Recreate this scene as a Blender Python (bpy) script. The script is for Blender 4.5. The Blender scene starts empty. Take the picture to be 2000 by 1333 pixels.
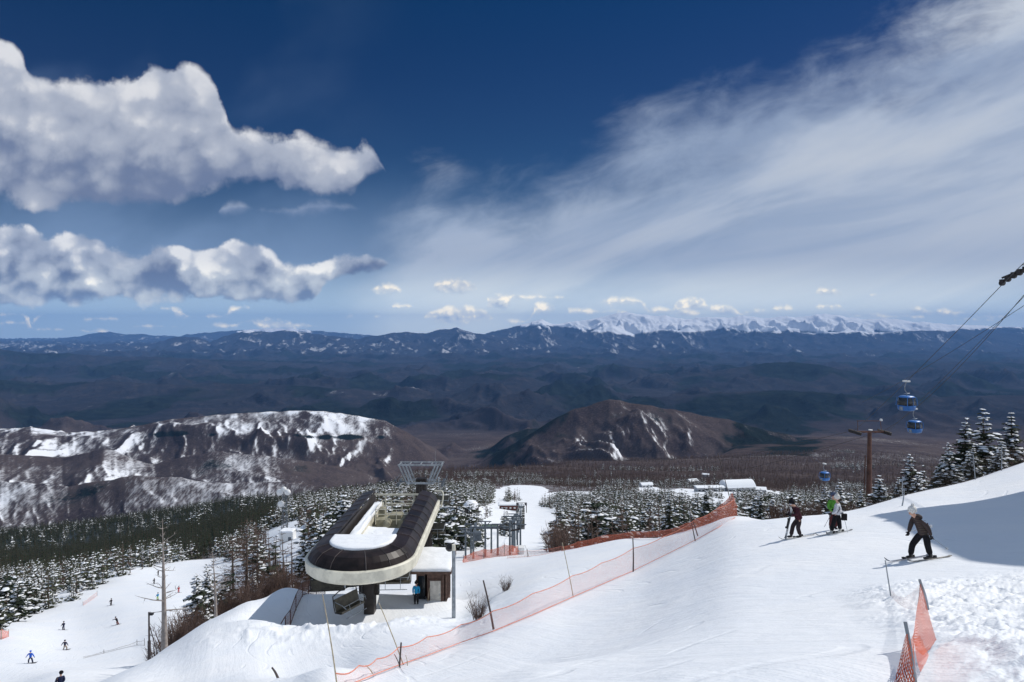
import bpy, math, random
import numpy as np
from mathutils import Vector, Matrix

R = math.radians
scn = bpy.context.scene
COL = scn.collection
random.seed(7)

# ------------------------------------------------------------------ camera
FPX = 1333.3
PITCH = R(1.01)
cam_d = bpy.data.cameras.new("camera")
cam = bpy.data.objects.new("camera", cam_d)
COL.objects.link(cam)
cam_d.lens = 24.0
cam_d.sensor_width = 36.0
cam_d.clip_start = 0.1
cam_d.clip_end = 300000.0
cam.location = (0, 0, 0)
cam.rotation_euler = (R(90) - PITCH, 0, 0)
scn.camera = cam

# ------------------------------------------------------------------ sun and exposure
SUN_EL = R(45)
SUN_AZ = R(64)          # clockwise from +Y (straight ahead) towards +X (right)
sun_dir = Vector((math.sin(SUN_AZ) * math.cos(SUN_EL), math.cos(SUN_AZ) * math.cos(SUN_EL), math.sin(SUN_EL)))
sd = bpy.data.lights.new("sun", 'SUN')
sd.energy = 3.65
sd.angle = R(0.53)
sd.color = (1.0, 0.955, 0.89)
sun = bpy.data.objects.new("sun", sd)
COL.objects.link(sun)
sun.rotation_euler = sun_dir.to_track_quat('Z', 'Y').to_euler()
sun.location = (60, 20, 60)
scn.view_settings.view_transform = 'Standard'
scn.view_settings.look = 'None'
scn.view_settings.exposure = 0.0
scn.view_settings.gamma = 1.0
scn.cycles.max_bounces = 8
scn.cycles.transparent_max_bounces = 24
scn.cycles.volume_bounces = 0
scn.cycles.use_denoising = True


# ------------------------------------------------------------------ node helper
class NT:
    def __init__(self, tree):
        self.t = tree
        self.n = tree.nodes
        self.l = tree.links

    def node(self, typ, **kw):
        nd = self.n.new(typ)
        for k, v in kw.items():
            setattr(nd, k, v)
        return nd

    def link(self, a, b):
        self.l.new(a, b)

    def _in(self, sock, v):
        if v is None:
            return
        if isinstance(v, bpy.types.NodeSocket):
            self.l.new(v, sock)
        else:
            sock.default_value = v

    def m(self, op, a, b=None, c=None, clamp=False):
        nd = self.n.new('ShaderNodeMath')
        nd.operation = op
        nd.use_clamp = clamp
        self._in(nd.inputs[0], a)
        self._in(nd.inputs[1], b)
        if c is not None:
            self._in(nd.inputs[2], c)
        return nd.outputs[0]

    def vm(self, op, a, b=None):
        nd = self.n.new('ShaderNodeVectorMath')
        nd.operation = op
        self._in(nd.inputs[0], a)
        if b is not None:
            self._in(nd.inputs[1], b)
        return nd.outputs[0]

    def ss(self, x, lo, hi, a=0.0, b=1.0):
        nd = self.n.new('ShaderNodeMapRange')
        nd.interpolation_type = 'SMOOTHSTEP'
        self._in(nd.inputs[0], x)
        for i, v in enumerate((lo, hi, a, b)):
            self._in(nd.inputs[i + 1], v)
        return nd.outputs[0]

    def mix(self, f, a, b, mode='MIX'):
        nd = self.n.new('ShaderNodeMix')
        nd.data_type = 'RGBA'
        nd.blend_type = mode
        self._in(nd.inputs[0], f)
        for s, v in ((nd.inputs[6], a), (nd.inputs[7], b)):
            if isinstance(v, (tuple, list)):
                v = tuple(v) + (1.0,) * (4 - len(v))
            self._in(s, v)
        return nd.outputs[2]

    def xyz(self, x, y, z=0.0):
        nd = self.n.new('ShaderNodeCombineXYZ')
        for i, v in enumerate((x, y, z)):
            self._in(nd.inputs[i], v)
        return nd.outputs[0]

    def sep(self, v):
        nd = self.n.new('ShaderNodeSeparateXYZ')
        self._in(nd.inputs[0], v)
        return nd.outputs

    def noise(self, v, scale, detail=4.0, rough=0.55, dist=0.0, dims='3D', lac=2.0):
        nd = self.n.new('ShaderNodeTexNoise')
        nd.noise_dimensions = dims
        self._in(nd.inputs['Vector'], v)
        nd.inputs['Scale'].default_value = scale
        nd.inputs['Detail'].default_value = detail
        nd.inputs['Roughness'].default_value = rough
        nd.inputs['Lacunarity'].default_value = lac
        nd.inputs['Distortion'].default_value = dist
        return nd.outputs['Fac']


# ------------------------------------------------------------------ world: sky and clouds
world = bpy.data.worlds.new("World")
scn.world = world
world.use_nodes = True
w = NT(world.node_tree)
for nd in list(w.n):
    w.n.remove(nd)

tc = w.node('ShaderNodeTexCoord')
dx, dy, dz = w.sep(tc.outputs['Generated'])
# the clouds are laid out on the sky by bearing (a) and climb (e), in hundredths of a radian-like tangent
dyc = w.m('MAXIMUM', dy, 0.02)
ua = w.m('DIVIDE', dx, dyc)
ue = w.m('DIVIDE', dz, dyc)
uv = w.xyz(ua, ue, 0.0)


def pix_u(px):
    return (px - 1000.0) / FPX


def pix_v(py):
    return (643.0 - py) / FPX



def float_curve(k, x, pts, lo=-100.0, hi=2100.0, vhi=700.0):
    """row of a cloud outline as a function of bearing, both in hundredths of the tangent plane"""
    nd = k.n.new('ShaderNodeFloatCurve')
    cm = nd.mapping
    c = cm.curves[0]
    P = [((a - lo) / (hi - lo), 1.0 - b / vhi) for a, b in pts]
    c.points[0].location = P[0]
    c.points[1].location = P[-1]
    for a, b in P[1:-1]:
        c.points.new(a, b)
    for p_ in c.points:
        p_.handle_type = 'AUTO_CLAMPED'
    cm.update()
    k.link(x, nd.inputs['Value'])
    return nd.outputs[0]
sky = w.node('ShaderNodeTexSky')
sky.sky_type = 'NISHITA'
sky.sun_disc = False
sky.sun_elevation = SUN_EL
sky.sun_rotation = SUN_AZ
sky.altitude = 2200.0
sky.air_density = 0.9
sky.dust_density = 0.35
sky.ozone_density = 2.2

BG = 0.1   # background strength; cloud radiances below are given for the picture and divided by it
hs = w.node('ShaderNodeHueSaturation')
hs.inputs['Saturation'].default_value = 1.42
hs.inputs['Value'].default_value = 0.36
w.link(sky.outputs[0], hs.inputs['Color'])
col = w.mix(1.0, hs.outputs[0], w.mix(w.ss(ue, 0.12, 0.42), (1.15, 0.98, 0.98), (2.2, 0.75, 0.90)), 'MULTIPLY')


def rad(c):
    return tuple(x / BG for x in c)


def srgb(r, g, b):
    return tuple(((x / 255.0) / 12.92 if x / 255.0 <= 0.04045 else ((x / 255.0 + 0.055) / 1.055) ** 2.4) for x in (r, g, b))


# pale band of low haze over the far horizon
hz = w.ss(ue, 0.0, 0.30, 1.0, 0.0)
col = w.mix(w.m('MULTIPLY', w.m('MULTIPLY', hz, hz), 0.85), col, rad(srgb(136, 158, 192)))

# ---- high veil of cirrus in the right half, streaked up towards the right
th = R(17)
rx_ = w.m('ADD', w.m('MULTIPLY', ua, math.cos(th)), w.m('MULTIPLY', ue, math.sin(th)))
ry_ = w.m('SUBTRACT', w.m('MULTIPLY', ue, math.cos(th)), w.m('MULTIPLY', ua, math.sin(th)))
str_v = w.xyz(w.m('MULTIPLY', rx_, 0.9), w.m('MULTIPLY', ry_, 4.6), 3.3)
cn = w.noise(str_v, 1.7, 5.0, 0.55, 0.35, '2D')
cf = w.noise(w.xyz(w.m('MULTIPLY', rx_, 3.0), w.m('MULTIPLY', ry_, 6.0), 9.1), 3.0, 6.0, 0.60, 0.25, '2D')
cw = w.noise(w.xyz(rx_, w.m('MULTIPLY', ry_, 1.6), 1.7), 2.6, 4.0, 0.55, 0.15, '2D')
# height of the upper edge of the veil as a function of bearing
edge = w.m('ADD', 0.215, w.m('MULTIPLY', ua, 0.40))
below = w.m('SUBTRACT', edge, ue)                        # > 0 under the edge
below = w.m('ADD', below, w.m('MULTIPLY', w.m('SUBTRACT', cw, 0.5), 0.26))
below = w.m('ADD', below, w.m('MULTIPLY', w.m('SUBTRACT', cf, 0.5), 0.16))
lefte = w.m('ADD', w.m('ADD', ua, 0.205), w.m('MULTIPLY', w.m('SUBTRACT', cw, 0.5), 0.25))
lefte = w.m('ADD', lefte, w.m('MULTIPLY', w.m('SUBTRACT', ue, 0.16), -0.25))
cov = w.m('MULTIPLY', w.ss(below, -0.06, 0.12), w.ss(lefte, -0.03, 0.13))
strk = w.m('ADD', w.ss(cn, 0.30, 0.66), w.m('MULTIPLY', w.m('SUBTRACT', cf, 0.5), 0.55))
dens = w.m('MULTIPLY', cov, w.m('ADD', 0.74, w.m('MULTIPLY', strk, 0.42)), clamp=True)
low = w.ss(below, 0.0, 0.20)
dens = w.m('MAXIMUM', dens, w.m('MULTIPLY', w.m('MULTIPLY', low, w.ss(lefte, 0.0, 0.16)), w.m('ADD', 0.86, w.m('MULTIPLY', strk, 0.14))))
veilc = w.mix(w.ss(cn, 0.28, 0.72), rad(srgb(164, 180, 205)), rad(srgb(196, 204, 216)))
veilc = w.mix(w.ss(ue, 0.02, 0.22, 0.4, 0.0), veilc, rad(srgb(140, 160, 192)))
col = w.mix(w.m('MULTIPLY', dens, 0.97, clamp=True), col, veilc)
# faint veils high on the left
fv = w.m('MULTIPLY', w.ss(cw, 0.42, 0.75), w.ss(ua, -0.1, -0.7, 0.0, 0.42))
col = w.mix(fv, col, rad(srgb(120, 145, 180)))
lv = w.m('MULTIPLY', w.m('MULTIPLY', w.ss(ue, 0.26, 0.10), w.ss(ua, 0.1, -0.5)), w.ss(cw, 0.3, 0.6, 0.15, 0.55))
col = w.mix(lv, col, rad(srgb(134, 160, 196)))

# ---- cumulus: each bank has an upper and a lower outline over the bearing, broken up by billowing noise
def ellipses(E, y0, step=6):
    top, bot = [], []
    for x in range(-90, 2100, step):
        t, b = None, None
        for cx, cy, rx, ry in E:
            q = 1 - ((x - cx) / rx) ** 2
            if q > 0:
                e = ry * math.sqrt(q)
                if t is None or cy - e < t:
                    t = cy - e
                if b is None or cy + 0.55 * e > b:
                    b = cy + 0.55 * e
        if t is None:
            near = min(E, key=lambda c: abs(x - c[0]) / c[2])
            t, b = near[1] + 14, near[1] - 14
        top.append((x, t))
        bot.append((x, b))
    return top, bot


def bank(top, bot, nscale, warp, edge_px, nwob, seed, lo, hi, cols, sunoff, relief, thresh, lbias):
    global col
    wt = w.node('ShaderNodeTexNoise', noise_dimensions='2D')
    w.link(w.vm('ADD', uv, (seed, seed * 0.7, 0.0)), wt.inputs['Vector'])
    wt.inputs['Scale'].default_value = nscale
    wt.inputs['Detail'].default_value = 6.0
    wt.inputs['Roughness'].default_value = 0.64
    wx, wy, _ = w.sep(wt.outputs['Color'])
    xw = w.m('ADD', ua, w.m('MULTIPLY', w.m('SUBTRACT', wx, 0.5), warp))
    xn = w.m('ADD', w.m('MULTIPLY', xw, FPX / 2200.0), 1100.0 / 2200.0)
    row = w.m('SUBTRACT', 1.0 - 643.0 / 700.0, w.m('MULTIPLY', ue, -FPX / 700.0))   # 1 - row/700
    t = float_curve(w, xn, top)
    b = float_curve(w, xn, bot)
    dt = w.m('SUBTRACT', t, row)
    db = w.m('SUBTRACT', row, b)
    d = w.m('MULTIPLY', w.m('MINIMUM', dt, w.m('MULTIPLY', db, 0.8)), 700.0 / edge_px)
    # billows
    v1 = w.xyz(w.m('ADD', xw, seed), w.m('ADD', w.m('MULTIPLY', ue, 1.25), w.m('MULTIPLY', w.m('SUBTRACT', wy, 0.5), warp * 0.6)), 0.0)
    v2 = w.vm('ADD', v1, (sunoff * 0.7, sunoff, 0.0))

    def puff(v, s, det):
        n = w.node('ShaderNodeTexVoronoi', feature='F1', voronoi_dimensions='2D')
        n.inputs['Scale'].default_value = s
        n.inputs['Detail'].default_value = det
        n.inputs['Roughness'].default_value = 0.6
        w.link(v, n.inputs['Vector'])
        return w.m('SUBTRACT', 0.6, n.outputs['Distance'])
    p1 = puff(v1, nscale * 1.5, 2.0)
    p2 = puff(v2, nscale * 1.5, 2.0)
    fb = w.m('SUBTRACT', wx, 0.5)
    d = w.m('ADD', d, w.m('ADD', w.m('MULTIPLY', w.m('SUBTRACT', p1, 0.2), nwob), w.m('MULTIPLY', fb, nwob * 3.2)))
    alpha = w.ss(d, lo, hi)
    h = w.m('DIVIDE', db, w.m('MAXIMUM', w.m('ADD', dt, db), 0.012))                # 0 at the base, 1 at the top
    hh = w.m('ADD', h, w.m('MULTIPLY', w.m('SUBTRACT', wy, 0.5), 1.1))
    lit = w.m('ADD', w.ss(hh, thresh - 0.32, thresh + 0.38, 0.0, 0.62), w.m('MULTIPLY', w.m('SUBTRACT', p1, p2), relief))
    lit = w.m('ADD', lit, w.m('MULTIPLY', w.m('SUBTRACT', p1, 0.3), 0.35))
    lit = w.m('ADD', lit, lbias)
    rim = w.ss(d, lo, hi + 0.9, 0.22, 0.0)
    lit = w.m('ADD', lit, w.m('MULTIPLY', rim, w.ss(hh, 0.3, 0.8)))
    lit = w.m('ADD', lit, w.m('MULTIPLY', w.m('SUBTRACT', wx, 0.5), 0.9))
    c = w.mix(w.ss(lit, -0.40, 0.55), rad(cols[0]), rad(cols[1]))
    c = w.mix(w.ss(lit, 0.45, 0.95), c, rad(cols[2]))
    col = w.mix(alpha, col, c)


FA = [(755, 570, 34, 20), (887, 565, 48, 26), (1060, 584, 66, 9), (1215, 593, 50, 14), (1348, 602, 38, 26), (1617, 576, 32, 18),
      (1720, 578, 32, 6), (1840, 614, 66, 14), (1950, 622, 50, 10), (1450, 618, 50, 8), (400, 622, 60, 9), (200, 626, 46, 9), (30, 634, 50, 9), (590, 640, 60, 10), (985, 578, 40, 7), (1290, 612, 40, 16), (1410, 608, 34, 14), (1530, 606, 30, 12), (970, 606, 30, 12), (330, 606, 34, 8), (470, 604, 30, 8), (110, 612, 40, 7), (1780, 600, 26, 6)]
FB = [(683, 621, 18, 16), (895, 622, 68, 30), (790, 602, 26, 12), (1060, 608, 28, 22), (1140, 613, 36, 16), (1620, 604, 34, 16), (1700, 620, 46, 10),
      (520, 630, 60, 10), (560, 650, 60, 6), (300, 640, 60, 7), (110, 646, 60, 6), (1000, 632, 44, 12), (1200, 614, 44, 12), (1340, 616, 36, 14), (1480, 614, 40, 12), (1770, 622, 46, 10), (1900, 628, 50, 9), (430, 640, 44, 9), (740, 622, 20, 10), (20, 618, 44, 8), (200, 650, 40, 7)]
FARC = (srgb(128, 146, 180), srgb(178, 186, 202), srgb(224, 220, 216))
tA, bA = ellipses(FA, 600)
bank(tA, bA, 26.0, 0.016, 15.0, 0.34, 3.1, -0.10, 0.75, FARC, 0.006, 0.5, 0.3, 0.16)
tB, bB = ellipses(FB, 620)
bank(tB, bB, 26.0, 0.016, 15.0, 0.34, 7.7, -0.10, 0.75, FARC, 0.006, 0.5, 0.3, 0.16)

tL = [(-90, 430), (0, 430), (40, 428), (90, 452), (140, 443), (190, 455), (230, 482), (270, 488), (310, 468), (360, 480), (395, 488), (430, 475), (480, 462), (520, 480),
      (560, 510), (600, 514), (640, 502), (690, 488), (740, 496), (768, 518), (785, 560), (2100, 560)]
bL = [(-90, 597), (0, 598), (60, 600), (150, 592), (250, 600), (350, 598), (450, 600), (560, 602), (610, 598), (632, 560), (700, 552), (740, 538), (768, 520), (785, 500), (2100, 500)]
bank(tL, bL, 8.0, 0.045, 44.0, 0.40, 1.3, -0.10, 0.16, (srgb(92, 108, 142), srgb(172, 182, 200), srgb(238, 239, 241)), 0.022, 0.65, 0.48, 0.10)
tW = [(-90, 430), (425, 430), (440, 404), (470, 392), (505, 410), (520, 404), (560, 404), (620, 388), (680, 396), (710, 412), (722, 430), (2100, 430)]
bW = [(-90, 400), (425, 400), (440, 422), (470, 420), (505, 412), (520, 424), (560, 430), (620, 424), (680, 418), (710, 414), (722, 400), (2100, 400)]
bank(tW, bW, 12.0, 0.030, 24.0, 0.40, 5.3, -0.20, 0.9, (srgb(120, 138, 170), srgb(140, 156, 184), srgb(160, 172, 194)), 0.01, 0.4, 0.4, 0.05)
tU = [(-90, 50), (0, 72), (45, 95), (75, 142), (130, 162), (200, 156), (260, 150), (300, 122), (350, 122), (410, 146), (440, 205), (470, 252), (520, 262), (600, 268),
      (680, 284), (720, 272), (755, 320), (775, 350), (800, 400), (2100, 400)]
bU = [(-90, 400), (0, 396), (60, 402), (150, 412), (250, 424), (330, 418), (400, 388), (470, 374), (550, 368), (620, 384), (680, 388), (720, 362), (765, 352), (800, 300), (2100, 300)]
bank(tU, bU, 6.0, 0.055, 56.0, 0.42, 9.4, -0.12, 0.20, (srgb(112, 126, 156), srgb(176, 183, 198), srgb(224, 225, 229)), 0.03, 0.50, 0.40, 0.09)

# the air thickens towards the horizon
glow = w.ss(ue, 0.0, 0.115, 1.0, 0.0)
col = w.mix(w.m('MULTIPLY', glow, 1.0), col, w.mix(1.0, col, (2.6, 2.4, 1.85), 'MULTIPLY'))
# unseen fill glow added overhead and behind the camera to lighten shaded snow
col = w.mix(w.ss(dz, 0.52, 0.80), col, rad((0.25, 0.35, 0.51)))
col = w.mix(w.ss(dy, 0.10, -0.35), col, rad((0.34, 0.42, 0.55)))
bg = w.node('ShaderNodeBackground')
bg.inputs['Strength'].default_value = BG
w.link(col, bg.inputs['Color'])
wo = w.node('ShaderNodeOutputWorld')
w.link(bg.outputs[0], wo.inputs['Surface'])
world.cycles.sampling_method = 'MANUAL'
world.cycles.sample_map_resolution = 512
# ------------------------------------------------------------------ terrain
TP = math.tan(PITCH)


def ratio(row):
    """height per metre ahead of the camera for a line of sight through a row of the photograph"""
    b = (666.5 - np.asarray(row, dtype=float)) / FPX
    return (b - TP) / (b * TP + 1.0)


def u_of(px, row=800.0):
    """sideways metres per metre ahead"""
    b = (666.5 - row) / FPX
    return (np.asarray(px, dtype=float) - 1000.0) / FPX / (b * math.sin(PITCH) + math.cos(PITCH))


_rng = np.random.RandomState(11)
_perm = _rng.permutation(512).astype(np.int64)
_ga = _rng.rand(512) * 2 * np.pi
_gx, _gy = np.cos(_ga), np.sin(_ga)


def perlin(x, y):
    xi = np.floor(x).astype(np.int64)
    yi = np.floor(y).astype(np.int64)
    xf, yf = x - xi, y - yi
    sx = xf * xf * xf * (xf * (xf * 6 - 15) + 10)
    sy = yf * yf * yf * (yf * (yf * 6 - 15) + 10)

    def g(ix, iy, fx, fy):
        h = _perm[(_perm[ix & 511] + iy) & 511]
        return _gx[h] * fx + _gy[h] * fy
    a = g(xi, yi, xf, yf)
    b = g(xi + 1, yi, xf - 1, yf)
    c = g(xi, yi + 1, xf, yf - 1)
    d = g(xi + 1, yi + 1, xf - 1, yf - 1)
    return ((a + sx * (b - a)) * (1 - sy) + (c + sx * (d - c)) * sy) * 1.5


def fbm(x, y, octv=5, gain=0.5, lac=2.03):
    s, a, t = 0, 1.0, 0
    for _ in range(octv):
        s = s + a * perlin(x, y)
        t += a
        x, y, a = x * lac + 17.3, y * lac - 9.1, a * gain
    return s / t


def ridged(x, y, octv=5, gain=0.52, lac=2.07):
    s, a, t, wgt = 0, 1.0, 0, 1.0
    for _ in range(octv):
        n = 1 - np.abs(perlin(x, y)) * 1.6
        n = np.clip(n, 0, 1) ** 2
        s = s + a * n * wgt
        wgt = np.clip(n * 1.6, 0, 1)
        t += a
        x, y, a = x * lac + 31.7, y * lac + 11.9, a * gain
    return s / t


def sstep(x, a, b):
    t = np.clip((x - a) / (b - a), 0, 1)
    return t * t * (3 - 2 * t)


def pchip(xk, yk, x):
    xk, yk = np.asarray(xk, float), np.asarray(yk, float)
    h = np.diff(xk)
    dl = np.diff(yk) / h
    m = np.zeros_like(yk)
    for i in range(1, len(xk) - 1):
        if dl[i - 1] * dl[i] > 0:
            w1, w2 = 2 * h[i] + h[i - 1], h[i] + 2 * h[i - 1]
            m[i] = (w1 + w2) / (w1 / dl[i - 1] + w2 / dl[i])
    m[0], m[-1] = dl[0], dl[-1]
    i = np.clip(np.searchsorted(xk, x) - 1, 0, len(h) - 1)
    t = np.clip((x - xk[i]) / h[i], 0, 1)
    t2, t3 = t * t, t * t * t
    return (2 * t3 - 3 * t2 + 1) * yk[i] + (t3 - 2 * t2 + t) * h[i] * m[i] + (-2 * t3 + 3 * t2) * yk[i + 1] + (t3 - t2) * h[i] * m[i + 1]


# slope profiles: bearing -> (metres ahead, row of the photo the ground is seen at); ('z', h) gives the height itself
Z = 'z'
PROF = {
    -3000: [(0.5, Z, -2.6), (5, Z, -6), (20, Z, -18), (50, Z, -32), (150, Z, -70), (500, Z, -190), (1500, Z, -480), (3000, Z, -1000), (8000, Z, -1150)],
    -400: [(0.5, Z, -2.2), (5, Z, -5.2), (10, Z, -8.5), (20, Z, -14.5), (40, Z, -26), (60, Z, -36), (75, Z, -42), (100, Z, -50), (150, Z, -66), (300, 1160), (600, 1095), (1500, 1045), (3000, Z, -1000), (8000, Z, -1150)],
    0: [(0.5, Z, -2.0), (5, Z, -4.6), (10, Z, -7.6), (20, Z, -13), (30, Z, -18.5), (45, Z, -25.5), (60, Z, -32.3), (75, 1333), (85, 1299), (110, 1236), (135, 1212), (180, 1186), (300, 1140), (600, 1085), (1450, 1038), (1900, Z, -620), (3000, Z, -1000), (8000, Z, -1150)],
    130: [(0.5, Z, -2.0), (5, Z, -4.4), (10, Z, -7.2), (20, Z, -12.2), (30, Z, -16.6), (38, Z, -20.6), (50, Z, -26.5), (65, Z, -33), (85, 1300), (100, 1272), (140, 1205), (170, 1165), (210, 1150), (300, 1130), (600, 1075), (1450, 1028), (1900, Z, -620), (3000, Z, -1000), (8000, Z, -1150)],
    250: [(0.5, Z, -1.95), (5, Z, -4.1), (10, Z, -6.8), (20, Z, -11.8), (30, Z, -15.6), (38, 1306), (46, Z, -23.5), (60, Z, -31), (85, Z, -41.5), (105, 1250), (140, 1186), (190, 1140), (225, 1110), (280, 1112), (400, 1085), (650, 1050), (1400, 1012), (1900, Z, -610), (3000, Z, -1000), (8000, Z, -1150)],
    330: [(0.5, Z, -1.9), (5, Z, -4.0), (10, Z, -6.6), (20, Z, -11.4), (30, 1325), (42, 1262), (50, Z, -23.6), (62, Z, -30.5), (85, Z, -40), (110, 1222), (150, 1170), (215, 1120), (250, 1098), (290, 1102), (400, 1072), (650, 1035), (1400, 1000), (1900, Z, -600), (3000, Z, -1000), (8000, Z, -1150)],
    410: [(0.5, Z, -1.9), (5, Z, -3.9), (10, Z, -6.4), (20, Z, -11.0), (30, 1310), (47, 1210), (54, Z, -24.5), (66, Z, -31), (90, Z, -40), (130, 1195), (180, 1140), (255, 1092), (300, 1096), (400, 1062), (650, 1020), (1350, 988), (1900, Z, -600), (3000, Z, -1000), (8000, Z, -1150)],
    490: [(0.5, Z, -1.85), (5, Z, -3.8), (10, Z, -6.2), (20, Z, -10.6), (32, 1290), (50, 1174), (57, Z, -23.5), (70, Z, -30), (95, Z, -38), (130, 1150), (200, 1092), (280, 1062), (400, 1030), (650, 998), (1300, 978), (1900, Z, -600), (3000, Z, -1000), (8000, Z, -1150)],
    560: [(0.5, Z, -1.85), (5, Z, -3.7), (10, Z, -6.1), (20, Z, -10.4), (30, 1310), (42, 1222), (56, 1150), (62, Z, -24), (75, Z, -29.5), (100, Z, -36), (140, 1090), (200, 1052), (300, 1024), (450, 1002), (700, 992), (1250, 978), (1800, Z, -580), (3000, Z, -1000), (8000, Z, -1150)],
    640: [(0.5, Z, -1.8), (5, Z, -3.6), (10, Z, -5.9), (20, Z, -10.0), (28, 1316), (38, 1246), (44, Z, -19.4), (50, Z, -20.2), (56, Z, -22.3), (64, Z, -25), (80, Z, -29.5), (110, 1090), (160, 1050), (240, 1016), (350, 996), (500, 984), (800, 975), (1100, 966), (1700, Z, -540), (3000, Z, -1000), (8000, Z, -1150)],
    740: [(0.5, Z, -1.8), (5, Z, -3.5), (10, Z, -5.6), (20, 1320), (28, 1277), (36, 1236), (43, Z, -19.2), (50, Z, -20.2), (56, Z, -22.2), (66, Z, -25.2), (85, Z, -30), (120, 1065), (200, 1018), (300, 996), (450, 978), (700, 964), (1000, 958), (1300, 952), (1900, Z, -560), (3000, Z, -1000), (8000, Z, -1150)],
    820: [(0.5, Z, -1.75), (5, Z, -3.35), (10, Z, -5.4), (18, 1333), (24, 1282), (32, 1240), (41, 1213), (50, 1187), (54, 1174), (66, Z, -24.6), (85, 1088), (120, 1060), (200, 1015), (300, 990), (450, 972), (700, 958), (1100, 942), (1700, 926), (2200, Z, -600), (3000, Z, -860), (8000, Z, -1150)],
    890: [(0.5, Z, -1.75), (5, Z, -3.2), (10, Z, -5.25), (17, 1333), (24, 1272), (36, 1226), (46, 1208), (54, 1178), (62, 1150), (75, 1120), (90, 1098), (120, 1070), (180, 1030), (250, 1002), (330, 985), (450, 972), (700, 958), (1100, 940), (1800, 920), (2400, Z, -600), (3500, Z, -900), (8000, Z, -1150)],
    960: [(0.5, Z, -1.7), (5, Z, -3.1), (10, Z, -5.15), (17, 1325), (26, 1238), (40, 1186), (55, 1148), (75, 1110), (92, 1088), (120, 1072), (180, 1043), (260, 1017), (360, 998), (480, 986), (700, 966), (1100, 940), (1800, 917), (2600, Z, -560), (3500, Z, -850), (8000, Z, -1150)],
    1050: [(0.5, Z, -1.7), (5, Z, -3.0), (10, Z, -5.0), (17, 1310), (28, 1205), (40, 1150), (58, 1112), (80, 1088), (100, 1080), (150, 1066), (220, 1040), (320, 1017), (450, 998), (600, 979), (900, 953), (1300, 935), (2000, 914), (2800, Z, -580), (3600, Z, -850), (8000, Z, -1150)],
    1120: [(0.5, Z, -1.7), (5, Z, -2.95), (10, Z, -4.95), (17, 1290), (33, 1169), (50, 1110), (78, 1073), (100, 1074), (150, 1068), (220, 1042), (320, 1015), (450, 994), (600, 976), (900, 957), (1300, 938), (2200, 914), (3000, 905), (4500, Z, -1000), (8000, Z, -1150)],
    1237: [(0.5, Z, -1.7), (5, Z, -2.85), (10, Z, -4.85), (20, 1230), (30, 1160), (39, 1117), (55, 1075), (72, 1052), (90, 1062), (130, 1074), (200, 1048), (320, 1014), (450, 990), (600, 972), (900, 956), (1300, 937), (2200, 914), (3000, 903), (4500, Z, -1000), (8000, Z, -1150)],
    1340: [(0.5, Z, -1.65), (5, Z, -2.75), (10, Z, -4.7), (20, 1185), (32, 1103), (42, 1063), (53, 1038), (61, 1041), (90, 1062), (130, 1068), (200, 1045), (320, 1012), (450, 988), (600, 972), (900, 956), (1300, 938), (2200, 914), (3200, 898), (4500, Z, -1000), (8000, Z, -1150)],
    1440: [(0.5, Z, -1.65), (5, Z, -2.7), (10, Z, -4.55), (20, 1145), (30, 1066), (38, 1030), (47, 1009), (55, 1018), (75, 1050), (110, 1070), (160, 1062), (250, 1030), (400, 995), (600, 973), (900, 956), (1300, 939), (2200, 912), (3200, 890), (4200, 872), (5000, Z, -1000), (8000, Z, -1150)],
    1540: [(0.5, Z, -1.65), (5, Z, -2.65), (10, Z, -4.45), (20, 1128), (28, 1057), (34, 1027), (39, 1012), (44, 1018), (60, 1052), (90, 1072), (140, 1068), (250, 1030), (400, 1000), (700, 978), (1200, 950), (2200, 912), (3500, 878), (4500, 862), (5600, 856), (6500, Z, -1080), (8000, Z, -1150)],
    1650: [(0.5, Z, -1.65), (5, Z, -2.62), (10, Z, -4.35), (20, 1112), (28, 1042), (34, 1018), (41, 1000), (47, 1010), (62, 1045), (90, 1072), (140, 1066), (250, 1035), (400, 1005), (700, 980), (1200, 950), (2200, 912), (3500, 878), (4500, 862), (5600, 853), (6500, Z, -1080), (8000, Z, -1150)],
    1780: [(0.5, Z, -1.65), (5, Z, -2.6), (10, Z, -4.25), (20, 1096), (28, 1030), (36, 990), (43, 966), (50, 978), (65, 1015), (90, 1055), (140, 1058), (250, 1035), (400, 1010), (700, 985), (1200, 955), (2200, 918), (3500, 886), (4500, 868), (5600, 858), (6500, Z, -1080), (8000, Z, -1150)],
    1900: [(0.5, Z, -1.65), (5, Z, -2.55), (10, Z, -4.2), (20, 1085), (28, 1020), (36, 975), (45, 939), (53, 950), (68, 990), (90, 1030), (140, 1050), (250, 1035), (400, 1015), (700, 990), (1200, 965), (2200, 930), (3500, 900), (4500, 880), (5600, 868), (6500, Z, -1080), (8000, Z, -1150)],
    2000: [(0.5, Z, -1.65), (5, Z, -2.55), (10, Z, -4.15), (20, 1076), (28, 1010), (36, 955), (46, 906), (55, 920), (70, 960), (90, 1000), (140, 1035), (250, 1030), (400, 1015), (700, 1000), (1200, 975), (2200, 945), (3500, 915), (4500, 895), (5600, 880), (6500, Z, -1080), (8000, Z, -1150)],
    2300: [(0.5, Z, -1.6), (5, Z, -2.5), (10, Z, -3.9), (20, Z, -5.6), (30, Z, -6.4), (50, Z, -6.6), (60, Z, -8), (90, Z, -16), (140, Z, -30), (400, Z, -110), (1200, Z, -300), (5600, Z, -1000), (8000, Z, -1150)],
    5000: [(0.5, Z, -1.2), (5, Z, -1.0), (20, Z, 3), (50, Z, 8), (100, Z, 5), (300, Z, -30), (1200, Z, -250), (5600, Z, -950), (8000, Z, -1150)],
}
_cols = sorted(PROF)
_cu = np.array([float(u_of(c)) for c in _cols])
_LY = np.linspace(math.log(0.4), math.log(9000), 900)
_tab = []
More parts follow.
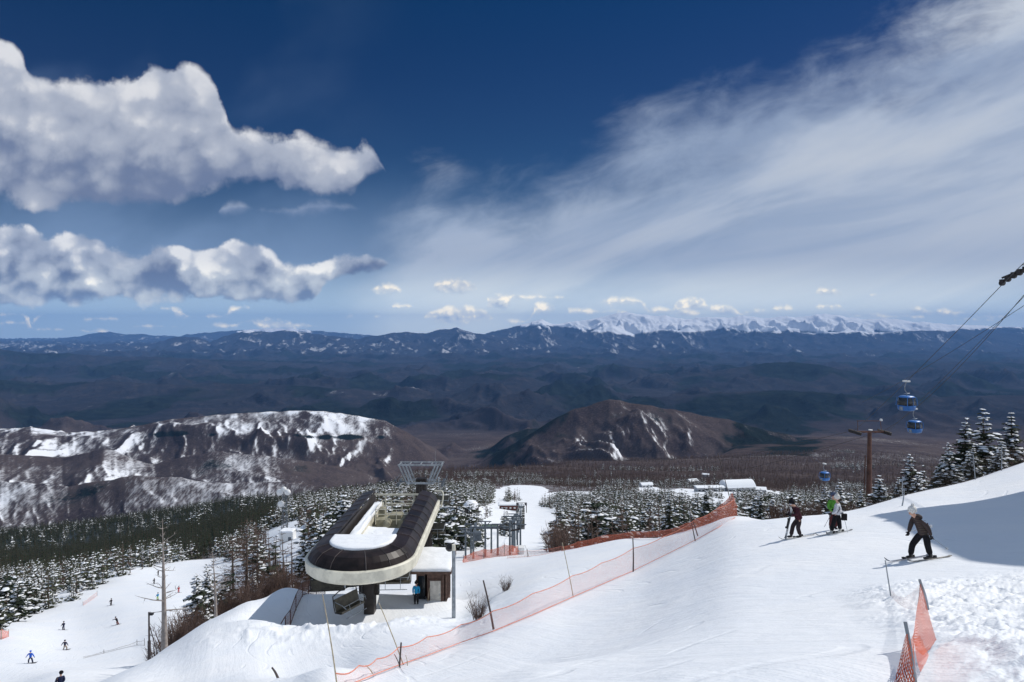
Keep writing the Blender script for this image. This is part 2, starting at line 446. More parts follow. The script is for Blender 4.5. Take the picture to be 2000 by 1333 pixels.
for c in _cols:
    ks, zs = [], []
    for k in PROF[c]:
        ks.append(math.log(k[0]))
        zs.append(float(k[2]) if k[1] == Z else float(ratio(k[1]) * k[0]))
    _tab.append(pchip(ks, zs, _LY))
_tab = np.array(_tab)


def near_h(u, Y):
    """hand-laid slopes, smooth between the bearings"""
    u, Y = np.broadcast_arrays(np.asarray(u, float), np.asarray(Y, float))
    ly = (np.log(np.clip(Y, 0.4, 9000)) - _LY[0]) / (_LY[1] - _LY[0])
    j = np.clip(ly.astype(int), 0, len(_LY) - 2)
    fj = ly - j
    uc = np.clip(u, _cu[0], _cu[-1])
    i = np.clip(np.searchsorted(_cu, uc) - 1, 0, len(_cu) - 2)
    t = (uc - _cu[i]) / (_cu[i + 1] - _cu[i])

    def val(ii):
        ii = np.clip(ii, 0, len(_cu) - 1)
        return _tab[ii, j] * (1 - fj) + _tab[ii, j + 1] * fj
    p0, p1, p2, p3 = val(i - 1), val(i), val(i + 1), val(i + 2)
    h1 = _cu[i + 1] - _cu[i]
    hm = np.where(i > 0, _cu[i] - _cu[np.clip(i - 1, 0, None)], h1)
    hp = np.where(i + 2 < len(_cu), _cu[np.clip(i + 2, None, len(_cu) - 1)] - _cu[i + 1], h1)
    d0, d1, d2 = np.where(i > 0, (p1 - p0) / np.maximum(hm, 1e-6), (p2 - p1) / h1), (p2 - p1) / h1, np.where(i + 2 < len(_cu), (p3 - p2) / np.maximum(hp, 1e-6), (p2 - p1) / h1)
    m1 = np.where(d0 * d1 > 0, 2 * d0 * d1 / (d0 + d1 + np.where(d0 + d1 == 0, 1, 0)), 0)
    m2 = np.where(d1 * d2 > 0, 2 * d1 * d2 / (d1 + d2 + np.where(d1 + d2 == 0, 1, 0)), 0)
    t2, t3 = t * t, t * t * t
    return (2 * t3 - 3 * t2 + 1) * p1 + (t3 - 2 * t2 + t) * h1 * m1 + (-2 * t3 + 3 * t2) * p2 + (t3 - t2) * h1 * m2


# hills and ranges: distance, crest outline (bearing px, row), reach in front and behind, sharpness
HILLS = [
    ("mesa", 5200, [(-600, 850), (-200, 846), (0, 838), (60, 834), (130, 845), (200, 841), (260, 833), (330, 820), (430, 811), (520, 803), (620, 804), (700, 812), (755, 824), (800, 848), (850, 885), (900, 935), (960, 1010)], 2400, 1500, 1.25),
    ("spur", 4100, [(-300, 905), (0, 880), (120, 893), (200, 874), (300, 905), (420, 880), (520, 890), (620, 905), (720, 930), (820, 975)], 1500, 900, 1.1),
    ("spur", 3300, [(-300, 960), (0, 935), (130, 950), (260, 925), (400, 945), (520, 935), (640, 950), (760, 985)], 900, 800, 1.1),
    ("knoll", 4600, [(820, 1010), (890, 940), (940, 908), (985, 876), (1030, 850), (1062, 829), (1090, 812), (1125, 796), (1150, 789), (1172, 780), (1190, 776), (1212, 779), (1232, 786), (1262, 790), (1300, 799), (1350, 806), (1400, 816), (1455, 826), (1500, 838), (1540, 848), (1580, 862), (1650, 905)], 1800, 1300, 1.1),
    ("knoll", 5600, [(880, 940), (940, 890), (990, 852), (1030, 838), (1070, 836), (1120, 860)], 900, 900, 1.0),
    ("far_hill", 9500, [(1050, 830), (1150, 792), (1280, 776), (1400, 768), (1520, 762), (1650, 770), (1800, 778), (1950, 772), (2150, 770)], 2800, 2200, 1.1),
    ("far_hill", 14500, [(1100, 800), (1180, 770), (1290, 742), (1380, 728), (1440, 718), (1500, 708), (1550, 706), (1600, 712), (1680, 730), (1760, 740), (1850, 760)], 3200, 2500, 1.1),
    ("far_hill", 13500, [(760, 790), (820, 760), (890, 740), (950, 728), (1010, 734), (1080, 752), (1160, 780)], 2600, 2500, 1.1),
    ("far_hill", 19000, [(1560, 760), (1640, 735), (1720, 722), (1800, 712), (1900, 706), (2000, 710), (2150, 712)], 4000, 3500, 1.1),
    ("far_hill", 20000, [(-300, 668), (-80, 676), (0, 681), (60, 690), (130, 690), (220, 697), (330, 698), (430, 703), (560, 708), (650, 716), (760, 726), (850, 742)], 5000, 3500, 1.1),
    ("far_hill", 11500, [(-300, 748), (0, 742), (100, 752), (210, 744), (330, 752), (420, 748), (560, 752), (700, 762), (800, 775), (900, 800)], 2600, 2000, 1.1),
    ("range", 38000, [(-100, 705), (60, 692), (120, 684), (180, 676), (215, 671), (260, 676), (300, 672), (330, 661), (365, 657), (395, 662), (410, 668), (440, 657), (470, 648), (490, 645), (530, 650), (560, 644), (600, 650), (640, 656), (700, 662), (740, 655), (790, 648), (830, 652), (860, 644), (890, 640), (920, 650), (980, 658), (1060, 668)], 7000, 6000, 1.15),
    ("range", 34000, [(600, 700), (660, 694), (712, 682), (760, 694), (830, 690), (890, 672), (950, 690), (1000, 680)], 3500, 4000, 1.0),
    ("range", 43000, [(900, 672), (960, 648), (1000, 640), (1040, 628), (1060, 626), (1085, 634), (1120, 628), (1150, 625), (1180, 618), (1210, 610), (1235, 612), (1262, 616), (1300, 617), (1335, 624), (1370, 620), (1420, 621), (1450, 617), (1490, 622), (1530, 618), (1560, 620), (1610, 613), (1640, 617), (1690, 624), (1740, 622), (1780, 628), (1830, 632), (1880, 635), (1930, 637), (2000, 640), (2200, 648)], 9000, 6000, 1.2),
    ("range", 38500, [(990, 668), (1030, 648), (1052, 636), (1075, 652), (1110, 660), (1150, 648), (1195, 634), (1240, 654), (1290, 656), (1345, 640), (1380, 658), (1440, 650), (1480, 656), (1540, 649), (1600, 651), (1650, 646), (1720, 650), (1800, 645), (1880, 650), (2000, 652), (2200, 655)], 5000, 5000, 1.1),
    ("far_range", 62000, [(-400, 664), (-100, 664), (0, 666), (90, 664), (150, 658), (180, 652), (215, 648), (245, 654), (275, 653), (310, 656), (345, 657), (400, 650), (440, 647), (500, 643), (560, 642), (620, 646), (660, 650), (720, 655), (800, 660), (900, 668)], 9000, 6000, 1.1),
]


def base_h(Y):
    return np.interp(Y, [0, 2000, 3000, 5000, 8000, 12000, 20000, 30000, 45000, 70000, 120000], [-700, -820, -1000, -1080, -1150, -1180, -1180, -1150, -1100, -1200, -1400])


def far_h(u, Y):
    """valley floor, hills and ranges with eroded flanks; returns height and a snow-worthiness"""
    X = u * Y
    # domain warp for less regular crests
    wv = fbm(X / 2600.0 + 3.1, Y / 2600.0, 3)
    b = base_h(Y)
    amp = np.clip((Y - 2500) / 6000.0, 0, 1)
    rel = ridged(X / 3100.0 + 5, Y / 2700.0 + 0.35 * wv, 6)
    z = b + amp * (rel * 620 - 190) * (0.8 + 0.5 * fbm(X / 9000.0, Y / 9000.0, 2))
    z = z - 90 * (1 - amp)
    for (nm, D, line, Wf, Wb, p) in HILLS:
        lx = u_of(np.array([a for a, _ in line]), 700)
        lr = np.array([r for _, r in line], float)
        s = lr[0] + (lr[1] - lr[0]) / (lx[1] - lx[0]) * (u - lx[0])
        e = lr[-1] + (lr[-1] - lr[-2]) / (lx[-1] - lx[-2]) * (u - lx[-1])
        row = np.interp(u, lx, lr)
        if nm in ("range", "far_range"):
            row = row + 2.2 * fbm(u * 60, u * 0 + D * 0.01, 4) * 1.6
        else:
            row = row + 2.0 * fbm(u * 45, u * 0 + D * 0.01, 4)
        row = np.where(u < lx[0], np.maximum(s, lr[0]) + 2, row)
        row = np.where(u > lx[-1], np.maximum(e, lr[-1]) + 2, row)
        zc = ratio(row) * D
        Ys = Y + wv * 0.16 * Wf * np.clip(np.abs(Y - D) / (0.5 * Wf), 0, 1)
        t = np.where(Y < D, (D - Ys) / Wf, (Ys - D) / Wb)
        t = np.clip(t, 0, 1.4)
        rise = np.maximum(zc - b, 0)
        g = np.where(t < 1, (1 - t) ** p, 0)
        if nm == "mesa":
            # plateau edge: nearly level top, a scarp, then long spurs down to the valley
            g = np.where(Y < D, np.interp(t, [0, 0.10, 0.2, 0.34, 0.6, 1.0], [1, 0.965, 0.78, 0.60, 0.30, 0.0]), g)
            k = ridged((0.85 * X + 0.5 * Y) / 700.0 + 0.5 * wv, (0.85 * Y - 0.5 * X) / 1700.0 + 7, 5)
            er = (k - 0.55) * 0.50 * np.clip(t * 4.0, 0, 1) * (1 - np.clip(t, 0, 1)) * 1.3
        elif nm == "spur":
            k = ridged((0.8 * X + 0.6 * Y) / 560.0 + 0.6 * wv + D, (0.8 * Y - 0.6 * X) / 1500.0 + 7, 5)
            er = (k - 0.5) * 0.50 * np.clip(t * 3.0, 0.15, 1) * (1 - np.clip(t, 0, 1))
        elif nm == "knoll":
            k = ridged((0.9 * X + 0.4 * Y) / 700.0 + 0.5 * wv, (0.9 * Y - 0.4 * X) / 1500.0 + 3, 5)
            er = (k - 0.5) * 0.62 * np.clip(t * 4.0, 0.05, 1) * (1 - np.clip(t, 0, 1)) * 1.2
        elif nm in ("range", "far_range"):
            k = ridged(X / 1750.0 + 0.7 * wv, Y / 4800.0 + D, 6, 0.6)
            er = (k - 0.42) * 0.66 * np.clip(t * 3.2, 0.02, 1) * (1 - np.clip(t, 0, 1) ** 2)
        else:
            k = ridged(X / 1500.0 + 0.5 * wv, Y / 3200.0 + D, 5)
            er = (k - 0.5) * 0.85 * np.clip(t * 4.0, 0.05, 1) * (1 - np.clip(t, 0, 1))
        z = np.maximum(z, np.where(rise > 0, b + rise * (g + er), -5000))
    return z


def rough(X, Y, Z_):
    """trodden, piled and groomed snow of the near slopes"""
    h = 0.06 * fbm(X / 7.0, Y / 7.0, 3) + 0.012 * fbm(X / 0.9, Y / 0.9, 2)
    h = h * np.clip(Y / 8.0, 0.3, 1.0)
    # the churned heap at the right
    edge = (X - (3.45 + 0.42 * (Y - 6.0) + 0.35 * fbm(X / 1.3 + 4, Y / 1.3, 3)))
    m = sstep(edge, -0.1, 0.9) * sstep(Y, 17.5, 14.0)
    lump = ridged(X / 1.1 + 3, Y / 1.1, 4, 0.6)
    lump2 = np.abs(fbm(X / 0.42, Y / 0.42, 4, 0.62))
    h = h + m * (0.11 * (0.55 - lump) + 0.13 * lump2 + 0.06 + 0.12 * fbm(X / 2.5 + 9, Y / 2.5, 2))
    # ploughed snow in front of the lift station
    m2 = np.exp(-((X + 9.5) / 6.5) ** 2) * np.exp(-((Y - 38.5) / 2.6) ** 2)
    h = h + m2 * (0.45 + 0.5 * ridged(X / 2.2, Y / 2.2, 4, 0.6))
    m3 = np.exp(-((X + 6.3) / 2.2) ** 2) * np.exp(-((Y - 45.2) / 1.5) ** 2)
    h = h + m3 * (0.35 + 0.35 * np.abs(fbm(X / 0.7, Y / 0.7, 3)))
    return h


def platform(X, Y, z):
    """the level pad dug out under the lift station"""
    m = sstep(np.abs(X + 9.8), 9.0, 3.9) * sstep(Y, 41.5, 43.5) * sstep(Y, 55, 50)
    return z * (1 - m) + (-19.9 - 0.02 * (Y - 44)) * m


def ground(X, Y):
    X, Y = np.broadcast_arrays(np.asarray(X, float), np.asarray(Y, float))
    Yd = np.maximum(Y, 3.0)
    u = X / Yd
    zn = near_h(u, np.maximum(Y, 0.5))
    zn = np.where(Y < 1.2, zn + (1.2 - np.minimum(Y, 1.2)) * 0.2, zn)
    z = zn
    if np.max(Y) > 1400:
        f = Y > 1400
        zz = np.array(zn)
        zz[f] = np.maximum(zn[f], far_h(u[f], Y[f]))
        z = zz
    n = np.clip((Y - 90) / 400.0, 0, 1)
    nf = np.clip((Y - 700) / 1500.0, 0, 1) * (Y < 9000)
    z = z + n * 2.0 * fbm(X / 90.0, Y / 90.0, 3) + nf * 22 * fbm(X / 500.0, Y / 500.0, 4) * np.clip((6500 - Y) / 2000.0, 0, 1)
    if np.min(Y) < 120:
        nr = Y < 120
        z = np.array(z)
        z[nr] = platform(X[nr], Y[nr], z[nr]) + rough(X[nr], Y[nr], z[nr])
    return z


def gz(x, y):
    return float(ground(np.array([float(x)]), np.array([float(y)]))[0])


def at(px, Y, row=None, dz=0.0):
    """world point on bearing px, Y metres ahead: on the ground, or seen at a row"""
    if row is None:
        x = float(u_of(px, 1000.0)) * Y
        return Vector((x, Y, gz(x, Y) + dz))
    return Vector((float(u_of(px, row)) * Y, Y, float(ratio(row)) * Y + dz))


def on_row(px, row, Y0, Y1):
    """ground point seen at a pixel, between two distances"""
    u = float(u_of(px, row))
    Ys = np.linspace(Y0, Y1, 600)
    g_ = ground(u * Ys, Ys) / Ys - float(ratio(row))
    i = int(np.argmin(np.abs(g_)))
    return Vector((u * Ys[i], Ys[i], float(g_[i] + ratio(row)) * Ys[i]))


def pix(X, Y, Zw):
    """where a point lands in the photograph"""
    b = (Zw * math.cos(PITCH) + Y * math.sin(PITCH)) / (Y * math.cos(PITCH) - Zw * math.sin(PITCH))
    dep = Y * math.cos(PITCH) - Zw * math.sin(PITCH)
    return 1000 + X / dep * FPX, 666.5 - b * FPX


def grid_mesh(name, us, Ys, attr_fn=None):
    U, Yg = np.meshgrid(us, Ys)
    X = U * np.maximum(Yg, 3.0)
    Zg = ground(X, Yg)
    nr, nc = Yg.shape
    co = np.stack([X, Yg, Zg], -1).reshape(-1, 3)
    idx = np.arange(nr * nc).reshape(nr, nc)
    q = np.stack([idx[:-1, :-1], idx[:-1, 1:], idx[1:, 1:], idx[1:, :-1]], -1).reshape(-1, 4)
    me = bpy.data.meshes.new(name)
    me.vertices.add(len(co))
    me.vertices.foreach_set('co', co.astype(np.float32).ravel())
    me.loops.add(q.size)
    me.loops.foreach_set('vertex_index', q.astype(np.int32).ravel())
    me.polygons.add(len(q))
    me.polygons.foreach_set('loop_start', np.arange(0, q.size, 4, dtype=np.int32))
    me.polygons.foreach_set('use_smooth', np.ones(len(q), dtype=bool))
    me.update()
    if attr_fn is not None:
        gy, gx_ = np.gradient(Zg)
        dxx = np.gradient(X, axis=1)
        dyy = np.gradient(Yg, axis=0)
        sx = gx_ / dxx
        sy = gy / dyy - sx * np.gradient(X, axis=0) / dyy
        at_ = me.attributes.new("cover", 'FLOAT_COLOR', 'POINT')
        at_.data.foreach_set('color', attr_fn(X, Yg, Zg, sx, sy).astype(np.float32).ravel())
    ob = bpy.data.objects.new(name, me)
    COL.objects.link(ob)
    ob["kind"] = "structure"
    return ob


# ------------------------------------------------------------------ terrain materials
def new_mat(name):
    m = bpy.data.materials.new(name)
    m.use_nodes = True
    k = NT(m.node_tree)
    b = k.n.get('Principled BSDF')
    return m, k, b


def snow_material():
    m, k, b = new_mat("snow")
    geo = k.node('ShaderNodeNewGeometry')
    p = geo.outputs['Position']
    n1 = k.noise(p, 0.22, 4.0, 0.6)
    n2 = k.noise(p, 3.5, 5.0, 0.65)
    c = k.mix(k.ss(n1, 0.3, 0.7), (0.80, 0.83, 0.87), (0.85, 0.865, 0.885))
    c = k.mix(k.m('MULTIPLY', k.ss(n2, 0.55, 0.8), 0.35), c, (0.68, 0.74, 0.82))
    k.link(c, b.inputs['Base Color'])
    b.inputs['Roughness'].default_value = 0.62
    b.inputs['Specular IOR Level'].default_value = 0.25
    b.inputs['Subsurface Weight'].default_value = 0.0
    # groomer ridges and ski tracks, then grain
    sp = k.sep(p)
    tr = k.xyz(k.m('ADD', k.m('MULTIPLY', sp[0], 0.92), k.m('MULTIPLY', sp[1], 0.38)), k.m('MULTIPLY', k.m('SUBTRACT', sp[1], k.m('MULTIPLY', sp[0], 0.4)), 0.045), 0.0)
    t1 = k.noise(tr, 2.4, 5.0, 0.7, 0.0, '2D')
    hgt = k.m('ADD', k.m('MULTIPLY', t1, 0.055), k.m('MULTIPLY', k.noise(p, 1.3, 5.0, 0.62), 0.10))
    hgt = k.m('ADD', hgt, k.m('MULTIPLY', k.noise(p, 11.0, 4.0, 0.7), 0.018))
    for (ax_, ay_, fr_, wv_, th_, off_) in ((0.92, 0.38, 2.6, 1.6, 0.52, 0.0), (0.70, -0.71, 1.9, 2.2, 0.56, 31.0), (0.25, 0.97, 1.5, 2.6, 0.58, 77.0)):
        sw = k.noise(k.vm('ADD', p, (off_, off_, 0.0)), 0.10, 2.0, 0.5, 0.0, '2D')
        ln_ = k.m('ADD', k.m('ADD', k.m('MULTIPLY', sp[0], ax_), k.m('MULTIPLY', sp[1], ay_)), k.m('MULTIPLY', sw, 3.5 * wv_))
        gr_v = k.ss(k.m('ABSOLUTE', k.m('SINE', k.m('MULTIPLY', ln_, fr_))), 0.965, 1.0)
        hgt = k.m('SUBTRACT', hgt, k.m('MULTIPLY', k.m('MULTIPLY', gr_v, k.ss(k.noise(k.vm('ADD', p, (0.0, off_, 0.0)), 0.16, 3.0, 0.6, 0.0, '2D'), th_, th_ + 0.08)), 0.035))
    bp = k.node('ShaderNodeBump')
    bp.inputs['Strength'].default_value = 0.55
    bp.inputs['Distance'].default_value = 1.0
    k.link(hgt, bp.inputs['Height'])
    k.link(bp.outputs[0], b.inputs['Normal'])
    # woodland floor where the cover attribute says so
    at_ = k.node('ShaderNodeAttribute', attribute_name='cover')
    r, g, bb = k.sep(at_.outputs['Color'])
    wn = k.noise(p, 0.05, 6.0, 0.7)
    f = k.ss(k.m('ADD', g, k.m('MULTIPLY', k.m('SUBTRACT', wn, 0.5), 0.9)), 0.35, 0.62)
    fl = k.mix(k.ss(k.noise(p, 0.25, 5.0, 0.7), 0.4, 0.62), (0.055, 0.040, 0.036), (0.12, 0.09, 0.085))
    fl = k.mix(k.ss(k.noise(p, 0.12, 6.0, 0.75), 0.50, 0.66, 0.0, 0.85), fl, (0.62, 0.66, 0.72))
    fl = k.mix(bb, fl, k.mix(k.ss(wn, .4, .6), (0.010, 0.015, 0.015), (0.022, 0.030, 0.028)))
    k.link(k.mix(f, c, fl), b.inputs['Base Color'])
    return m


def hills_material(name, fine, mid, wood_a=(0.044, 0.034, 0.036), wood_b=(0.084, 0.066, 0.063), snow_lo=0.40, snow_hi=1.02):
    m, k, b = new_mat(name)
    geo = k.node('ShaderNodeNewGeometry')
    p = geo.outputs['Position']
    at_ = k.node('ShaderNodeAttribute', attribute_name='cover')
    r, g, bb = k.sep(at_.outputs['Color'])
    nf = k.noise(p, fine, 4.0, 0.75)
    nm = k.noise(p, mid, 6.0, 0.66)
    nv = k.noise(k.vm('MULTIPLY', p, (1.0, 0.25, 0.25)), fine * 1.4, 3.0, 0.7)
    wood = k.mix(k.ss(nm, 0.35, 0.65), wood_a, wood_b)
    wood = k.mix(k.ss(nf, 0.45, 0.7, 0.0, 0.6), wood, (0.13, 0.105, 0.10))
    wood = k.mix(k.m('MULTIPLY', bb, 0.62), wood, (0.022, 0.025, 0.035))  # far valley woods darkened in the colour to stand in for cloud shade
    con = k.mix(k.ss(nf, 0.4, 0.65), (0.008, 0.013, 0.014), (0.018, 0.026, 0.025))
    snw = (0.78, 0.80, 0.84)
    fs = k.m('ADD', r, k.m('MULTIPLY', k.m('SUBTRACT', nm, 0.5), 1.0))
    fs = k.m('ADD', fs, k.m('MULTIPLY', k.m('SUBTRACT', nv, 0.5), 1.5))
    fsn = k.m('MULTIPLY', k.ss(fs, snow_lo, snow_hi), k.ss(r, 0.60, 1.05, 0.46, 1.0))
    c = k.mix(fsn, wood, snw)
    fc = k.ss(k.m('ADD', g, k.m('ADD', k.m('MULTIPLY', k.m('SUBTRACT', nm, 0.5), 0.9), k.m('MULTIPLY', k.m('SUBTRACT', nf, 0.5), 0.35))), 0.42, 0.56)
    c = k.mix(fc, c, con)
    k.link(c, b.inputs['Base Color'])
    b.inputs['Roughness'].default_value = 0.95
    b.inputs['Specular IOR Level'].default_value = 0.0
    bp = k.node('ShaderNodeBump')
    bp.inputs['Strength'].default_value = 1.0
    bp.inputs['Distance'].default_value = 0.12 / fine
    k.link(nf, bp.inputs['Height'])
    k.link(bp.outputs[0], b.inputs['Normal'])
    return m


M_SNOW = snow_material()
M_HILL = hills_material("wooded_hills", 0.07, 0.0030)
M_RANGE = hills_material("mountain_rock_and_snow", 0.0045, 0.00045, (0.018, 0.021, 0.028), (0.042, 0.041, 0.048), 0.42, 0.80)  # wood tones extra dark: cloud shade put into the colour


def cover_near(X, Y, Z_, sx, sy):
    px, py = pix(X, np.maximum(Y, 1.0), Z_)
    wood = sstep(Y, 520, 900) * (1 - 0.0)
    # open snow of the lower pistes and fields keeps white
    o = np.zeros_like(X)
    for (cx, cy, rx, ry) in OPEN_FIELDS:
        d = np.sqrt(((px - cx) / rx) ** 2 + ((py - cy) / ry) ** 2)
        o = np.maximum(o, sstep(d + 0.25 * fbm(X / 40.0, Y / 40.0, 3), 1.1, 0.9))
    wood = wood * (1 - o)
    wood = np.maximum(wood, sstep(Y, 240, 380) * (px < 700) * (1 - o))
    dark = sstep(Y, 330, 430) * sstep(px + 60 * fbm(X / 60.0, Y / 60.0, 3), 620, 520)
    return np.stack([np.zeros_like(X), np.maximum(wood, dark * 1.2), dark, X * 0 + 1], -1)


# bright clearings (bearing px, row, half width, half height)
OPEN_FIELDS = [(1020, 958, 52, 10), (1120, 968, 60, 8), (1050, 975, 40, 14), (1050, 1035, 75, 60), (940, 1010, 95, 60), (1340, 968, 48, 14), (1300, 965, 60, 9),
               (1450, 965, 62, 14), (1390, 985, 50, 12), (1500, 970, 40, 12), (1265, 957, 30, 6), (1420, 1000, 40, 10), (580, 1060, 55, 22)]


def cover_far(X, Y, Z_, sx, sy):
    px, py = pix(X, Y, Z_)
    nrm = fbm(X / 900.0 + 2, Y / 900.0, 4)
    big = fbm(X / 2600.0 + 8, Y / 2600.0 + 4, 3)
    # snow lies on flanks turned away from the sun (towards -x and the viewer) and on open tops
    shade = np.clip(-sx * 2.2 + sy * 0.4, -1, 1)
    flat = sstep(np.hypot(sx, sy), 0.16, 0.04)
    r = np.full_like(X, 0.20) + 0.30 * nrm
    # mesa and its spurs
    me = sstep(px, 930, 700) * sstep(Y, 2300, 2700) * sstep(Y, 6800, 6300)
    crest = np.interp(px, [a for a, _ in HILLS[0][2]], [b for _, b in HILLS[0][2]])
    dd = py - crest + 5 * fbm(X / 180.0, Y / 500.0, 3)
    fine_n = fbm(X / 150.0 + 5, Y / 320.0, 4)
    r = r + me * (0.10 + 0.55 * (-sx * 1.7) + 0.40 * nrm + 0.25 * fine_n)
    r = r + me * (0.34 + 0.6 * big + 0.3 * flat + 0.6 * fine_n) * np.exp(-(np.maximum(dd, 0) / 11.0) ** 2) * sstep(px, 780, 730)
    r = r + me * 0.22 * np.exp(-((dd - 34) / 16.0) ** 2) * sstep(px, 760, 640)
    r = r - me * 0.45 * sstep(px, 520, 720) * sstep(dd, 22, 50)
    r = r + me * 0.20 * sstep(dd, 45, 80) * sstep(px, 640, 480)
    r = r - me * 1.2 * sstep(px, 745, 800)
    kn = sstep(px, 900, 980) * sstep(px, 1640, 1560) * sstep(Y, 2700, 3000) * sstep(Y, 6400, 5600)
    r = r + kn * (-0.02 + 0.35 * (-sx * 1.8) + 0.85 * nrm)
    pl = sstep(px, 1500, 1580) * sstep(Y, 6400, 5600)
    r = r + pl * (0.10 * nrm + 0.08)
    # distant floor is nearly snow free
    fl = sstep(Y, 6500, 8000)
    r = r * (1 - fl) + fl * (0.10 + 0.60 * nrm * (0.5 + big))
    # conifer stands
    g = np.full_like(X, 0.22) + 0.42 * fbm(X / 700.0 + 20, Y / 700.0 + 9, 4)
    g = g + kn * (0.16 + 0.16 * sstep(px, 1300, 1500) + 0.22 * sstep(px, 1140, 1000) + 0.35 * fbm(X / 260.0, Y / 600.0, 4))
    band = me * np.exp(-((py - (848 + 8 * nrm + 0.012 * (px - 400))) / 5.5) ** 2) * np.maximum(sstep(px, 270, 320) * sstep(px, 450, 430), sstep(px, 530, 560) * sstep(px, 780, 740)) * (0.6 + 0.8 * fbm(X / 120.0, Y / 400.0, 3))
    g = g + band * (0.55 + 0.5 * nrm)
    dark = sstep(Y, 700, 950) * sstep(Y, 2500, 2100) * sstep(px, 760, 560)
    g = np.maximum(g, dark * 0.95)
    g = g - 0.25 * (Y < 2600) * (px > 800)
    g = g * (1 - fl) + fl * (0.42 + 0.95 * fbm(X / 1900.0 + 2, Y / 2600.0, 4))
    # ranges: snow above a ragged line
    rg = sstep(Y, 26000, 30000)
    zz = Z_ + 260 * fbm(X / 1500.0, Y / 1500.0, 4) + 260 * fbm(X / 5200.0, Y / 5200.0, 2)
    line = np.interp(px, [0, 380, 480, 620, 700, 900, 1040, 1200, 1700, 2000], [330, 60, -230, -120, 250, 300, 60, -170, -170, 40])
    hs_ = sstep(zz, line - 160, line + 260)
    steep = np.hypot(sx, sy)
    patch = 0.30 * fbm(X / 1900.0 + 3, Y / 1900.0, 4) + 0.22 * np.clip(-sx * 2, -1, 1)
    r = r * (1 - rg) + rg * (0.18 + 1.3 * patch + 1.7 * hs_)
    g = g * (1 - rg) + rg * (0.20 + 0.3 * fbm(X / 2500.0, Y / 2500.0, 3) - 0.8 * hs_)
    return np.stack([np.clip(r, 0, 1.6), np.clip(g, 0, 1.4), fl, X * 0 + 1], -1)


u_in = np.linspace(float(u_of(-130)), float(u_of(2130)), 900)
u_out_l = np.linspace(-3.0, u_in[0], 40)[:-1]
u_out_r = np.linspace(u_in[-1], 3.0, 40)[1:]
us = np.concatenate([u_out_l, u_in, u_out_r])
Y_near = np.concatenate([np.linspace(-12, 1.0, 20)[:-1], np.exp(np.linspace(math.log(1.0), math.log(3.0), 24))[:-1], np.exp(np.linspace(math.log(3.0), math.log(1000.0), 760))])
g1 = grid_mesh("snow_slope", us, Y_near, cover_near)
g1.data.materials.append(M_SNOW)
Y_mid = np.exp(np.linspace(math.log(1000.0), math.log(8000.0), 460))
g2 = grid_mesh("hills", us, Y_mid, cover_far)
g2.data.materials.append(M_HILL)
Y_far = np.concatenate([np.exp(np.linspace(math.log(8000.0), math.log(26000.0), 200))[:-1], np.linspace(26000, 50000, 330)[:-1], np.linspace(50000, 72000, 80)])
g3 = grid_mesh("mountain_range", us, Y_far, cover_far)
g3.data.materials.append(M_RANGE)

# ------------------------------------------------------------------ the air between here and the ranges
hm = bpy.data.meshes.new("haze")
hx, hy0, hy1, hz0, hz1 = 225000.0, -400.0, 72500.0, -1900.0, 1500.0
hv = [(sx_ * hx, yy, zz) for zz in (hz0, hz1) for yy in (hy0, hy1) for sx_ in (-1, 1)]
hm.from_pydata(hv, [], [(0, 2, 3, 1), (4, 5, 7, 6), (0, 1, 5, 4), (2, 6, 7, 3), (0, 4, 6, 2), (1, 3, 7, 5)])
haze = bpy.data.objects.new("haze", hm)
COL.objects.link(haze)
haze["kind"] = "stuff"
m = bpy.data.materials.new("haze_air")
m.use_nodes = True
k = NT(m.node_tree)
for nd in list(k.n):
    k.n.remove(nd)
pv = k.node('ShaderNodeVolumePrincipled')
pv.inputs['Color'].default_value = (0.22, 0.48, 1.0, 1.0)
pv.inputs['Density'].default_value = 1.55e-5
pv.inputs['Anisotropy'].default_value = 0.0
ho = k.node('ShaderNodeOutputMaterial')
k.link(pv.outputs[0], ho.inputs['Volume'])
hm.materials.append(m)
# ------------------------------------------------------------------ shared mesh tools
def link(ob, parent=None):
    COL.objects.link(ob)
    if parent is not None:
        ob.parent = parent
    return ob


def mesh_obj(name, verts, faces, mat, parent=None, smooth=False, loc=None):
    me = bpy.data.meshes.new(name)
    verts = np.asarray(verts, dtype=np.float32).reshape(-1, 3)
    me.from_pydata(verts.tolist(), [], [list(map(int, f)) for f in faces])
    if smooth:
        me.polygons.foreach_set('use_smooth', np.ones(len(me.polygons), dtype=bool))
    me.update()
    if mat is not None:
        me.materials.append(mat)
    ob = bpy.data.objects.new(name, me)
    if loc is not None:
        ob.location = loc
    return link(ob, parent)


def thing(name, label, cat, loc=(0, 0, 0), rz=0.0, group=None):
    o = bpy.data.objects.new(name, None)
    COL.objects.link(o)
    o.location = loc
    o.rotation_euler = (0, 0, rz)
    o.empty_display_size = 0.3
    o["label"] = label
    o["category"] = cat
    if group:
        o["group"] = group
    return o


def tag(o, label, cat, group=None, kind=None):
    if kind:
        o["kind"] = kind
    if label:
        o["label"] = label
    if cat:
        o["category"] = cat
    if group:
        o["group"] = group
    return o


def children_map():
    d = {}
    for o in scn.objects:
        if o.parent:
            d.setdefault(o.parent.name, []).append(o)
    return d


def copy_thing(root, kids, label=None, group=None):
    """kids: list of (child, [grandchildren])"""
    r = root.copy()
    COL.objects.link(r)
    if label:
        r["label"] = label
    if group:
        r["group"] = group
    for c, gs in kids:
        cc = c.copy()
        COL.objects.link(cc)
        cc.parent = r
        for g_ in gs:
            gg = g_.copy()
            COL.objects.link(gg)
            gg.parent = cc
    return r


def kids_of(root):
    out = []
    for c in root.children:
        out.append((c, list(c.children)))
    return out


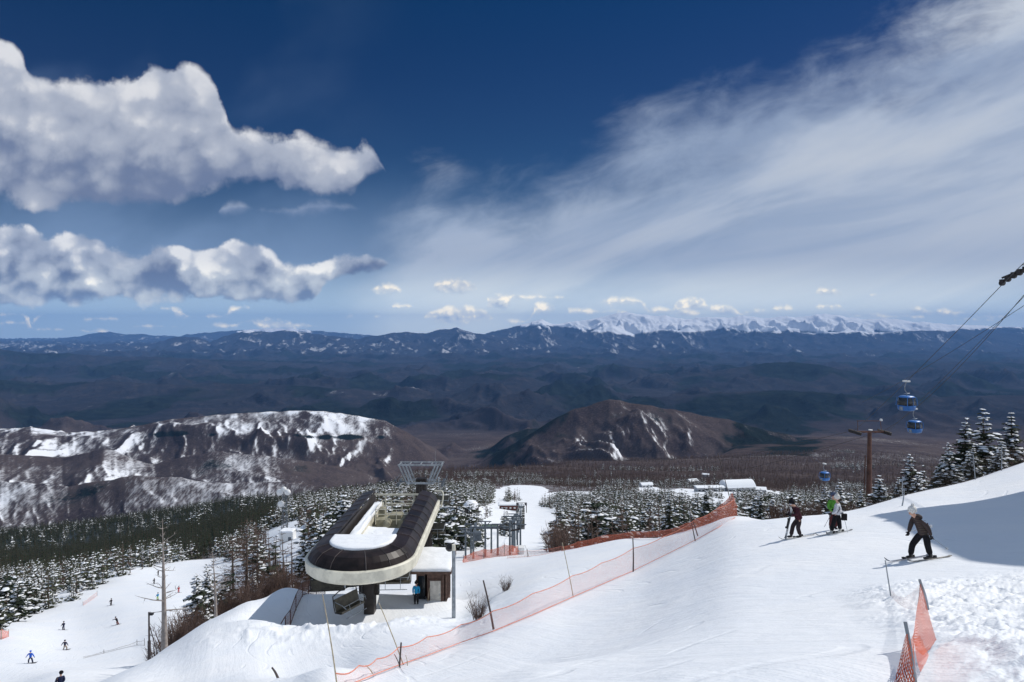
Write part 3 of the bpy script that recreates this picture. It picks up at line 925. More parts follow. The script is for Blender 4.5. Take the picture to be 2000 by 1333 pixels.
def simple_mat(name, color, rough=0.7, metal=0.0, var=0.12, scale=6.0, bump=0.0, spec=0.4, color2=None):
    m, k, b = new_mat(name)
    tcn = k.node('ShaderNodeTexCoord')
    n = k.noise(tcn.outputs['Object'], scale, 5.0, 0.65)
    c2 = color2 or tuple(x * (1 - 2.2 * var) for x in color)
    c1 = tuple(min(1, x * (1 + var)) for x in color)
    k.link(k.mix(k.ss(n, 0.35, 0.68), c1, c2), b.inputs['Base Color'])
    b.inputs['Roughness'].default_value = rough
    b.inputs['Metallic'].default_value = metal
    b.inputs['Specular IOR Level'].default_value = spec
    if bump:
        bp = k.node('ShaderNodeBump')
        bp.inputs['Strength'].default_value = 0.6
        bp.inputs['Distance'].default_value = bump
        k.link(n, bp.inputs['Height'])
        k.link(bp.outputs[0], b.inputs['Normal'])
    return m


def foliage_mat(name, c1, c2):
    m, k, b = new_mat(name)
    oi = k.node('ShaderNodeObjectInfo')
    tcn = k.node('ShaderNodeTexCoord')
    n = k.noise(tcn.outputs['Object'], 1.6, 3.0, 0.6)
    f = k.m('ADD', k.m('MULTIPLY', n, 0.7), k.m('MULTIPLY', oi.outputs['Random'], 0.5))
    k.link(k.mix(k.ss(f, 0.3, 0.9), c1, c2), b.inputs['Base Color'])
    b.inputs['Roughness'].default_value = 0.8
    b.inputs['Specular IOR Level'].default_value = 0.15
    return m


M_NEEDLE = foliage_mat("fir_needles", (0.022, 0.032, 0.020), (0.052, 0.058, 0.034))
M_NEEDLE_B = foliage_mat("frosted_needles", (0.05, 0.062, 0.05), (0.10, 0.105, 0.09))
M_BARK = simple_mat("conifer_bark", (0.10, 0.075, 0.06), 0.9, scale=12, bump=0.01)
M_DEAD = simple_mat("weathered_wood", (0.30, 0.26, 0.235), 0.85, scale=5, bump=0.01)
M_TWIG = foliage_mat("bare_twigs", (0.085, 0.055, 0.045), (0.15, 0.10, 0.08))
M_SNOWLOAD = simple_mat("snow_on_branches", (0.84, 0.86, 0.89), 0.7, var=0.03, scale=4, spec=0.2)


class Acc:
    def __init__(self):
        self.v, self.f = [], []

    def add(self, vs, fs):
        n = len(self.v)
        self.v.extend([tuple(map(float, p)) for p in vs])
        self.f.extend([[i + n for i in q] for q in fs])

    def tube(self, pts, rads, n=6, cap=True):
        """tapered tube along points"""
        base = len(self.v)
        P = [Vector(p) for p in pts]
        for i, p in enumerate(P):
            d = (P[min(i + 1, len(P) - 1)] - P[max(i - 1, 0)])
            d = d.normalized() if d.length > 1e-9 else Vector((0, 0, 1))
            a = d.orthogonal().normalized() if i == 0 else (a - d * a.dot(d)).normalized()
            b = d.cross(a)
            for j in range(n):
                t = 2 * math.pi * j / n
                self.v.append(tuple(p + (a * math.cos(t) + b * math.sin(t)) * rads[i]))
        for i in range(len(P) - 1):
            for j in range(n):
                self.f.append([base + i * n + j, base + i * n + (j + 1) % n, base + (i + 1) * n + (j + 1) % n, base + (i + 1) * n + j])
        if cap:
            self.f.append([base + j for j in range(n)][::-1])
            self.f.append([base + (len(P) - 1) * n + j for j in range(n)])

    def box(self, c, s, rz=0.0, mat=None):
        M = Matrix.Translation(Vector(c)) @ Matrix.Rotation(rz, 4, 'Z')
        if mat is not None:
            M = mat
        h = [x / 2 for x in s]
        vs = [M @ Vector((x * h[0], y * h[1], z * h[2])) for z in (-1, 1) for y in (-1, 1) for x in (-1, 1)]
        self.add(vs, [(0, 2, 3, 1), (4, 5, 7, 6), (0, 1, 5, 4), (2, 6, 7, 3), (0, 4, 6, 2), (1, 3, 7, 5)])

    def prism(self, pts2, z0, z1, flip=False):
        n = len(pts2)
        vs = [(p[0], p[1], z0) for p in pts2] + [(p[0], p[1], z1) for p in pts2]
        fs = [list(range(n))[::-1], [n + i for i in range(n)]] + [[i, (i + 1) % n, n + (i + 1) % n, n + i] for i in range(n)]
        self.add(vs, fs)

    def obj(self, name, mat, parent=None, smooth=False, loc=None):
        return mesh_obj(name, self.v, self.f, mat, parent, smooth, loc)


def blob(acc, c, ax, r, rng, n=6):
    """a small flattened lump of snow lying along ax"""
    ax = Vector(ax)
    L, W, H = r
    side = Vector((0, 0, 1)).cross(ax)
    side = side.normalized() if side.length > 1e-4 else Vector((1, 0, 0))
    c = Vector(c)
    vs = [c + Vector((0, 0, H * 0.9))]
    for j in range(n):
        t = 2 * math.pi * j / n
        q = 0.8 + 0.4 * rng.random()
        vs.append(c + ax * (math.cos(t) * L * q) + side * (math.sin(t) * W * q) + Vector((0, 0, -H * 0.25)))
    for j in range(n):
        t = 2 * math.pi * (j + .5) / n
        vs.append(c + ax * (math.cos(t) * L * 0.6) + side * (math.sin(t) * W * 0.6) + Vector((0, 0, H * 0.55)))
    fs = []
    for j in range(n):
        fs.append([1 + j, 1 + (j + 1) % n, 1 + n + j])
        fs.append([1 + n + j, 1 + (j + 1) % n, 1 + n + (j + 1) % n])
        fs.append([0, 1 + n + j, 1 + n + (j + 1) % n])
    acc.add(vs, fs)


def conifer(name, h, rad_, seed, levels, per, sprays, snow, mode='fir', parent_label=("fir", "tree"), density=1.0, stuff=False):
    """trunk, crown of drooping boughs made of many small sprays, and the snow lying on the boughs"""
    rng = random.Random(seed)
    tr, cr, sn = Acc(), Acc(), Acc()
    bend = (rng.uniform(-.2, .2), rng.uniform(-.2, .2))

    def axis(t):
        return Vector((bend[0] * t * t, bend[1] * t * t, h * t))
    tr.tube([axis(t) for t in (-0.06, 0.0, 0.3, 0.6, 0.85, 1.0)], [h * .022, h * .019, h * .014, h * .009, h * .004, h * .001], 6)
    ph = rng.random() * 6
    for i in range(levels):
        t = 0.10 + 0.885 * (i + rng.uniform(-.25, .25)) / (levels - 1)
        t = min(max(t, 0.08), 0.985)
        if mode == 'fir':
            rr = rad_ * (1 - t) ** 0.82 * (0.78 + 0.3 * math.sin(ph + i * 1.9)) + 0.07
        else:   # pine: broader, clumpy, rounded top
            rr = rad_ * (math.sin(math.pi * min(1, (0.12 + 0.88 * (1 - t)) * 0.80)) ** 0.7) * (0.7 + 0.3 * math.sin(ph + i * 2.3))
        n = max(3, int(per * (0.55 + 0.6 * (1 - t))))
        a0 = rng.random() * 6.28
        for j in range(n):
            if rng.random() > density:
                continue
            a = a0 + 6.283 * (j + rng.uniform(-.3, .3)) / n
            L = rr * rng.uniform(0.62, 1.15)
            d = Vector((math.cos(a), math.sin(a), 0))
            sd_ = Vector((-math.sin(a), math.cos(a), 0))
            p0 = axis(t)
            lift = rng.uniform(-0.05, 0.28) if mode == 'fir' else rng.uniform(0.0, 0.45)
            droop = rng.uniform(0.25, 0.55) if snow > 0.3 else rng.uniform(0.1, 0.35)

            def bp(s):
                return p0 + d * (L * s) + Vector((0, 0, L * (lift * s - droop * s * s)))
            for q in range(sprays):
                s = (q + 0.6 + rng.uniform(-.25, .25)) / sprays
                c = bp(s)
                wv_ = L * (0.16 + 0.34 * (1 - s)) * rng.uniform(.7, 1.2) + 0.06
                ln = L * rng.uniform(.20, .34) + 0.06
                tip = d * ln
                for sg in (-1, 1):
                    e = c + sd_ * sg * wv_ + tip * rng.uniform(.4, 1.0) + Vector((0, 0, -wv_ * rng.uniform(.1, .7)))
                    b2 = c + tip * 0.9 + Vector((0, 0, -ln * 0.12))
                    b3 = c - d * ln * .35 + Vector((0, 0, -wv_ * 0.25))
                    cr.add([c + Vector((0, 0, .03)), e, b2], [(0, 1, 2)] if sg > 0 else [(0, 2, 1)])
                    cr.add([c, b3 + sd_ * sg * wv_ * .55, e + Vector((0, 0, -wv_ * rng.uniform(.15, .5)))], [(0, 1, 2)])
                if rng.random() < 0.7:
                    cr.add([c - d * ln * .3, c + tip, c + sd_ * rng.uniform(-.3, .3) * wv_ + Vector((0, 0, -wv_ * rng.uniform(.6, 1.3)))], [(0, 1, 2)])
                if rng.random() < snow and s > 0.22:
                    blob(sn, c + tip * .2 + sd_ * rng.uniform(-.25, .25) * wv_ + Vector((0, 0, .05)), (d + sd_ * rng.uniform(-.5, .5)).normalized(),
                         (ln * rng.uniform(.5, .95) + .05, wv_ * rng.uniform(.35, .8) + .03, 0.05 + 0.13 * wv_ * rng.uniform(.5, 1.6)), rng, 5)
    return tr, cr, sn


def larch(h, rad_, seed, levels, per, twigs, thick=1.0, dead=False, t0=0.12):
    rng = random.Random(seed)
    tr, cr = Acc(), Acc()
    bend = (rng.uniform(-.3, .3), rng.uniform(-.3, .3))

    def axis(t):
        return Vector((bend[0] * t * t, bend[1] * t * t, h * t))
    k_ = 1.5 if dead else 1.0
    tr.tube([axis(t) for t in (-0.06, 0.0, 0.25, 0.55, 0.8, 1.0)], [h * .020 * k_, h * .017 * k_, h * .012 * k_, h * .008 * k_, h * .004, h * .0015], 7)
    for i in range(levels):
        t = t0 + (0.97 - t0) * (i + rng.uniform(-.4, .4)) / (levels - 1)
        t = min(max(t, 0.08), 0.98)
        for j in range(per):
            a = rng.random() * 6.283
            L = (rad_ * (1 - t) ** 0.6 * rng.uniform(.35, 1.1) + 0.12) * (rng.uniform(.3, 1.0) if dead else 1)
            d = Vector((math.cos(a), math.sin(a), 0))
            sd_ = Vector((-math.sin(a), math.cos(a), 0))
            up = rng.uniform(-.15, .45) if not dead else rng.uniform(-.2, .5)
            p0 = axis(t)
            pts = [p0 + d * (L * s) + Vector((0, 0, L * (up * s + .1 * s * s))) + sd_ * (L * .12 * math.sin(3 * s + j)) for s in (0, .4, .75, 1.0)]
            w_ = (0.010 + 0.012 * L) * thick
            cr.tube(pts, [w_, w_ * .7, w_ * .45, w_ * .12], 3, False)
            for q in range(twigs):
                s = rng.uniform(.25, 1.0)
                c = p0 + d * (L * s) + Vector((0, 0, L * (up * s + .1 * s * s)))
                e = c + (d * rng.uniform(.1, .5) + sd_ * rng.uniform(-.6, .6) + Vector((0, 0, rng.uniform(-.25, .5)))) * (L * .45 + .1)
                ww = 0.010 * thick + 0.004 * L
                o = (e - c).cross(Vector((rng.uniform(-1, 1), rng.uniform(-1, 1), 1)))
                o = o.normalized() * ww if o.length > 1e-6 else Vector((ww, 0, 0))
                cr.add([c - o, c + o, e], [(0, 1, 2)])
                e2 = c.lerp(e, .5) + Vector((rng.uniform(-1, 1), rng.uniform(-1, 1), rng.uniform(-.3, 1))) * (.16 * L + .03)
                m_ = c.lerp(e, .45)
                cr.add([m_ - o * .6, m_ + o * .6, e2], [(0, 1, 2)])
    return tr, cr


def tree_proto(name, kind, h, rad_, seed, snow=0.5, lod=0, mat=None, density=1.0):
    """hidden away below nothing: the first of each is itself used as a tree"""
    root = bpy.data.objects.new(name, None)
    COL.objects.link(root)
    root.empty_display_size = .3
    if kind in ('fir', 'pine'):
        lv, per, sp = [(int(h * 2.3), 8, 4), (int(h * 1.35), 6, 3), (7, 5, 2)][lod]
        if lod == 2:
            rad_ *= 1.2
        tr, cr, sn = conifer(name, h, rad_, seed, lv, per, sp, snow, kind, density=density)
        tr.obj("trunk", M_BARK, root, True)
        nb = len(cr.f)
        cr.add(sn.v, sn.f)
        co = cr.obj("crown", mat or M_NEEDLE, root)
        co.data.materials.append(M_SNOWLOAD)
        co.data.polygons.foreach_set('material_index', np.array([0] * nb + [1] * (len(cr.f) - nb), dtype=np.int32))
    else:
        lv, per, tw = [(int(h * 2.6), 5, 9), (int(h * 1.4), 4, 5), (7, 3, 2)][lod]
        tr, cr = larch(h, rad_, seed, lv, per, tw, [1.0, 2.0, 5.0][lod])
        tr.obj("trunk", M_BARK, root, True)
        cr.obj("crown", M_TWIG, root)
    if kind == 'larch' and lod == 2:
        root.children[1].data.name = 'larch_far_crown'
    return root, h


P_NEAR = [tree_proto("snowy_fir", 'fir', 9.5, 2.3, 1, .45), tree_proto("snowy_fir", 'fir', 8.5, 2.5, 2, .5), tree_proto("snowy_fir", 'fir', 10.5, 2.2, 3, .4)]
P_MID = [tree_proto("snowy_fir", 'pine', 8.5, 2.6, 11, .62, 1), tree_proto("snowy_fir", 'pine', 9.5, 2.9, 12, .62, 1), tree_proto("snowy_fir", 'fir', 10.0, 2.6, 13, .5, 1),
         tree_proto("snowy_fir", 'fir', 8.0, 2.3, 14, .6, 1), tree_proto("snowy_fir", 'pine', 7.5, 2.5, 15, .45, 1)]
P_DARK = [tree_proto("dark_fir", 'fir', 9.0, 2.0, 21, .10, 1), tree_proto("dark_fir", 'fir', 8.0, 2.1, 22, .06, 1)]
P_LARCH = [tree_proto("bare_larch", 'larch', 9.5, 2.0, 31, lod=1), tree_proto("bare_larch", 'larch', 8.0, 2.2, 32, lod=1)]
FAR_P = [tree_proto("snowy_fir", 'fir', 9.0, 2.4, 41, .55, 2), tree_proto("snowy_fir", 'pine', 8.0, 2.6, 42, .55, 2), tree_proto("snowy_fir", 'fir', 9.5, 2.1, 43, .15, 2), tree_proto("snowy_fir", 'pine', 9.5, 2.8, 45, .3, 2)]
FAR_D = [tree_proto("dark_fir", 'fir', 9.0, 2.6, 44, 0.0, 2)]
FAR_L = [tree_proto("bare_larch", 'larch', 9.0, 2.4, 51, lod=2), tree_proto("bare_larch", 'larch', 8.0, 2.6, 52, lod=2)]

# ------------------------------------------------------------------ where the trees stand
def inpoly(x, y, poly):
    r = np.zeros(np.shape(x), dtype=bool)
    n = len(poly)
    for i in range(n):
        x1, y1 = poly[i]
        x2, y2 = poly[(i + 1) % n]
        c = ((y1 > y) != (y2 > y)) & (x < (x2 - x1) * (y - y1) / ((y2 - y1) or 1e-9) + x1)
        r ^= c
    return r


OPEN_POLY = [
    [(-300, 1290), (-100, 1262), (0, 1236), (60, 1207), (160, 1168), (220, 1134), (300, 1106), (400, 1090), (470, 1096), (500, 1120), (470, 1200), (330, 1275), (160, 1360), (-300, 1500)],
    [(840, 1000), (862, 968), (900, 962), (905, 985), (960, 985), (965, 960), (1000, 948), (1060, 950), (1165, 966), (1160, 978), (1075, 975), (1040, 984), (1085, 998), (1108, 1012),
     (1098, 1040), (1085, 1075), (1080, 1140), (700, 1180), (850, 1120), (880, 1095), (865, 1060)],
    [(520, 1048), (575, 1035), (625, 1045), (612, 1085), (560, 1140), (525, 1110)],
]
ISLANDS = [  # stands of trees inside the open snow: bearing, row, half width, half height
    (922, 984, 34, 8), (880, 990, 14, 5), (905, 1052, 38, 26), (868, 1075, 26, 24), (980, 1042, 18, 8), (948, 1010, 12, 3), (1000, 978, 16, 4)]
CREST = [(-400, 120), (0, 112), (330, 64), (410, 58), (490, 60), (560, 62), (640, 66), (740, 76), (820, 86), (960, 100), (1050, 110), (1120, 88), (1237, 82), (1340, 75), (1440, 70), (1540, 78), (1650, 74), (1720, 62), (1780, 60), (1900, 60), (2000, 64), (2200, 70)]


def visible(X, Y, Zt):
    """is the point above every nearer bit of ground?"""
    r = np.ones(X.shape, dtype=bool)
    rt = Zt / Y
    for s in np.linspace(0.12, 0.97, 42):
        r &= (ground(X * s, Y * s) / (Y * s)) < rt
    return r


def candidates(px0, px1, Y0, Y1, spacing, seed):
    rng = np.random.RandomState(seed)
    x0, x1 = min(u_of(px0) * Y0, u_of(px0) * Y1), max(u_of(px1) * Y0, u_of(px1) * Y1)
    nx, ny = int((x1 - x0) / spacing) + 1, int((Y1 - Y0) / spacing) + 1
    gx, gy = np.meshgrid(np.arange(nx), np.arange(ny))
    X = (x0 + (gx + rng.rand(ny, nx) * .9) * spacing).ravel()
    Y = (Y0 + (gy + rng.rand(ny, nx) * .9) * spacing).ravel()
    u = X / Y
    ok = (u > u_of(px0)) & (u < u_of(px1)) & (Y > Y0) & (Y < Y1)
    X, Y = X[ok], Y[ok]
    Zg = ground(X, Y)
    px, py = pix(X, Y, Zg)
    ok = Y > np.interp(px, [a for a, _ in CREST], [b for _, b in CREST])
    for P in OPEN_POLY:
        ok &= ~inpoly(px, py, P)
    for (cx, cy, rx, ry) in OPEN_FIELDS[:3] + OPEN_FIELDS[5:12]:
        ok &= ((px - cx) / rx) ** 2 + ((py - cy) / ry) ** 2 > rng.rand(len(px)) * .5 + .7
    isl = np.zeros(len(px), dtype=bool)
    for (cx, cy, rx, ry) in ISLANDS:
        isl |= ((px - cx) / rx) ** 2 + ((py - cy) / ry) ** 2 < 1
    ok |= isl & (Y > 80)
    return X[ok], Y[ok], Zg[ok], px[ok], py[ok]


SPOTS = []   # X, Y, Z, px, py
for (a, b, y0, y1, sp, sd_) in [(-60, 500, 100, 340, 5.2, 1), (380, 850, 62, 260, 4.6, 2), (840, 1100, 85, 300, 4.6, 3), (1085, 1540, 72, 330, 4.3, 4), (1540, 2080, 52, 200, 3.6, 5)]:
    X, Y, Zg, px, py = candidates(a, b, y0, y1, sp, sd_)
    vis = visible(X, Y, Zg + 8.0)
    SPOTS.append(np.stack([X, Y, Zg, px, py], -1)[vis])
SPOTS = np.concatenate(SPOTS)
print("near tree spots", len(SPOTS))


def in_region(px):
    return 0 if px < 380 else 1 if px < 860 else 2 if px < 1100 else 3 if px < 1540 else 4


REG_LABEL = [
    ("snow-dusted fir in the tree belt along the far left ski run", "firs along the left ski run"),
    ("snow-dusted fir in the woods left of and behind the lift station", "firs behind the lift station"),
    ("snow-dusted fir in the small stands beside the lower piste", "firs beside the lower piste"),
    ("snow-dusted fir in the dense wood below the orange net", "firs in the wood below the net"),
    ("snow-dusted fir beyond the snow ridge on the right", "firs beyond the right ridge")]
REG_LARCH = [
    ("bare brown larch among the firs along the far left ski run", "larches along the left ski run"),
    ("bare brown larch among the firs behind the lift station", "larches behind the lift station"),
    ("bare brown larch beside the lower piste", "larches beside the lower piste"),
    ("bare brown larch in the wood below the orange net", "larches in the wood below the net"),
    ("bare brown larch beyond the snow ridge on the right", "larches beyond the right ridge")]
rng = random.Random(5)
size = SPOTS[:, 1] * -1.0
order = np.argsort(SPOTS[:, 1])
in_frame = [i for i in order if -40 < SPOTS[i, 3] < 2040]
n_fir = n_larch = 0
rest = []
protos_used = set()
KC = {}
for P in P_NEAR + P_MID + P_DARK + P_LARCH:
    KC[P[0].name] = kids_of(P[0])
kinds_used = {}


CAP = [(-100, 1108), (0, 1106), (100, 1092), (200, 1064), (300, 1046), (420, 1048), (480, 1020), (560, 990), (640, 978), (760, 948), (880, 962), (960, 988), (1090, 985), (1200, 968), (1440, 962), (1520, 970), (1600, 950),
       (1660, 958), (1720, 934), (1780, 905), (1840, 880), (1880, 862), (2050, 850)]


def capped(x, y, z, s, h):
    """keep a tree no taller than the tree line of the photograph at that bearing"""
    px, _ = pix(x, y, z)
    lim = (float(ratio(np.interp(px, [a for a, _ in CAP], [b for _, b in CAP]))) * y - z) / h
    return min(s, lim)


def put_tree(P, x, y, z, s, label, group, cat="tree"):
    root = P[0]
    if root.name not in protos_used:
        protos_used.add(root.name)
        r = root
        r["label"] = label
        if group:
            r["group"] = group
    else:
        r = copy_thing(root, KC[root.name], label, group)
        if not group and "group" in r:
            del r["group"]
    r["category"] = cat
    r.location = (x, y, z - 0.15)
    r.rotation_euler = (rng.uniform(-.04, .04), rng.uniform(-.04, .04), rng.uniform(0, 6.28))
    q = s * rng.uniform(1.0, 1.4)
    r.scale = (q, q * rng.uniform(.9, 1.1), s * rng.uniform(.88, 1.06))
    return r


# trees one can point at, first
def special(P, px, Y, top_row, label, name=None, base=None):
    x = float(u_of(px, 900.0)) * Y
    z = gz(x, Y)
    top = float(ratio(top_row)) * Y
    s = max(0.2, (top - z) / P[1])
    r = put_tree(P, x, Y, z, s, label, None)
    r.scale = (s * 1.45, s * 1.45, s)
    return r


sp_xy = []
SPECIAL = [
    (P_NEAR[1], 668, 72, 962, "largest snow-laden fir directly left of the lift station"),
    (P_NEAR[0], 628, 78, 1008, "snow-heavy fir left of the station, beside the tallest one"),
    (P_NEAR[1], 600, 70, 1046, "short snowy fir at the left end of the station canopy"),
    (P_DARK[0], 535, 74, 1042, "dark snow-free fir just left of the dish tower"),
    (P_NEAR[0], 388, 60, 1120, "small snowy fir between the two dead trunks"),
    (P_DARK[1], 440, 64, 1104, "dark fir right of the second dead trunk"),
    (P_NEAR[2], 1880, 68, 812, "tall snowy fir, leftmost of the three peaks beyond the right ridge"),
    (P_NEAR[0], 1926, 74, 794, "tallest narrow fir in the middle of the right-hand clump"),
    (P_NEAR[2], 1978, 78, 802, "sparse fir at the right edge of the picture"),
    (P_NEAR[1], 1836, 62, 888, "small snowy fir left of the three tall firs"),
    (P_NEAR[0], 1776, 66, 884, "snowy fir standing alone between the pylon and the tall firs"),
    (P_NEAR[1], 1726, 70, 926, "bushy snowy fir directly right of the gondola pylon"),
    (P_NEAR[2], 1756, 64, 930, "low snowy fir, second one right of the gondola pylon"),
    (P_NEAR[1], 1632, 60, 938, "snowy fir behind the skier in the white jacket"),
    (P_NEAR[0], 1606, 66, 948, "fir half hiding the lowest blue gondola"),
    (P_NEAR[2], 1662, 64, 962, "small fir directly left of the gondola pylon"),
    (P_NEAR[0], 1480, 82, 958, "round snowy fir right of the peak of the orange net"),
    (P_NEAR[1], 1508, 92, 968, "second snowy fir right of the peak of the orange net"),
    (P_NEAR[0], 1856, 60, 862, "snowy fir directly below the leftmost tall peak"),
    (P_NEAR[1], 1955, 64, 852, "dense snowy fir right of the tallest narrow fir"),
    (P_NEAR[2], 1905, 62, 868, "snowy fir between the leftmost and the tallest narrow fir"),
]
for (P, px, Y, top, lab) in SPECIAL:
    special(P, px, Y, top, lab)
    sp_xy.append((float(u_of(px, 900.0)) * Y, Y))
n_fir += len(SPECIAL)
big_larch = [(478, 66, 1012, "tallest bare larch, left of the dark fir and dish tower"), (1705, 70, 965, "thin bare larch behind the gondola pylon"),
             (455, 70, 1040, "slender bare larch beside the tallest one"), (500, 76, 1046, "bare larch between the tallest larch and the dark fir")]
tl = tree_proto("bare_larch", 'larch', 10.0, 2.0, 61, lod=0)
KC[tl[0].name] = kids_of(tl[0])
for (px, Y, top, lab) in big_larch:
    special(tl, px, Y, top, lab)
    sp_xy.append((float(u_of(px, 900.0)) * Y, Y))
n_larch += len(big_larch)

REST_F, REST_L, REST_D = [], [], []
for i in in_frame:
    X, Y, Zg, px, py = SPOTS[i]
    if any((X - a) ** 2 + (Y - b) ** 2 < 4.0 for a, b in sp_xy):
        continue
    reg = in_region(px)
    nv = float(fbm(np.array([X / 22.0 + 3]), np.array([Y / 22.0]), 2)[0])
    lp = [-0.18, 0.06, -0.2, -0.14, -0.05][reg]
    s = rng.uniform(.50, 1.12) * (0.9 if reg == 3 else 1.0)
    s = capped(X, Y, Zg, s, 9.3)
    if s < .3:
        continue
    if nv + rng.uniform(-.25, .25) < lp:
        if n_larch < 90:
            put_tree(P_LARCH[rng.randrange(2)], X, Y, Zg, s * .95, *REG_LARCH[reg])
            n_larch += 1
        else:
            REST_L.append((X, Y, Zg, s))
    else:
        if n_fir < 296:
            if rng.random() < .12:
                P = P_DARK[rng.randrange(2)]
            elif Y < 85:
                P = P_NEAR[rng.randrange(3)]
            else:
                P = P_MID[rng.randrange(5)]
            lab, grp = REG_LABEL[reg]
            if P in P_DARK:
                lab, grp = lab.replace("snow-dusted", "dark snow-free"), "dark " + grp
            put_tree(P, X, Y, Zg, s, lab, grp)
            n_fir += 1
        else:
            REST_F.append((X, Y, Zg, s))
print("firs", n_fir, "larches", n_larch, "rest", len(REST_F), len(REST_L))

X, Y, Zg, px, py = candidates(-60, 760, 620, 1560, 11.0, 34)
v = visible(X, Y, Zg + 9)
for a, b, c, ok in zip(X, Y, Zg, v):
    if ok:
        (REST_D if rng.random() < .9 else REST_F).append((a, b, c, rng.uniform(.55, 1.7)))
# farther woods: many thousands of trees nobody could count
X, Y, Zg, px, py = candidates(-60, 2060, 300, 620, 4.8, 31)
v = visible(X, Y, Zg + 8)
for a, b, c, ok in zip(X, Y, Zg, v):
    if ok:
        pxx, _ = pix(a, b, c)
        if pxx < 540 and b > 330:
            REST_D.append((a, b, c, rng.uniform(.6, 1.2)))
        else:
            (REST_F if rng.random() < .78 else REST_L).append((a, b, c, rng.uniform(.42, 1.25)))
X, Y, Zg, px, py = candidates(760, 2060, 620, 1500, 8.5, 32)
v = visible(X, Y, Zg + 9)
nv = fbm(X / 160.0, Y / 160.0 + 4, 3)
for a, b, c, ok, n_ in zip(X, Y, Zg, v, nv):
    if ok:
        (REST_F if n_ + rng.uniform(-.2, .2) > .06 + (b - 600) / 2600.0 else REST_L).append((a, b, c, rng.uniform(.8, 1.4)))
X, Y, Zg, px, py = candidates(780, 2060, 1500, 3300, 20.0, 33)
v = visible(X, Y, Zg + 10)
nv = fbm(X / 300.0, Y / 300.0 + 4, 3)
for a, b, c, ok, n_ in zip(X, Y, Zg, v, nv):
    if ok:
        (REST_F if n_ > .34 else REST_L).append((a, b, c, rng.uniform(1.2, 1.9)))
print("wood stuff", len(REST_F), len(REST_L))


def bake_wood(name, pts, protos, label):
    """one mesh holding a far wood as a mass"""
    src = []
    for P in protos:
        parts = []
        for ch in P[0].children:
            me = ch.data
            co = np.empty(len(me.vertices) * 3, dtype=np.float32)
            me.vertices.foreach_get('co', co)
            ls = np.empty(len(me.polygons), dtype=np.int32)
            lt = np.empty(len(me.polygons), dtype=np.int32)
            me.polygons.foreach_get('loop_start', ls)
            me.polygons.foreach_get('loop_total', lt)
            vi = np.empty(len(me.loops), dtype=np.int32)
            me.loops.foreach_get('vertex_index', vi)
            mi = np.empty(len(me.polygons), dtype=np.int32)
            me.polygons.foreach_get('material_index', mi)
            parts.append((co.reshape(-1, 3), vi, lt, list(me.materials), mi))
        src.append(parts)
    mats = []
    for parts in src:
        for p_ in parts:
            for q_ in p_[3]:
                if q_ not in mats:
                    mats.append(q_)
    V, L, T, MI = [], [], [], []
    off = 0
    rr = np.random.RandomState(3)
    for (x, y, z, s) in pts:
        a = rr.rand() * 6.28
        parts = src[rr.randint(len(src))]
        ca, sa = math.cos(a) * s, math.sin(a) * s
        for (co, vi, lt, mt, mi) in parts:
            c2 = np.empty_like(co)
            c2[:, 0] = co[:, 0] * ca - co[:, 1] * sa + x
            c2[:, 1] = co[:, 0] * sa + co[:, 1] * ca + y
            c2[:, 2] = co[:, 2] * s + z - .2
            V.append(c2)
            L.append(vi + off)
            T.append(lt)
            MI.append(np.array([mats.index(q_) for q_ in mt], dtype=np.int32)[mi])
            off += len(co)
    V, L, T, MI = np.concatenate(V), np.concatenate(L), np.concatenate(T), np.concatenate(MI)
    me = bpy.data.meshes.new(name)
    me.vertices.add(len(V))
    me.vertices.foreach_set('co', V.ravel())
    me.loops.add(len(L))
    me.loops.foreach_set('vertex_index', L.astype(np.int32))
    me.polygons.add(len(T))
    me.polygons.foreach_set('loop_start', np.concatenate([[0], np.cumsum(T)[:-1]]).astype(np.int32))
    for mt in mats:
        me.materials.append(mt)
    me.polygons.foreach_set('material_index', MI)
    me.update()
    ob = bpy.data.objects.new(name, me)
    COL.objects.link(ob)
    tag(ob, label, "wood", kind="stuff")
    print(name, len(V), "verts")
    return ob


bake_wood("fir_wood", REST_F, FAR_P, "far-off snowy fir woods covering the slopes below the piste")
bake_wood("larch_wood", REST_L, FAR_L, "far-off bare brown larch woods on the lower slopes")
bake_wood("conifer_wood", REST_D, FAR_D, "dark snow-free conifer woods on the ridge behind the left tree belt")
for P in FAR_P + FAR_L + FAR_D:
    for ch in list(P[0].children):
        bpy.data.objects.remove(ch)
    bpy.data.objects.remove(P[0])
for P in P_NEAR + P_MID + P_DARK + P_LARCH:
    if P[0].name not in protos_used:
        for ch in list(P[0].children):
            bpy.data.objects.remove(ch)
        bpy.data.objects.remove(P[0])
# ------------------------------------------------------------------ materials for built things
M_CREAM = simple_mat("cream_painted_steel", (0.66, 0.63, 0.52), 0.45, var=0.08, scale=1.5)
M_GLASS = simple_mat("dark_tinted_panels", (0.022, 0.015, 0.014), 0.38, var=0.3, scale=0.8, spec=0.22)
M_DARK = simple_mat("dark_brown_steel", (0.030, 0.024, 0.022), 0.5, var=0.2, scale=2.0)
M_SEAM = simple_mat("grey_seam", (0.10, 0.085, 0.08), 0.4, var=0.1)
M_OLIVE = simple_mat("olive_vinyl", (0.075, 0.068, 0.050), 0.45, var=0.2, scale=3.0)
M_STEEL = simple_mat("galvanised_steel", (0.30, 0.33, 0.36), 0.5, 0.4, var=0.15, scale=3.0)
M_GREY = simple_mat("grey_blue_steel", (0.13, 0.155, 0.18), 0.5, 0.3, var=0.15, scale=3.0)
M_ROPE = simple_mat("steel_rope", (0.06, 0.06, 0.065), 0.6, 0.3)
M_RUST = simple_mat("rust_brown_paint", (0.135, 0.062, 0.045), 0.6, var=0.18, scale=1.2)
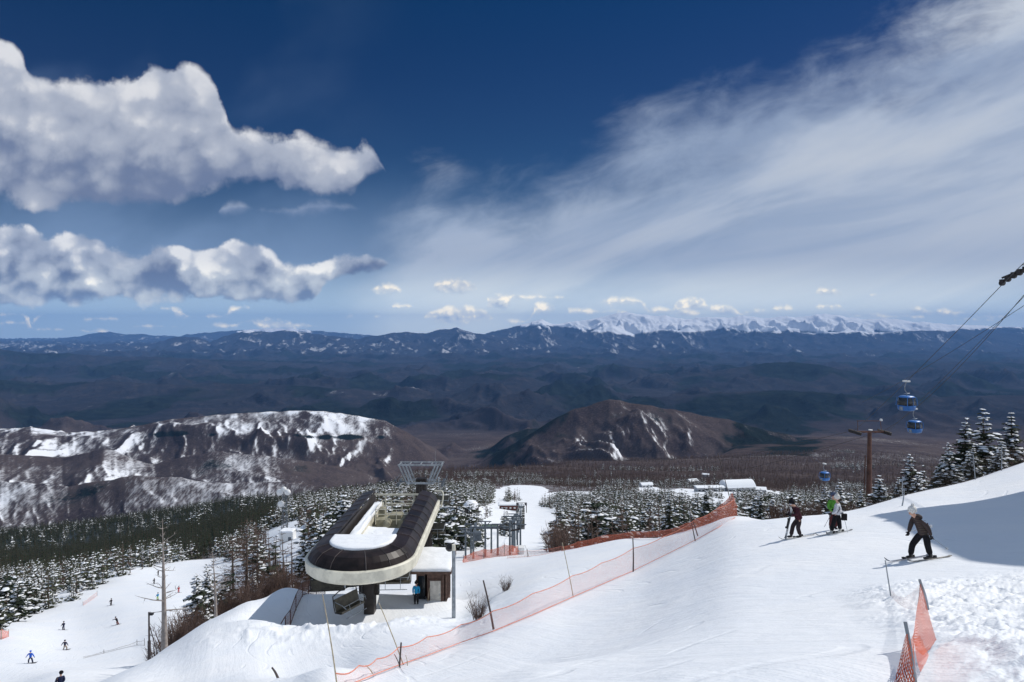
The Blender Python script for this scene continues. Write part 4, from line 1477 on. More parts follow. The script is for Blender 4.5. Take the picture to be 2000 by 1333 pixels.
M_WOODB = simple_mat("brown_stained_boards", (0.11, 0.065, 0.05), 0.75, var=0.2, scale=3.0)
M_PALEDOOR = simple_mat("pale_weathered_door", (0.50, 0.48, 0.44), 0.7, var=0.12, scale=3.0)
M_SNOWCAP = simple_mat("settled_snow", (0.84, 0.86, 0.885), 0.65, var=0.025, scale=2.5, bump=0.05, spec=0.2)
M_BAMBOO = simple_mat("bamboo", (0.42, 0.36, 0.25), 0.7, var=0.15, scale=8)
M_STAKE = simple_mat("dark_stake", (0.075, 0.058, 0.055), 0.7, var=0.2, scale=8)
M_WHITE = simple_mat("white_paint", (0.78, 0.78, 0.77), 0.5, var=0.05)
M_WINDOW = simple_mat("dark_window", (0.02, 0.025, 0.03), 0.1)
M_RUBBER = simple_mat("black_rubber", (0.02, 0.02, 0.022), 0.6)


def snow_sheet(name, outline, z, thick, parent, nx=26, seed=0, sag=None):
    """a lumpy slab of snow with a rounded rim; outline is a convex polygon (x, y)"""
    P = np.array(outline, float)
    c = P.mean(0)
    n = len(P)
    per = []
    for i in range(n):
        a, b = P[i], P[(i + 1) % n]
        m_ = max(2, int(np.hypot(*(b - a)) / 0.35))
        for j in range(m_):
            per.append(a + (b - a) * j / m_)
    per = np.array(per)
    V, F = [], []
    rings = [(1.0, 0.0), (1.0, 0.55), (0.97, 0.85), (0.90, 1.0), (0.7, 1.05), (0.45, 1.1), (0.2, 1.08)]
    m_ = len(per)
    for (s, hh) in rings:
        for q in per:
            p = c + (q - c) * s
            nn = float(fbm(np.array([p[0] * .9 + seed]), np.array([p[1] * .9]), 3)[0])
            zz = z(p[0], p[1]) if callable(z) else z
            V.append((p[0] + (0.05 * nn if hh < .9 else 0), p[1], zz + thick * hh * (1 + .35 * nn)))
    zz = z(c[0], c[1]) if callable(z) else z
    V.append((c[0], c[1], zz + thick * 1.08))
    for r_ in range(len(rings) - 1):
        for j in range(m_):
            F.append([r_ * m_ + j, r_ * m_ + (j + 1) % m_, (r_ + 1) * m_ + (j + 1) % m_, (r_ + 1) * m_ + j])
    e = (len(rings) - 1) * m_
    for j in range(m_):
        F.append([e + j, e + (j + 1) % m_, len(V) - 1])
    return mesh_obj(name, V, F, M_SNOWCAP, parent, True)


# ------------------------------------------------------------------ the lift station: a horseshoe canopy on columns
SX, SY, SR = -10.0, 45.4, 3.6
SBACK = 59.6
ZB, ZC, ZT = -15.78, -14.98, -14.12
st = thing("lift_station", "horseshoe-shaped chairlift station with dark panelled hood and cream lower band", "lift station", (SX, SY, -20.0))


def upath(r, back=SBACK, n=22):
    """plan outline of the horseshoe at a given half width, from the left arm round the front to the right arm"""
    pts = [(-r, back - SY)]
    for i in range(n + 1):
        a = math.pi + math.pi * i / n
        pts.append((r * math.cos(a), r * math.sin(a)))
    pts.append((r, back - SY))
    return pts


def sweep(acc, rings):
    """rings: list of (plan path, z); skin between successive rings"""
    base = len(acc.v)
    n = len(rings[0][0])
    for path, z in rings:
        acc.v.extend([(p[0], p[1], z) for p in path])
    for i in range(len(rings) - 1):
        for j in range(n - 1):
            a = base + i * n + j
            acc.f.append([a, a + 1, a + n + 1, a + n])
    # close the two ends
    acc.f.append([base + i * n for i in range(len(rings))])
    acc.f.append([base + i * n + n - 1 for i in range(len(rings))][::-1])


z0 = 20.0
band = Acc()
sweep(band, [(upath(3.30), ZB + z0), (upath(3.48), ZB - .06 + z0), (upath(3.66), ZB + .10 + z0), (upath(3.70), ZC - .06 + z0), (upath(3.60), ZC + .01 + z0), (upath(3.35), ZC + .01 + z0), (upath(3.30), ZB + z0)])
band.obj("lower_band", M_CREAM, st)
hood = Acc()
sweep(hood, [(upath(3.50), ZC + .02 + z0), (upath(3.30), ZC + .36 + z0), (upath(2.95), ZC + .66 + z0), (upath(2.45), ZT - .06 + z0), (upath(2.12), ZT + z0), (upath(2.06), ZT - .1 + z0), (upath(2.9), ZC + .4 + z0), (upath(3.3), ZC + .02 + z0)])
hood.obj("hood", M_GLASS, st, False)
seams = Acc()
prof = [(3.515, ZC + .03), (3.315, ZC + .375), (2.965, ZC + .675), (2.465, ZT - .045), (2.12, ZT + .015)]
for i in range(1, 9):
    y = (SBACK - SY) * i / 9.0
    for sg in (-1, 1):
        seams.tube([(sg * r, y, z + z0) for r, z in prof], [0.022] * 5, 4)
for a in (200, 225, 248, 286, 312, 338):
    ca, sa = math.cos(R(a)), math.sin(R(a))
    seams.tube([(r * ca, r * sa, z + z0) for r, z in prof], [0.020 if a != 286 else .03] * 5, 4)
seams.obj("panel_seams", M_SEAM, st)
soffit = Acc()
sweep(soffit, [(upath(3.3), ZB + .08 + z0), (upath(1.5), ZB + .08 + z0), (upath(1.5), ZB + .2 + z0), (upath(3.3), ZB + .2 + z0)])
soffit.obj("soffit", M_CREAM, st)
roofd = [(2.06 * math.cos(R(a)), 2.06 * math.sin(R(a))) for a in range(180, 361, 12)] + [(2.06, 0.9), (-2.06, 0.9)]
rf = Acc()
rf.prism(roofd, ZT - .22 + z0, ZT - .02 + z0)
rf.obj("front_roof", M_CREAM, st)
sn_ = [(p[0] * 1.03, p[1] * 1.03) for p in roofd]
snow_sheet("roof_snow", sn_, ZT + .0 + z0, .16, st, seed=2)
# inner walls of the arms
for sg in (-1, 1):
    a = Acc()
    a.box((sg * 1.98, (0.9 + SBACK - SY) / 2, (ZT + ZB) / 2 + z0 - .05), (0.08, SBACK - SY - 0.9, ZT - ZB - .15))
    a.obj("inner_wall", M_DARK, st)
dk = Acc()
dk.box((0, 7.0, ZB - .12 + z0), (3.86, 12.2, .2))
dk.obj("deck", M_CREAM, st)
snow_sheet("deck_snow", [(-1.9, 0.95), (1.9, 0.95), (1.9, 6.8), (.2, 7.3), (-1.9, 7.6)], ZB - .02 + z0, .5, st, seed=5)
gb = Acc()
gb.box((-1.35, 8.2, ZB + .45 + z0), (.5, 10.5, .75))
gb.obj("drive_girder", M_CREAM, st)
snow_sheet("girder_snow", [(-1.66, 2.9), (-1.04, 2.9), (-1.04, 12.6), (-1.66, 12.6)], ZB + .83 + z0, .28, st, seed=8)
mb = Acc()
mb.box((.25, 9.6, ZB + .25 + z0), (2.2, 2.1, .7))
mb.box((-.55, 10.0, ZB + .9 + z0), (.5, .9, .6))
mb.box((.7, 9.4, ZB + .75 + z0), (.9, 1.1, .3))
mb.tube([(.2, 7.6, ZB + .5 + z0), (.2, 8.5, ZB + .5 + z0)], [.28, .28], 10)
mb.obj("machine_housing", simple_mat("dull_olive_housing", (0.30, 0.28, 0.20), 0.6, var=.2, scale=2), st)
rl = Acc()
for zz in (.75, 1.15):
    rl.tube([(-.8, 8.4, ZB + zz + .35 + z0), (-.8, 11.2, ZB + zz + .35 + z0)], [.03, .03], 6)
    rl.tube([(-.8, 8.4, ZB + zz + .35 + z0), (1.7, 8.4, ZB + zz + .35 + z0)], [.03, .03], 6)
    rl.tube([(-.8, 11.2, ZB + zz + .35 + z0), (1.7, 11.2, ZB + zz + .35 + z0)], [.03, .03], 6)
for x in (-.8, 0, .85, 1.7):
    for y in (8.4, 11.2):
        rl.tube([(x, y, ZB + .3 + z0), (x, y, ZB + 1.5 + z0)], [.035, .035], 6)
rl.obj("guard_rail", M_CREAM, st)
pt = Acc()
yb = SBACK - SY - .5
pt.tube([(-2.9, yb, ZT - .28 + z0), (2.0, yb, ZT - .28 + z0)], [.085, .085], 8)
pt.tube([(-1.0, yb, ZB + z0), (-1.0, yb, ZT - .3 + z0)], [.07, .07], 8)
pt.tube([(1.5, yb, ZB + z0), (1.5, yb, ZT - .3 + z0)], [.07, .07], 8)
pt.tube([(-1.0, yb, ZB + .6 + z0), (1.5, yb, ZB + .6 + z0)], [.05, .05], 8)
pt.obj("cross_bar", M_CREAM, st)
hp = Acc()
hp.tube([(3.2, yb + .6, ZT - .1 + z0), (3.85, yb + .6, ZT - .1 + z0), (3.95, yb + .5, ZT - .25 + z0), (3.95, yb + .4, ZC + .1 + z0), (3.8, yb + .3, ZB + .2 + z0)], [.07] * 5, 8)
hp.obj("end_hoop", M_CREAM, st)
mast = Acc()
mast.box((0, 2.4, (-20.4 + ZB) / 2 + z0), (.7, .9, 4.7))
mast.box((.45, 2.7, -17.2 + z0), (.25, .4, 3.2))
mast.obj("centre_mast", M_DARK, st)
for sg, xx in ((-1, -2.6), (1, 2.9)):
    cl = Acc()
    for j in range(6):
        cl.box((xx + (j % 2) * .12, 11.0 + j * .42, -18.0 + z0 - 1.8), (.24, .2, 8.0))
    cl.box((xx + .05, 12.1, ZB - .2 + z0), (.5, 2.8, .3))
    cl.obj("column", M_DARK, st)
# carriage rail and tyre bank under the canopy
rb = Acc()
sweep(rb, [(upath(2.55), ZB - .32 + z0), (upath(2.75), ZB - .32 + z0), (upath(2.75), ZB - .12 + z0), (upath(2.55), ZB - .12 + z0), (upath(2.55), ZB - .32 + z0)])
rb.obj("guide_rail", M_DARK, st)
tw = Acc()
for i in range(40):
    y = i * .34 + .3
    for sg in (-1, 1):
        tw.tube([(sg * 2.25 - .08, y, ZB - .12 + z0), (sg * 2.25 + .08, y, ZB - .12 + z0)], [.15, .15], 8)
tw.obj("tyre_bank", M_RUBBER, st)


# ------------------------------------------------------------------ quad chairs
def quad_chair(label, loc, rz, group=None, hang=2.3, tilt=0.0):
    t = thing("quad_chair", label, "ski lift chair", loc, rz, group)
    se = Acc()
    se.box((0, 0, 0), (2.15, .50, .10))
    se.box((0, -.24, .02), (2.15, .06, .14))
    se.obj("seat", M_OLIVE, t)
    bk = Acc()
    M_ = Matrix.Translation((0, .30, .42)) @ Matrix.Rotation(R(-14), 4, 'X')
    bk.box((0, 0, 0), (2.15, .09, .72), mat=M_)
    bk.obj("backrest", M_OLIVE, t)
    fr = Acc()
    for sg in (-1, 1):
        fr.tube([(sg * 1.12, -.26, -.02), (sg * 1.12, .26, -.04), (sg * 1.12, .36, .3), (sg * 1.10, .48, .95)], [.035] * 4, 6)
    fr.tube([(-1.10, .48, .95), (-.6, .42, 1.15), (.6, .42, 1.15), (1.10, .48, .95)], [.035] * 4, 6)
    fr.tube([(-1.12, .26, -.06), (1.12, .26, -.06)], [.03, .03], 6)
    fr.obj("frame", M_DARK, t)
    sb = Acc()
    for sg in (-1, 1):
        sb.tube([(sg * 1.06, .34, .62), (sg * 1.06, -.30, .50), (sg * .95, -.52, .28)], [.025] * 3, 6)
    sb.tube([(-1.06, -.38, .42), (1.06, -.38, .42)], [.025, .025], 6)
    sb.tube([(-.95, -.55, -.32), (.95, -.55, -.32)], [.028, .028], 6)
    sb.tube([(-.5, -.38, .42), (-.5, -.55, -.32)], [.02, .02], 6)
    sb.tube([(.5, -.38, .42), (.5, -.55, -.32)], [.02, .02], 6)
    sb.obj("safety_bar", M_STEEL, t)
    hg = Acc()
    hg.tube([(0, .42, 1.15), (0, .46, 1.5), (0, .1, hang - .3), (0, .0, hang)], [.05, .05, .045, .045], 8)
    hg.box((0, 0, hang + .05), (.16, .5, .2))
    hg.obj("hanger", M_STEEL, t)
    return t


quad_chair("empty quad chair hanging under the left side of the station hood", at(641, 46.2, 1150), R(188), "quad chairs at the station")
quad_chair("empty quad chair hanging under the right front corner of the station hood", at(769, 45.6, 1137), R(3), "quad chairs at the station", 1.9)
cc = quad_chair("empty quad chair turning round low at the front of the station, seen end-on", at(684, 44.2, 1186), R(62), "quad chairs at the station", 2.7)
quad_chair("quad chair coming out behind the right arm of the station", (-6.9, 58.6, -17.6), R(3), "quad chairs at the station", 2.0)
quad_chair("quad chair beside the steel tower head behind the station", at(857, 71.0, 984), R(3), None, 2.6)

# ------------------------------------------------------------------ tower with the wide steel head behind the station
TY = 75.0
tx = -10.0
tg = gz(tx, TY)
tower = thing("lift_tower", "lift tower with wide grey trapezoid steel head right behind the station", "lift tower", (tx, TY, tg))
zt, zb = float(ratio(906) * TY) - tg, float(ratio(941) * TY) - tg
a = Acc()
for xx in (-.45, -.15, .15, .45):
    a.box((xx, 0, (zb + .2) / 2), (.2, .95, zb + .6))
a.box((0, 0, (zb + .2) / 2), (.7, .7, zb + .5))
a.obj("column", M_DARK, tower)
a = Acc()
for y in (-.8, .8):
    a.box((0, y, zb), (3.0, .16, .20))
    a.box((0, y, zt), (4.9, .14, .16))
    for sg in (-1, 1):
        for (x0, x1) in ((1.45, 2.35), (.85, 1.6), (1.15, 1.95)):
            a.tube([(sg * x0, y, zb), (sg * x1, y, zt)], [.085, .085], 5)
for x in (-2.3, -1.2, 0, 1.2, 2.3):
    a.box((x, 0, zt + .02), (.1, 1.6, .1))
for x in (-1.4, 0, 1.4):
    a.box((x, 0, zb + .02), (.12, 1.6, .12))
a.tube([(1.55, 0, zt), (1.55, 0, zt + 1.4)], [.03, .015], 5)
a.obj("head_frame", M_STEEL, tower)
for sg in (-1, 1):
    a = Acc()
    a.box((sg * 2.4, 0, zb - .05), (.12, 2.8, .16))
    for j in range(6):
        y = -1.2 + j * .48
        a.tube([(sg * 2.4 - .1, y, zb - .12), (sg * 2.4 + .1, y, zb - .12)], [.17, .17], 10)
    a.tube([(sg * 1.4, 0, zb), (sg * 2.4, 0, zb)], [.08, .08], 6)
    a.obj("sheave_assembly", M_GREY, tower)
a = Acc()
for sg in (-1, 1):
    a.tube([(sg * 2.7, -1.6, zb + .35), (sg * 2.7, 1.6, zb + .35)], [.03, .03], 5)
    for y in (-1.5, 0, 1.5):
        a.tube([(sg * 2.7, y, zb - .2), (sg * 2.7, y, zb + .6)], [.025, .025], 5)
a.obj("catwalk_rail", M_GREY, tower)


def rope(name, pts, r, label, mat=None, sag=0.0, n=14):
    acc = Acc()
    P = []
    for i in range(len(pts) - 1):
        p, q = Vector(pts[i]), Vector(pts[i + 1])
        for j in range(n):
            t = j / n
            v = p.lerp(q, t)
            v.z -= sag * 4 * t * (1 - t) * (q - p).length / 100.0
            P.append(v)
    P.append(Vector(pts[-1]))
    acc.tube(P, [r] * len(P), 5)
    o = acc.obj(name, mat or M_ROPE)
    tag(o, label, "cable")
    return o


zr = tg + zb + .08
lt2 = (-10.0, 165.0, gz(-10, 165))
for sg, sd_ in ((-1, "left"), (1, "right")):
    rope("haul_rope", [(SX + sg * 2.4, SY + 13, ZB - .3), (tx + sg * 2.4, TY, zr), (-10 + sg * 2.2, 165.0, lt2[2] + 7.3), (-8.0 + sg * 2.2, 330.0, gz(-8, 330) + 8)], .028,
         "thin steel chairlift rope running down from the %s side of the station" % sd_, sag=1.0)

# small capped lift housing farther down the same line
lt = thing("lift_terminal", "small chairlift housing with a round cap of snow, in front of the lower fir stand", "lift station", lt2)
a = Acc()
for sg in (-1, 1):
    a.box((sg * 1.7, 0, 2.6), (.5, .5, 5.4))
a.box((0, 0, 5.3), (4.6, 1.2, .5))
a.obj("portal", M_WHITE, lt)
a = Acc()
sweepr = [(0.0, 1.75), (.5, 1.9), (1.0, 1.75)]
V_, F_ = [], []
for (hh, rr_) in ((5.5, 1.7), (5.9, 1.95), (6.4, 1.95), (6.6, 1.8)):
    for j in range(16):
        t_ = 2 * math.pi * j / 16
        V_.append((rr_ * math.cos(t_), 1.4 * rr_ * math.sin(t_), hh))
for i in range(3):
    for j in range(16):
        F_.append([i * 16 + j, i * 16 + (j + 1) % 16, (i + 1) * 16 + (j + 1) % 16, (i + 1) * 16 + j])
F_.append(list(range(16))[::-1])
F_.append([48 + j for j in range(16)])
mesh_obj("housing", V_, F_, M_DARK, lt)
V_, F_ = [], []
for i in range(7):
    ph_ = i / 6 * math.pi / 2
    for j in range(16):
        t_ = 2 * math.pi * j / 16
        V_.append((1.9 * math.cos(ph_) * math.cos(t_), 2.5 * math.cos(ph_) * math.sin(t_), 6.62 + 1.5 * math.sin(ph_)))
for i in range(6):
    for j in range(16):
        F_.append([i * 16 + j, i * 16 + (j + 1) % 16, (i + 1) * 16 + (j + 1) % 16, (i + 1) * 16 + j])
mesh_obj("snow_cap", V_, F_, M_SNOWCAP, lt, True)

# ------------------------------------------------------------------ the operator's hut
HY = 50.0
hxl, hxr = float(u_of(813, 1150)) * HY, float(u_of(872, 1150)) * HY
hz = float(ratio(1186)) * HY
hut = thing("operator_hut", "brown wooden operator's hut with a thick slab of snow on its roof", "hut", ((hxl + hxr) / 2, HY, hz))
hw, hd, hh = (hxr - hxl), 3.2, 2.75
a = Acc()
a.box((hw / 2 - .04, hd / 2, hh / 2 - .3), (.08, hd, hh + .6))
a.box((-hw / 2 + .04, hd / 2, hh / 2 - .3), (.08, hd, hh + .6))
a.box((0, hd - .04, hh / 2 - .3), (hw - .16, .08, hh + .6))
a.box((.32, .04, hh / 2 - .3), (hw - .96, .08, hh + .6))
a.box((-hw / 2 + .36, .04, hh - .2), (.56, .08, .5))
for i in range(11):
    a.box((hw / 2 + .012, .15 + i * .29, hh / 2), (.025, .05, hh))
a.obj("wall", M_WOODB, hut)
a = Acc()
a.box((-hw / 2 + .36, .35, hh / 2 - .2), (.5, .06, hh - .5))
a.obj("recessed_window", M_WINDOW, hut)
a = Acc()
a.box((.30, -.03, .95), (.78, .05, 2.0))
door = a.obj("door", M_PALEDOOR, hut)
a = Acc()
a.box((.60, -.075, .95), (.04, .05, .14))
a.obj("door_handle", M_STEEL, door)
a = Acc()
for x in (-.14, .74):
    a.box((x, -.03, 1.0), (.07, .07, 2.12))
a.box((.30, -.03, 2.03), (.81, .07, .08))
a.obj("door_frame", M_WOODB, hut)
Mr = Matrix.Translation((-.05, hd / 2 - .1, hh + .12)) @ Matrix.Rotation(R(3.5), 4, 'X')
a = Acc()
a.box((0, 0, 0), (hw + .95, hd + 1.1, .18), mat=Mr)
a.obj("roof", M_WOODB, hut)
rs = [(-hw / 2 - .48, -.60), (hw / 2 + .38, -.60), (hw / 2 + .38, hd + .40), (-hw / 2 - .48, hd + .40)]
snow_sheet("roof_snow", rs, lambda x, y: hh + .20 + (y - hd / 2 + .1) * math.tan(R(3.5)), .26, hut, seed=4)
a = Acc()
for i in range(16):
    y = -.5 + i * .24
    l_ = .12 + .3 * ((i * 7) % 5) / 5.0
    a.tube([(hw / 2 + .40, y, hh + .12), (hw / 2 + .41, y, hh + .12 - l_)], [.025, .004], 5)
a.obj("icicles", simple_mat("ice", (0.6, 0.66, 0.72), 0.15), hut)
sho = thing("snow_shovel", "wooden-handled snow shovel leaning against the hut beside its door", "shovel", (hut.location.x - .25, HY - .3, hz))
a = Acc()
a.tube([(0, 0, .3), (.12, .22, 1.45)], [.022, .022], 6)
a.obj("handle", M_BAMBOO, sho)
a = Acc()
a.box((-.03, -.04, .18), (.34, .04, .36))
a.obj("blade", simple_mat("red_plastic", (0.45, 0.08, 0.05), .5), sho)

# grey lamp post in front of the hut
pb = at(886, 46.5)
top = at(884, 46.5, 1064)
lp = thing("lamp_post", "thick grey steel post with a pale cap, in front of the hut's right corner", "lamp post", pb)
a = Acc()
a.tube([(0, 0, -.4), (0, 0, (top.z - pb.z) - .4)], [.135, .125], 12)
a.obj("post", M_STEEL, lp)
a = Acc()
a.tube([(0, 0, (top.z - pb.z) - .4), (0, 0, (top.z - pb.z))], [.13, .12], 12)
a.obj("cap", M_CREAM, lp)
a = Acc()
a.tube([(-.32, .5, (top.z - pb.z) - .35), (-.30, .1, (top.z - pb.z) - .18)], [.30, .20], 12)
a.tube([(-.3, .1, (top.z - pb.z) - .2), (0, 0, (top.z - pb.z) - .15)], [.04, .04], 6)
a.obj("floodlight", M_RUBBER, lp)
# floodlight post on the left
pb = at(289, 43.0)
top = at(289, 43.0, 1196)
lp = thing("lamp_post", "slim dark floodlight post by the dead trunk at the left", "lamp post", pb)
H_ = max(2.0, top.z - pb.z)
a = Acc()
a.tube([(0, 0, -.3), (0, 0, H_ * .4)], [.10, .10], 8)
a.tube([(0, 0, H_ * .4), (0, 0, H_)], [.06, .05], 8)
a.tube([(.55, .2, -.2), (.04, .02, H_ * .7)], [.03, .03], 6)
a.obj("post", M_STAKE, lp)
a = Acc()
a.box((.14, 0, H_ - .12), (.26, .2, .12))
a.obj("floodlight", M_RUBBER, lp)


# ------------------------------------------------------------------ railing left of the station
pts = [(556, 42.5, 1220), (566, 45.2, 1202), (577, 48.0, 1184), (590, 51.0, 1168), (602, 53.2, 1157), (617, 55.0, 1149), (634, 55.5, 1146)]
B_ = [at(p, y) for p, y, _ in pts]
ral = thing("railing", "rust-brown mesh railing curving down the snow left of the station", "railing", B_[0])
o0 = B_[0]
B_ = [b - o0 for b in B_]
for b in B_:
    a = Acc()
    a.tube([b + Vector((0, 0, -.4)), b + Vector((0, 0, 1.12))], [.035, .035], 6)
    a.obj("post", M_RUST, ral)
a = Acc()
for hh_ in (1.1, .12):
    a.tube([b + Vector((0, 0, hh_)) for b in B_], [.03] * len(B_), 6)
a.tube([B_[0] + Vector((0, 0, 1.1)), B_[0] + Vector((-.65, -.55, -.1))], [.035, .035], 6)
a.tube([B_[0] + Vector((-.65, -.55, 0)), B_[0] + Vector((0, 0, .1))], [.03, .03], 6)
a.obj("rail", M_RUST, ral)


def net_mat(name, col_, alpha, cell=0.05):
    """woven plastic netting: threads in both directions, open between"""
    m, k, b = new_mat(name)
    uvn = k.node('ShaderNodeUVMap')
    s = k.sep(uvn.outputs[0])
    tcn = k.node('ShaderNodeNewGeometry')
    n = k.noise(tcn.outputs['Position'], 2.0, 4.0, .6)
    k.link(k.mix(k.ss(n, .3, .7), col_, tuple(c * .72 for c in col_)), b.inputs['Base Color'])
    b.inputs['Roughness'].default_value = .6
    b.inputs['Specular IOR Level'].default_value = .2
    def thread(c):
        f = k.m('FRACT', k.m('DIVIDE', c, cell))
        d_ = k.m('ABSOLUTE', k.m('SUBTRACT', f, .5))
        return k.m('LESS_THAN', d_, alpha * .5)
    th_ = k.m('MAXIMUM', thread(k.m('ADD', s[0], s[1])), thread(k.m('SUBTRACT', s[0], s[1])))
    k.link(th_, b.inputs['Alpha'])
    # light passes through the thin threads
    b.inputs['Transmission Weight'].default_value = 0.0
    return m


M_NET = net_mat("orange_netting", (0.75, 0.17, 0.09), .36)
M_NETT = net_mat("faded_orange_netting", (0.78, 0.33, 0.25), .10)
M_NETD = net_mat("dense_orange_netting", (0.66, 0.17, 0.095), .40)
M_NETR = net_mat("rusty_mesh", (0.22, 0.10, 0.075), .30)


def net_panel(name, bot, top, mat, parent, nh=8, sub=6, wob=0.04, seed=0, sag=.10):
    """a strip of netting between a lower and an upper line of points"""
    V, F, UV = [], [], []
    n = len(bot)
    rngs = random.Random(seed)
    cols = []
    d = 0
    for i in range(n - 1):
        L = (Vector(bot[i + 1]) - Vector(bot[i])).length
        for j in range(sub):
            t = j / sub
            cols.append((Vector(bot[i]).lerp(Vector(bot[i + 1]), t), Vector(top[i]).lerp(Vector(top[i + 1]), t) - Vector((0, 0, sag * math.sin(math.pi * t))), d + L * t))
        d += L
    cols.append((Vector(bot[-1]), Vector(top[-1]), d))
    for ci, (b, t_, dd) in enumerate(cols):
        for h_ in range(nh + 1):
            f = h_ / nh
            p = b.lerp(t_, f)
            w_ = wob * math.sin(dd * 3.1 + f * 4 + seed) + wob * .6 * rngs.uniform(-1, 1)
            p = p + Vector((w_ * .6, w_, 0)) * math.sin(math.pi * min(1, f + .1))
            V.append(p)
            UV.append((dd, f * (t_ - b).length))
    for i in range(len(cols) - 1):
        for h_ in range(nh):
            a_ = i * (nh + 1) + h_
            F.append([a_, a_ + nh + 1, a_ + nh + 2, a_ + 1])
    ob = mesh_obj(name, V, F, mat, parent, True)
    ul = ob.data.uv_layers.new(name="UVMap")
    for lp_ in ob.data.loops:
        ul.data[lp_.index].uv = UV[lp_.vertex_index]
    return ob


net_panel("mesh_infill", [b + Vector((0, 0, .12)) for b in B_], [b + Vector((0, 0, 1.1)) for b in B_], M_NETR, ral, wob=0.0)
# ------------------------------------------------------------------ orange safety fences
M_CORD = simple_mat("orange_cord", (0.72, 0.24, 0.15), .6)
M_NETC = net_mat("brown_cord_net", (0.14, 0.10, 0.085), .05, .12)


def fence(label, P, netmat, postmat, group=None, post_extra=0.25, seed=0, wob=.05, posts=True, edge=True, cordmat=None):
    """P: (bearing px, metres ahead, net height at that point, post?)"""
    G = [at(p, y) for p, y, h_, k_ in P]
    o0 = G[0].copy()
    f = thing("safety_fence", label, "fence", o0, 0, group)
    G = [g_ - o0 for g_ in G]
    bot = [g_ + Vector((0, 0, .02)) for g_ in G]
    top = [g_ + Vector((0, 0, q[2])) for g_, q in zip(G, P)]
    net_panel("net", bot, top, netmat, f, seed=seed, wob=wob)
    if edge:
        a = Acc()
        n_ = len(top)
        for L_, dz_ in ((top, 0), (bot, .04)):
            pts_ = []
            for i in range(n_ - 1):
                for j in range(6):
                    t = j / 6
                    pts_.append(L_[i].lerp(L_[i + 1], t) - Vector((0, 0, .10 * math.sin(math.pi * t) if L_ is top else -dz_)))
            pts_.append(L_[-1])
            a.tube(pts_, [.016] * len(pts_), 4)
        a.obj("border_cord", cordmat or M_CORD, f)
    if posts:
        for g_, q in zip(G, P):
            if q[3]:
                a = Acc()
                lean = Vector((q[3] if isinstance(q[3], float) else 0, 0, 0))
                h_ = q[2] + post_extra
                a.tube([g_ + Vector((0, 0, -.3)), g_ + Vector((0, 0, h_)) + lean * h_], [.032, .028], 6)
                a.obj("post", postmat, f)
    return f


fence("faint pinkish net fence running down the edge of the near slope", [
    (p_, on_row(p_, r_, 14, 48).y, h_, k_) for p_, r_, h_, k_ in (
        (1436, 1013, 1.3, 0), (1400, 1034, 1.25, 0), (1360, 1056, 1.3, -.25), (1300, 1086, 1.2, 0), (1237, 1117, 1.35, .001), (1175, 1144, 1.2, 0), (1118, 1169, 1.1, 0), (1040, 1204, .95, 0), (963, 1236, .85, 0),
        (900, 1258, .75, 0), (833, 1284, .70, 0), (778, 1303, .65, .1), (735, 1320, .5, 0), (700, 1334, .45, 0), (655, 1352, .4, 0))], M_NETT, M_STAKE, post_extra=.15, seed=1)
fence("dense orange net rising to a pointed peak above the fir wood", [
    (1440, 47.6, .65, 0), (1430, 48, 1.65, 0), (1408, 49.0, 1.05, 0), (1375, 50.5, .70, 0), (1340, 53, .62, 0), (1300, 60, .60, 0), (1237, 71, .75, 0), (1180, 75, .80, 0), (1130, 78, .75, 0), (1097, 80, .5, 0)],
    M_NETD, M_STAKE, seed=2, wob=.09)
fence("pale net fence across the foot of the snow bank, left of the dense orange one", [
    (1097, 80.5, .6, .001), (1060, 82, .7, 0), (1030, 84, .8, .001), (990, 86, .9, 0)], M_NETT, M_STAKE, seed=3)
fence("crumpled dense orange net along the back of the small lift's end station", [
    (905, 88, .8, .001), (925, 89, 1.2, 0), (945, 90, 1.3, .001), (965, 91, 1.1, 0), (985, 91.5, 1.6, .001), (1000, 92, 1.4, 0), (1012, 93, 1.2, .001)], M_NETD, M_STAKE, seed=4, wob=.2)
fence("scrap of orange net at the left edge of the far ski run", [(-20, 104, .8, .001), (0, 103, 1.6, .001), (14, 106, .9, .001)], M_NET, M_BAMBOO, seed=5)
fence("low pink net beside the firs on the far ski run", [(160, 152, .7, .001), (175, 158, .9, 0), (188, 166, 1.0, .001)], M_NETT, M_STAKE, seed=6)
fence("thin dark cord fence on short stakes at the edge of the far ski run", [(160, 92, .25, 0), (200, 95, .3, .001), (235, 97, .35, 0), (265, 98, .6, .001), (280, 96, .8, .001)], M_NETC, M_STAKE, seed=8, cordmat=M_STAKE)
rf_ = fence("sagging brown cord fence along the top of the right snow ridge", [
    (1690, 42.5, .5, 0), (1762, 43, .9, .001), (1830, 44, .9, 0), (1905, 45.2, 1.3, -.12), (1955, 46, 1.3, .001), (2010, 46.5, 1.0, 0)], M_NETC, M_STEEL, post_extra=.35, seed=9, cordmat=M_STAKE)

# near fence at the lower right: three posts and torn orange net
pA, pB, pC = on_row(1738, 1170, 10, 20), on_row(1818, 1256, 5, 12), on_row(1792, 1372, 3.2, 7)
YA, YB, YC = pA.y, pB.y, pC.y
nf = thing("safety_fence", "torn bright orange net hung on short steel posts in the churned snow, lower right", "fence", pB)
o0 = pB


def rel(px, Y, row):
    return at(px, Y, row) - o0


def yq(y):
    return float(np.interp(y, [5.6, 6.3, 8.9, 14.5, 15], [YC - .45, YC, YB, YA, YA + .5]))

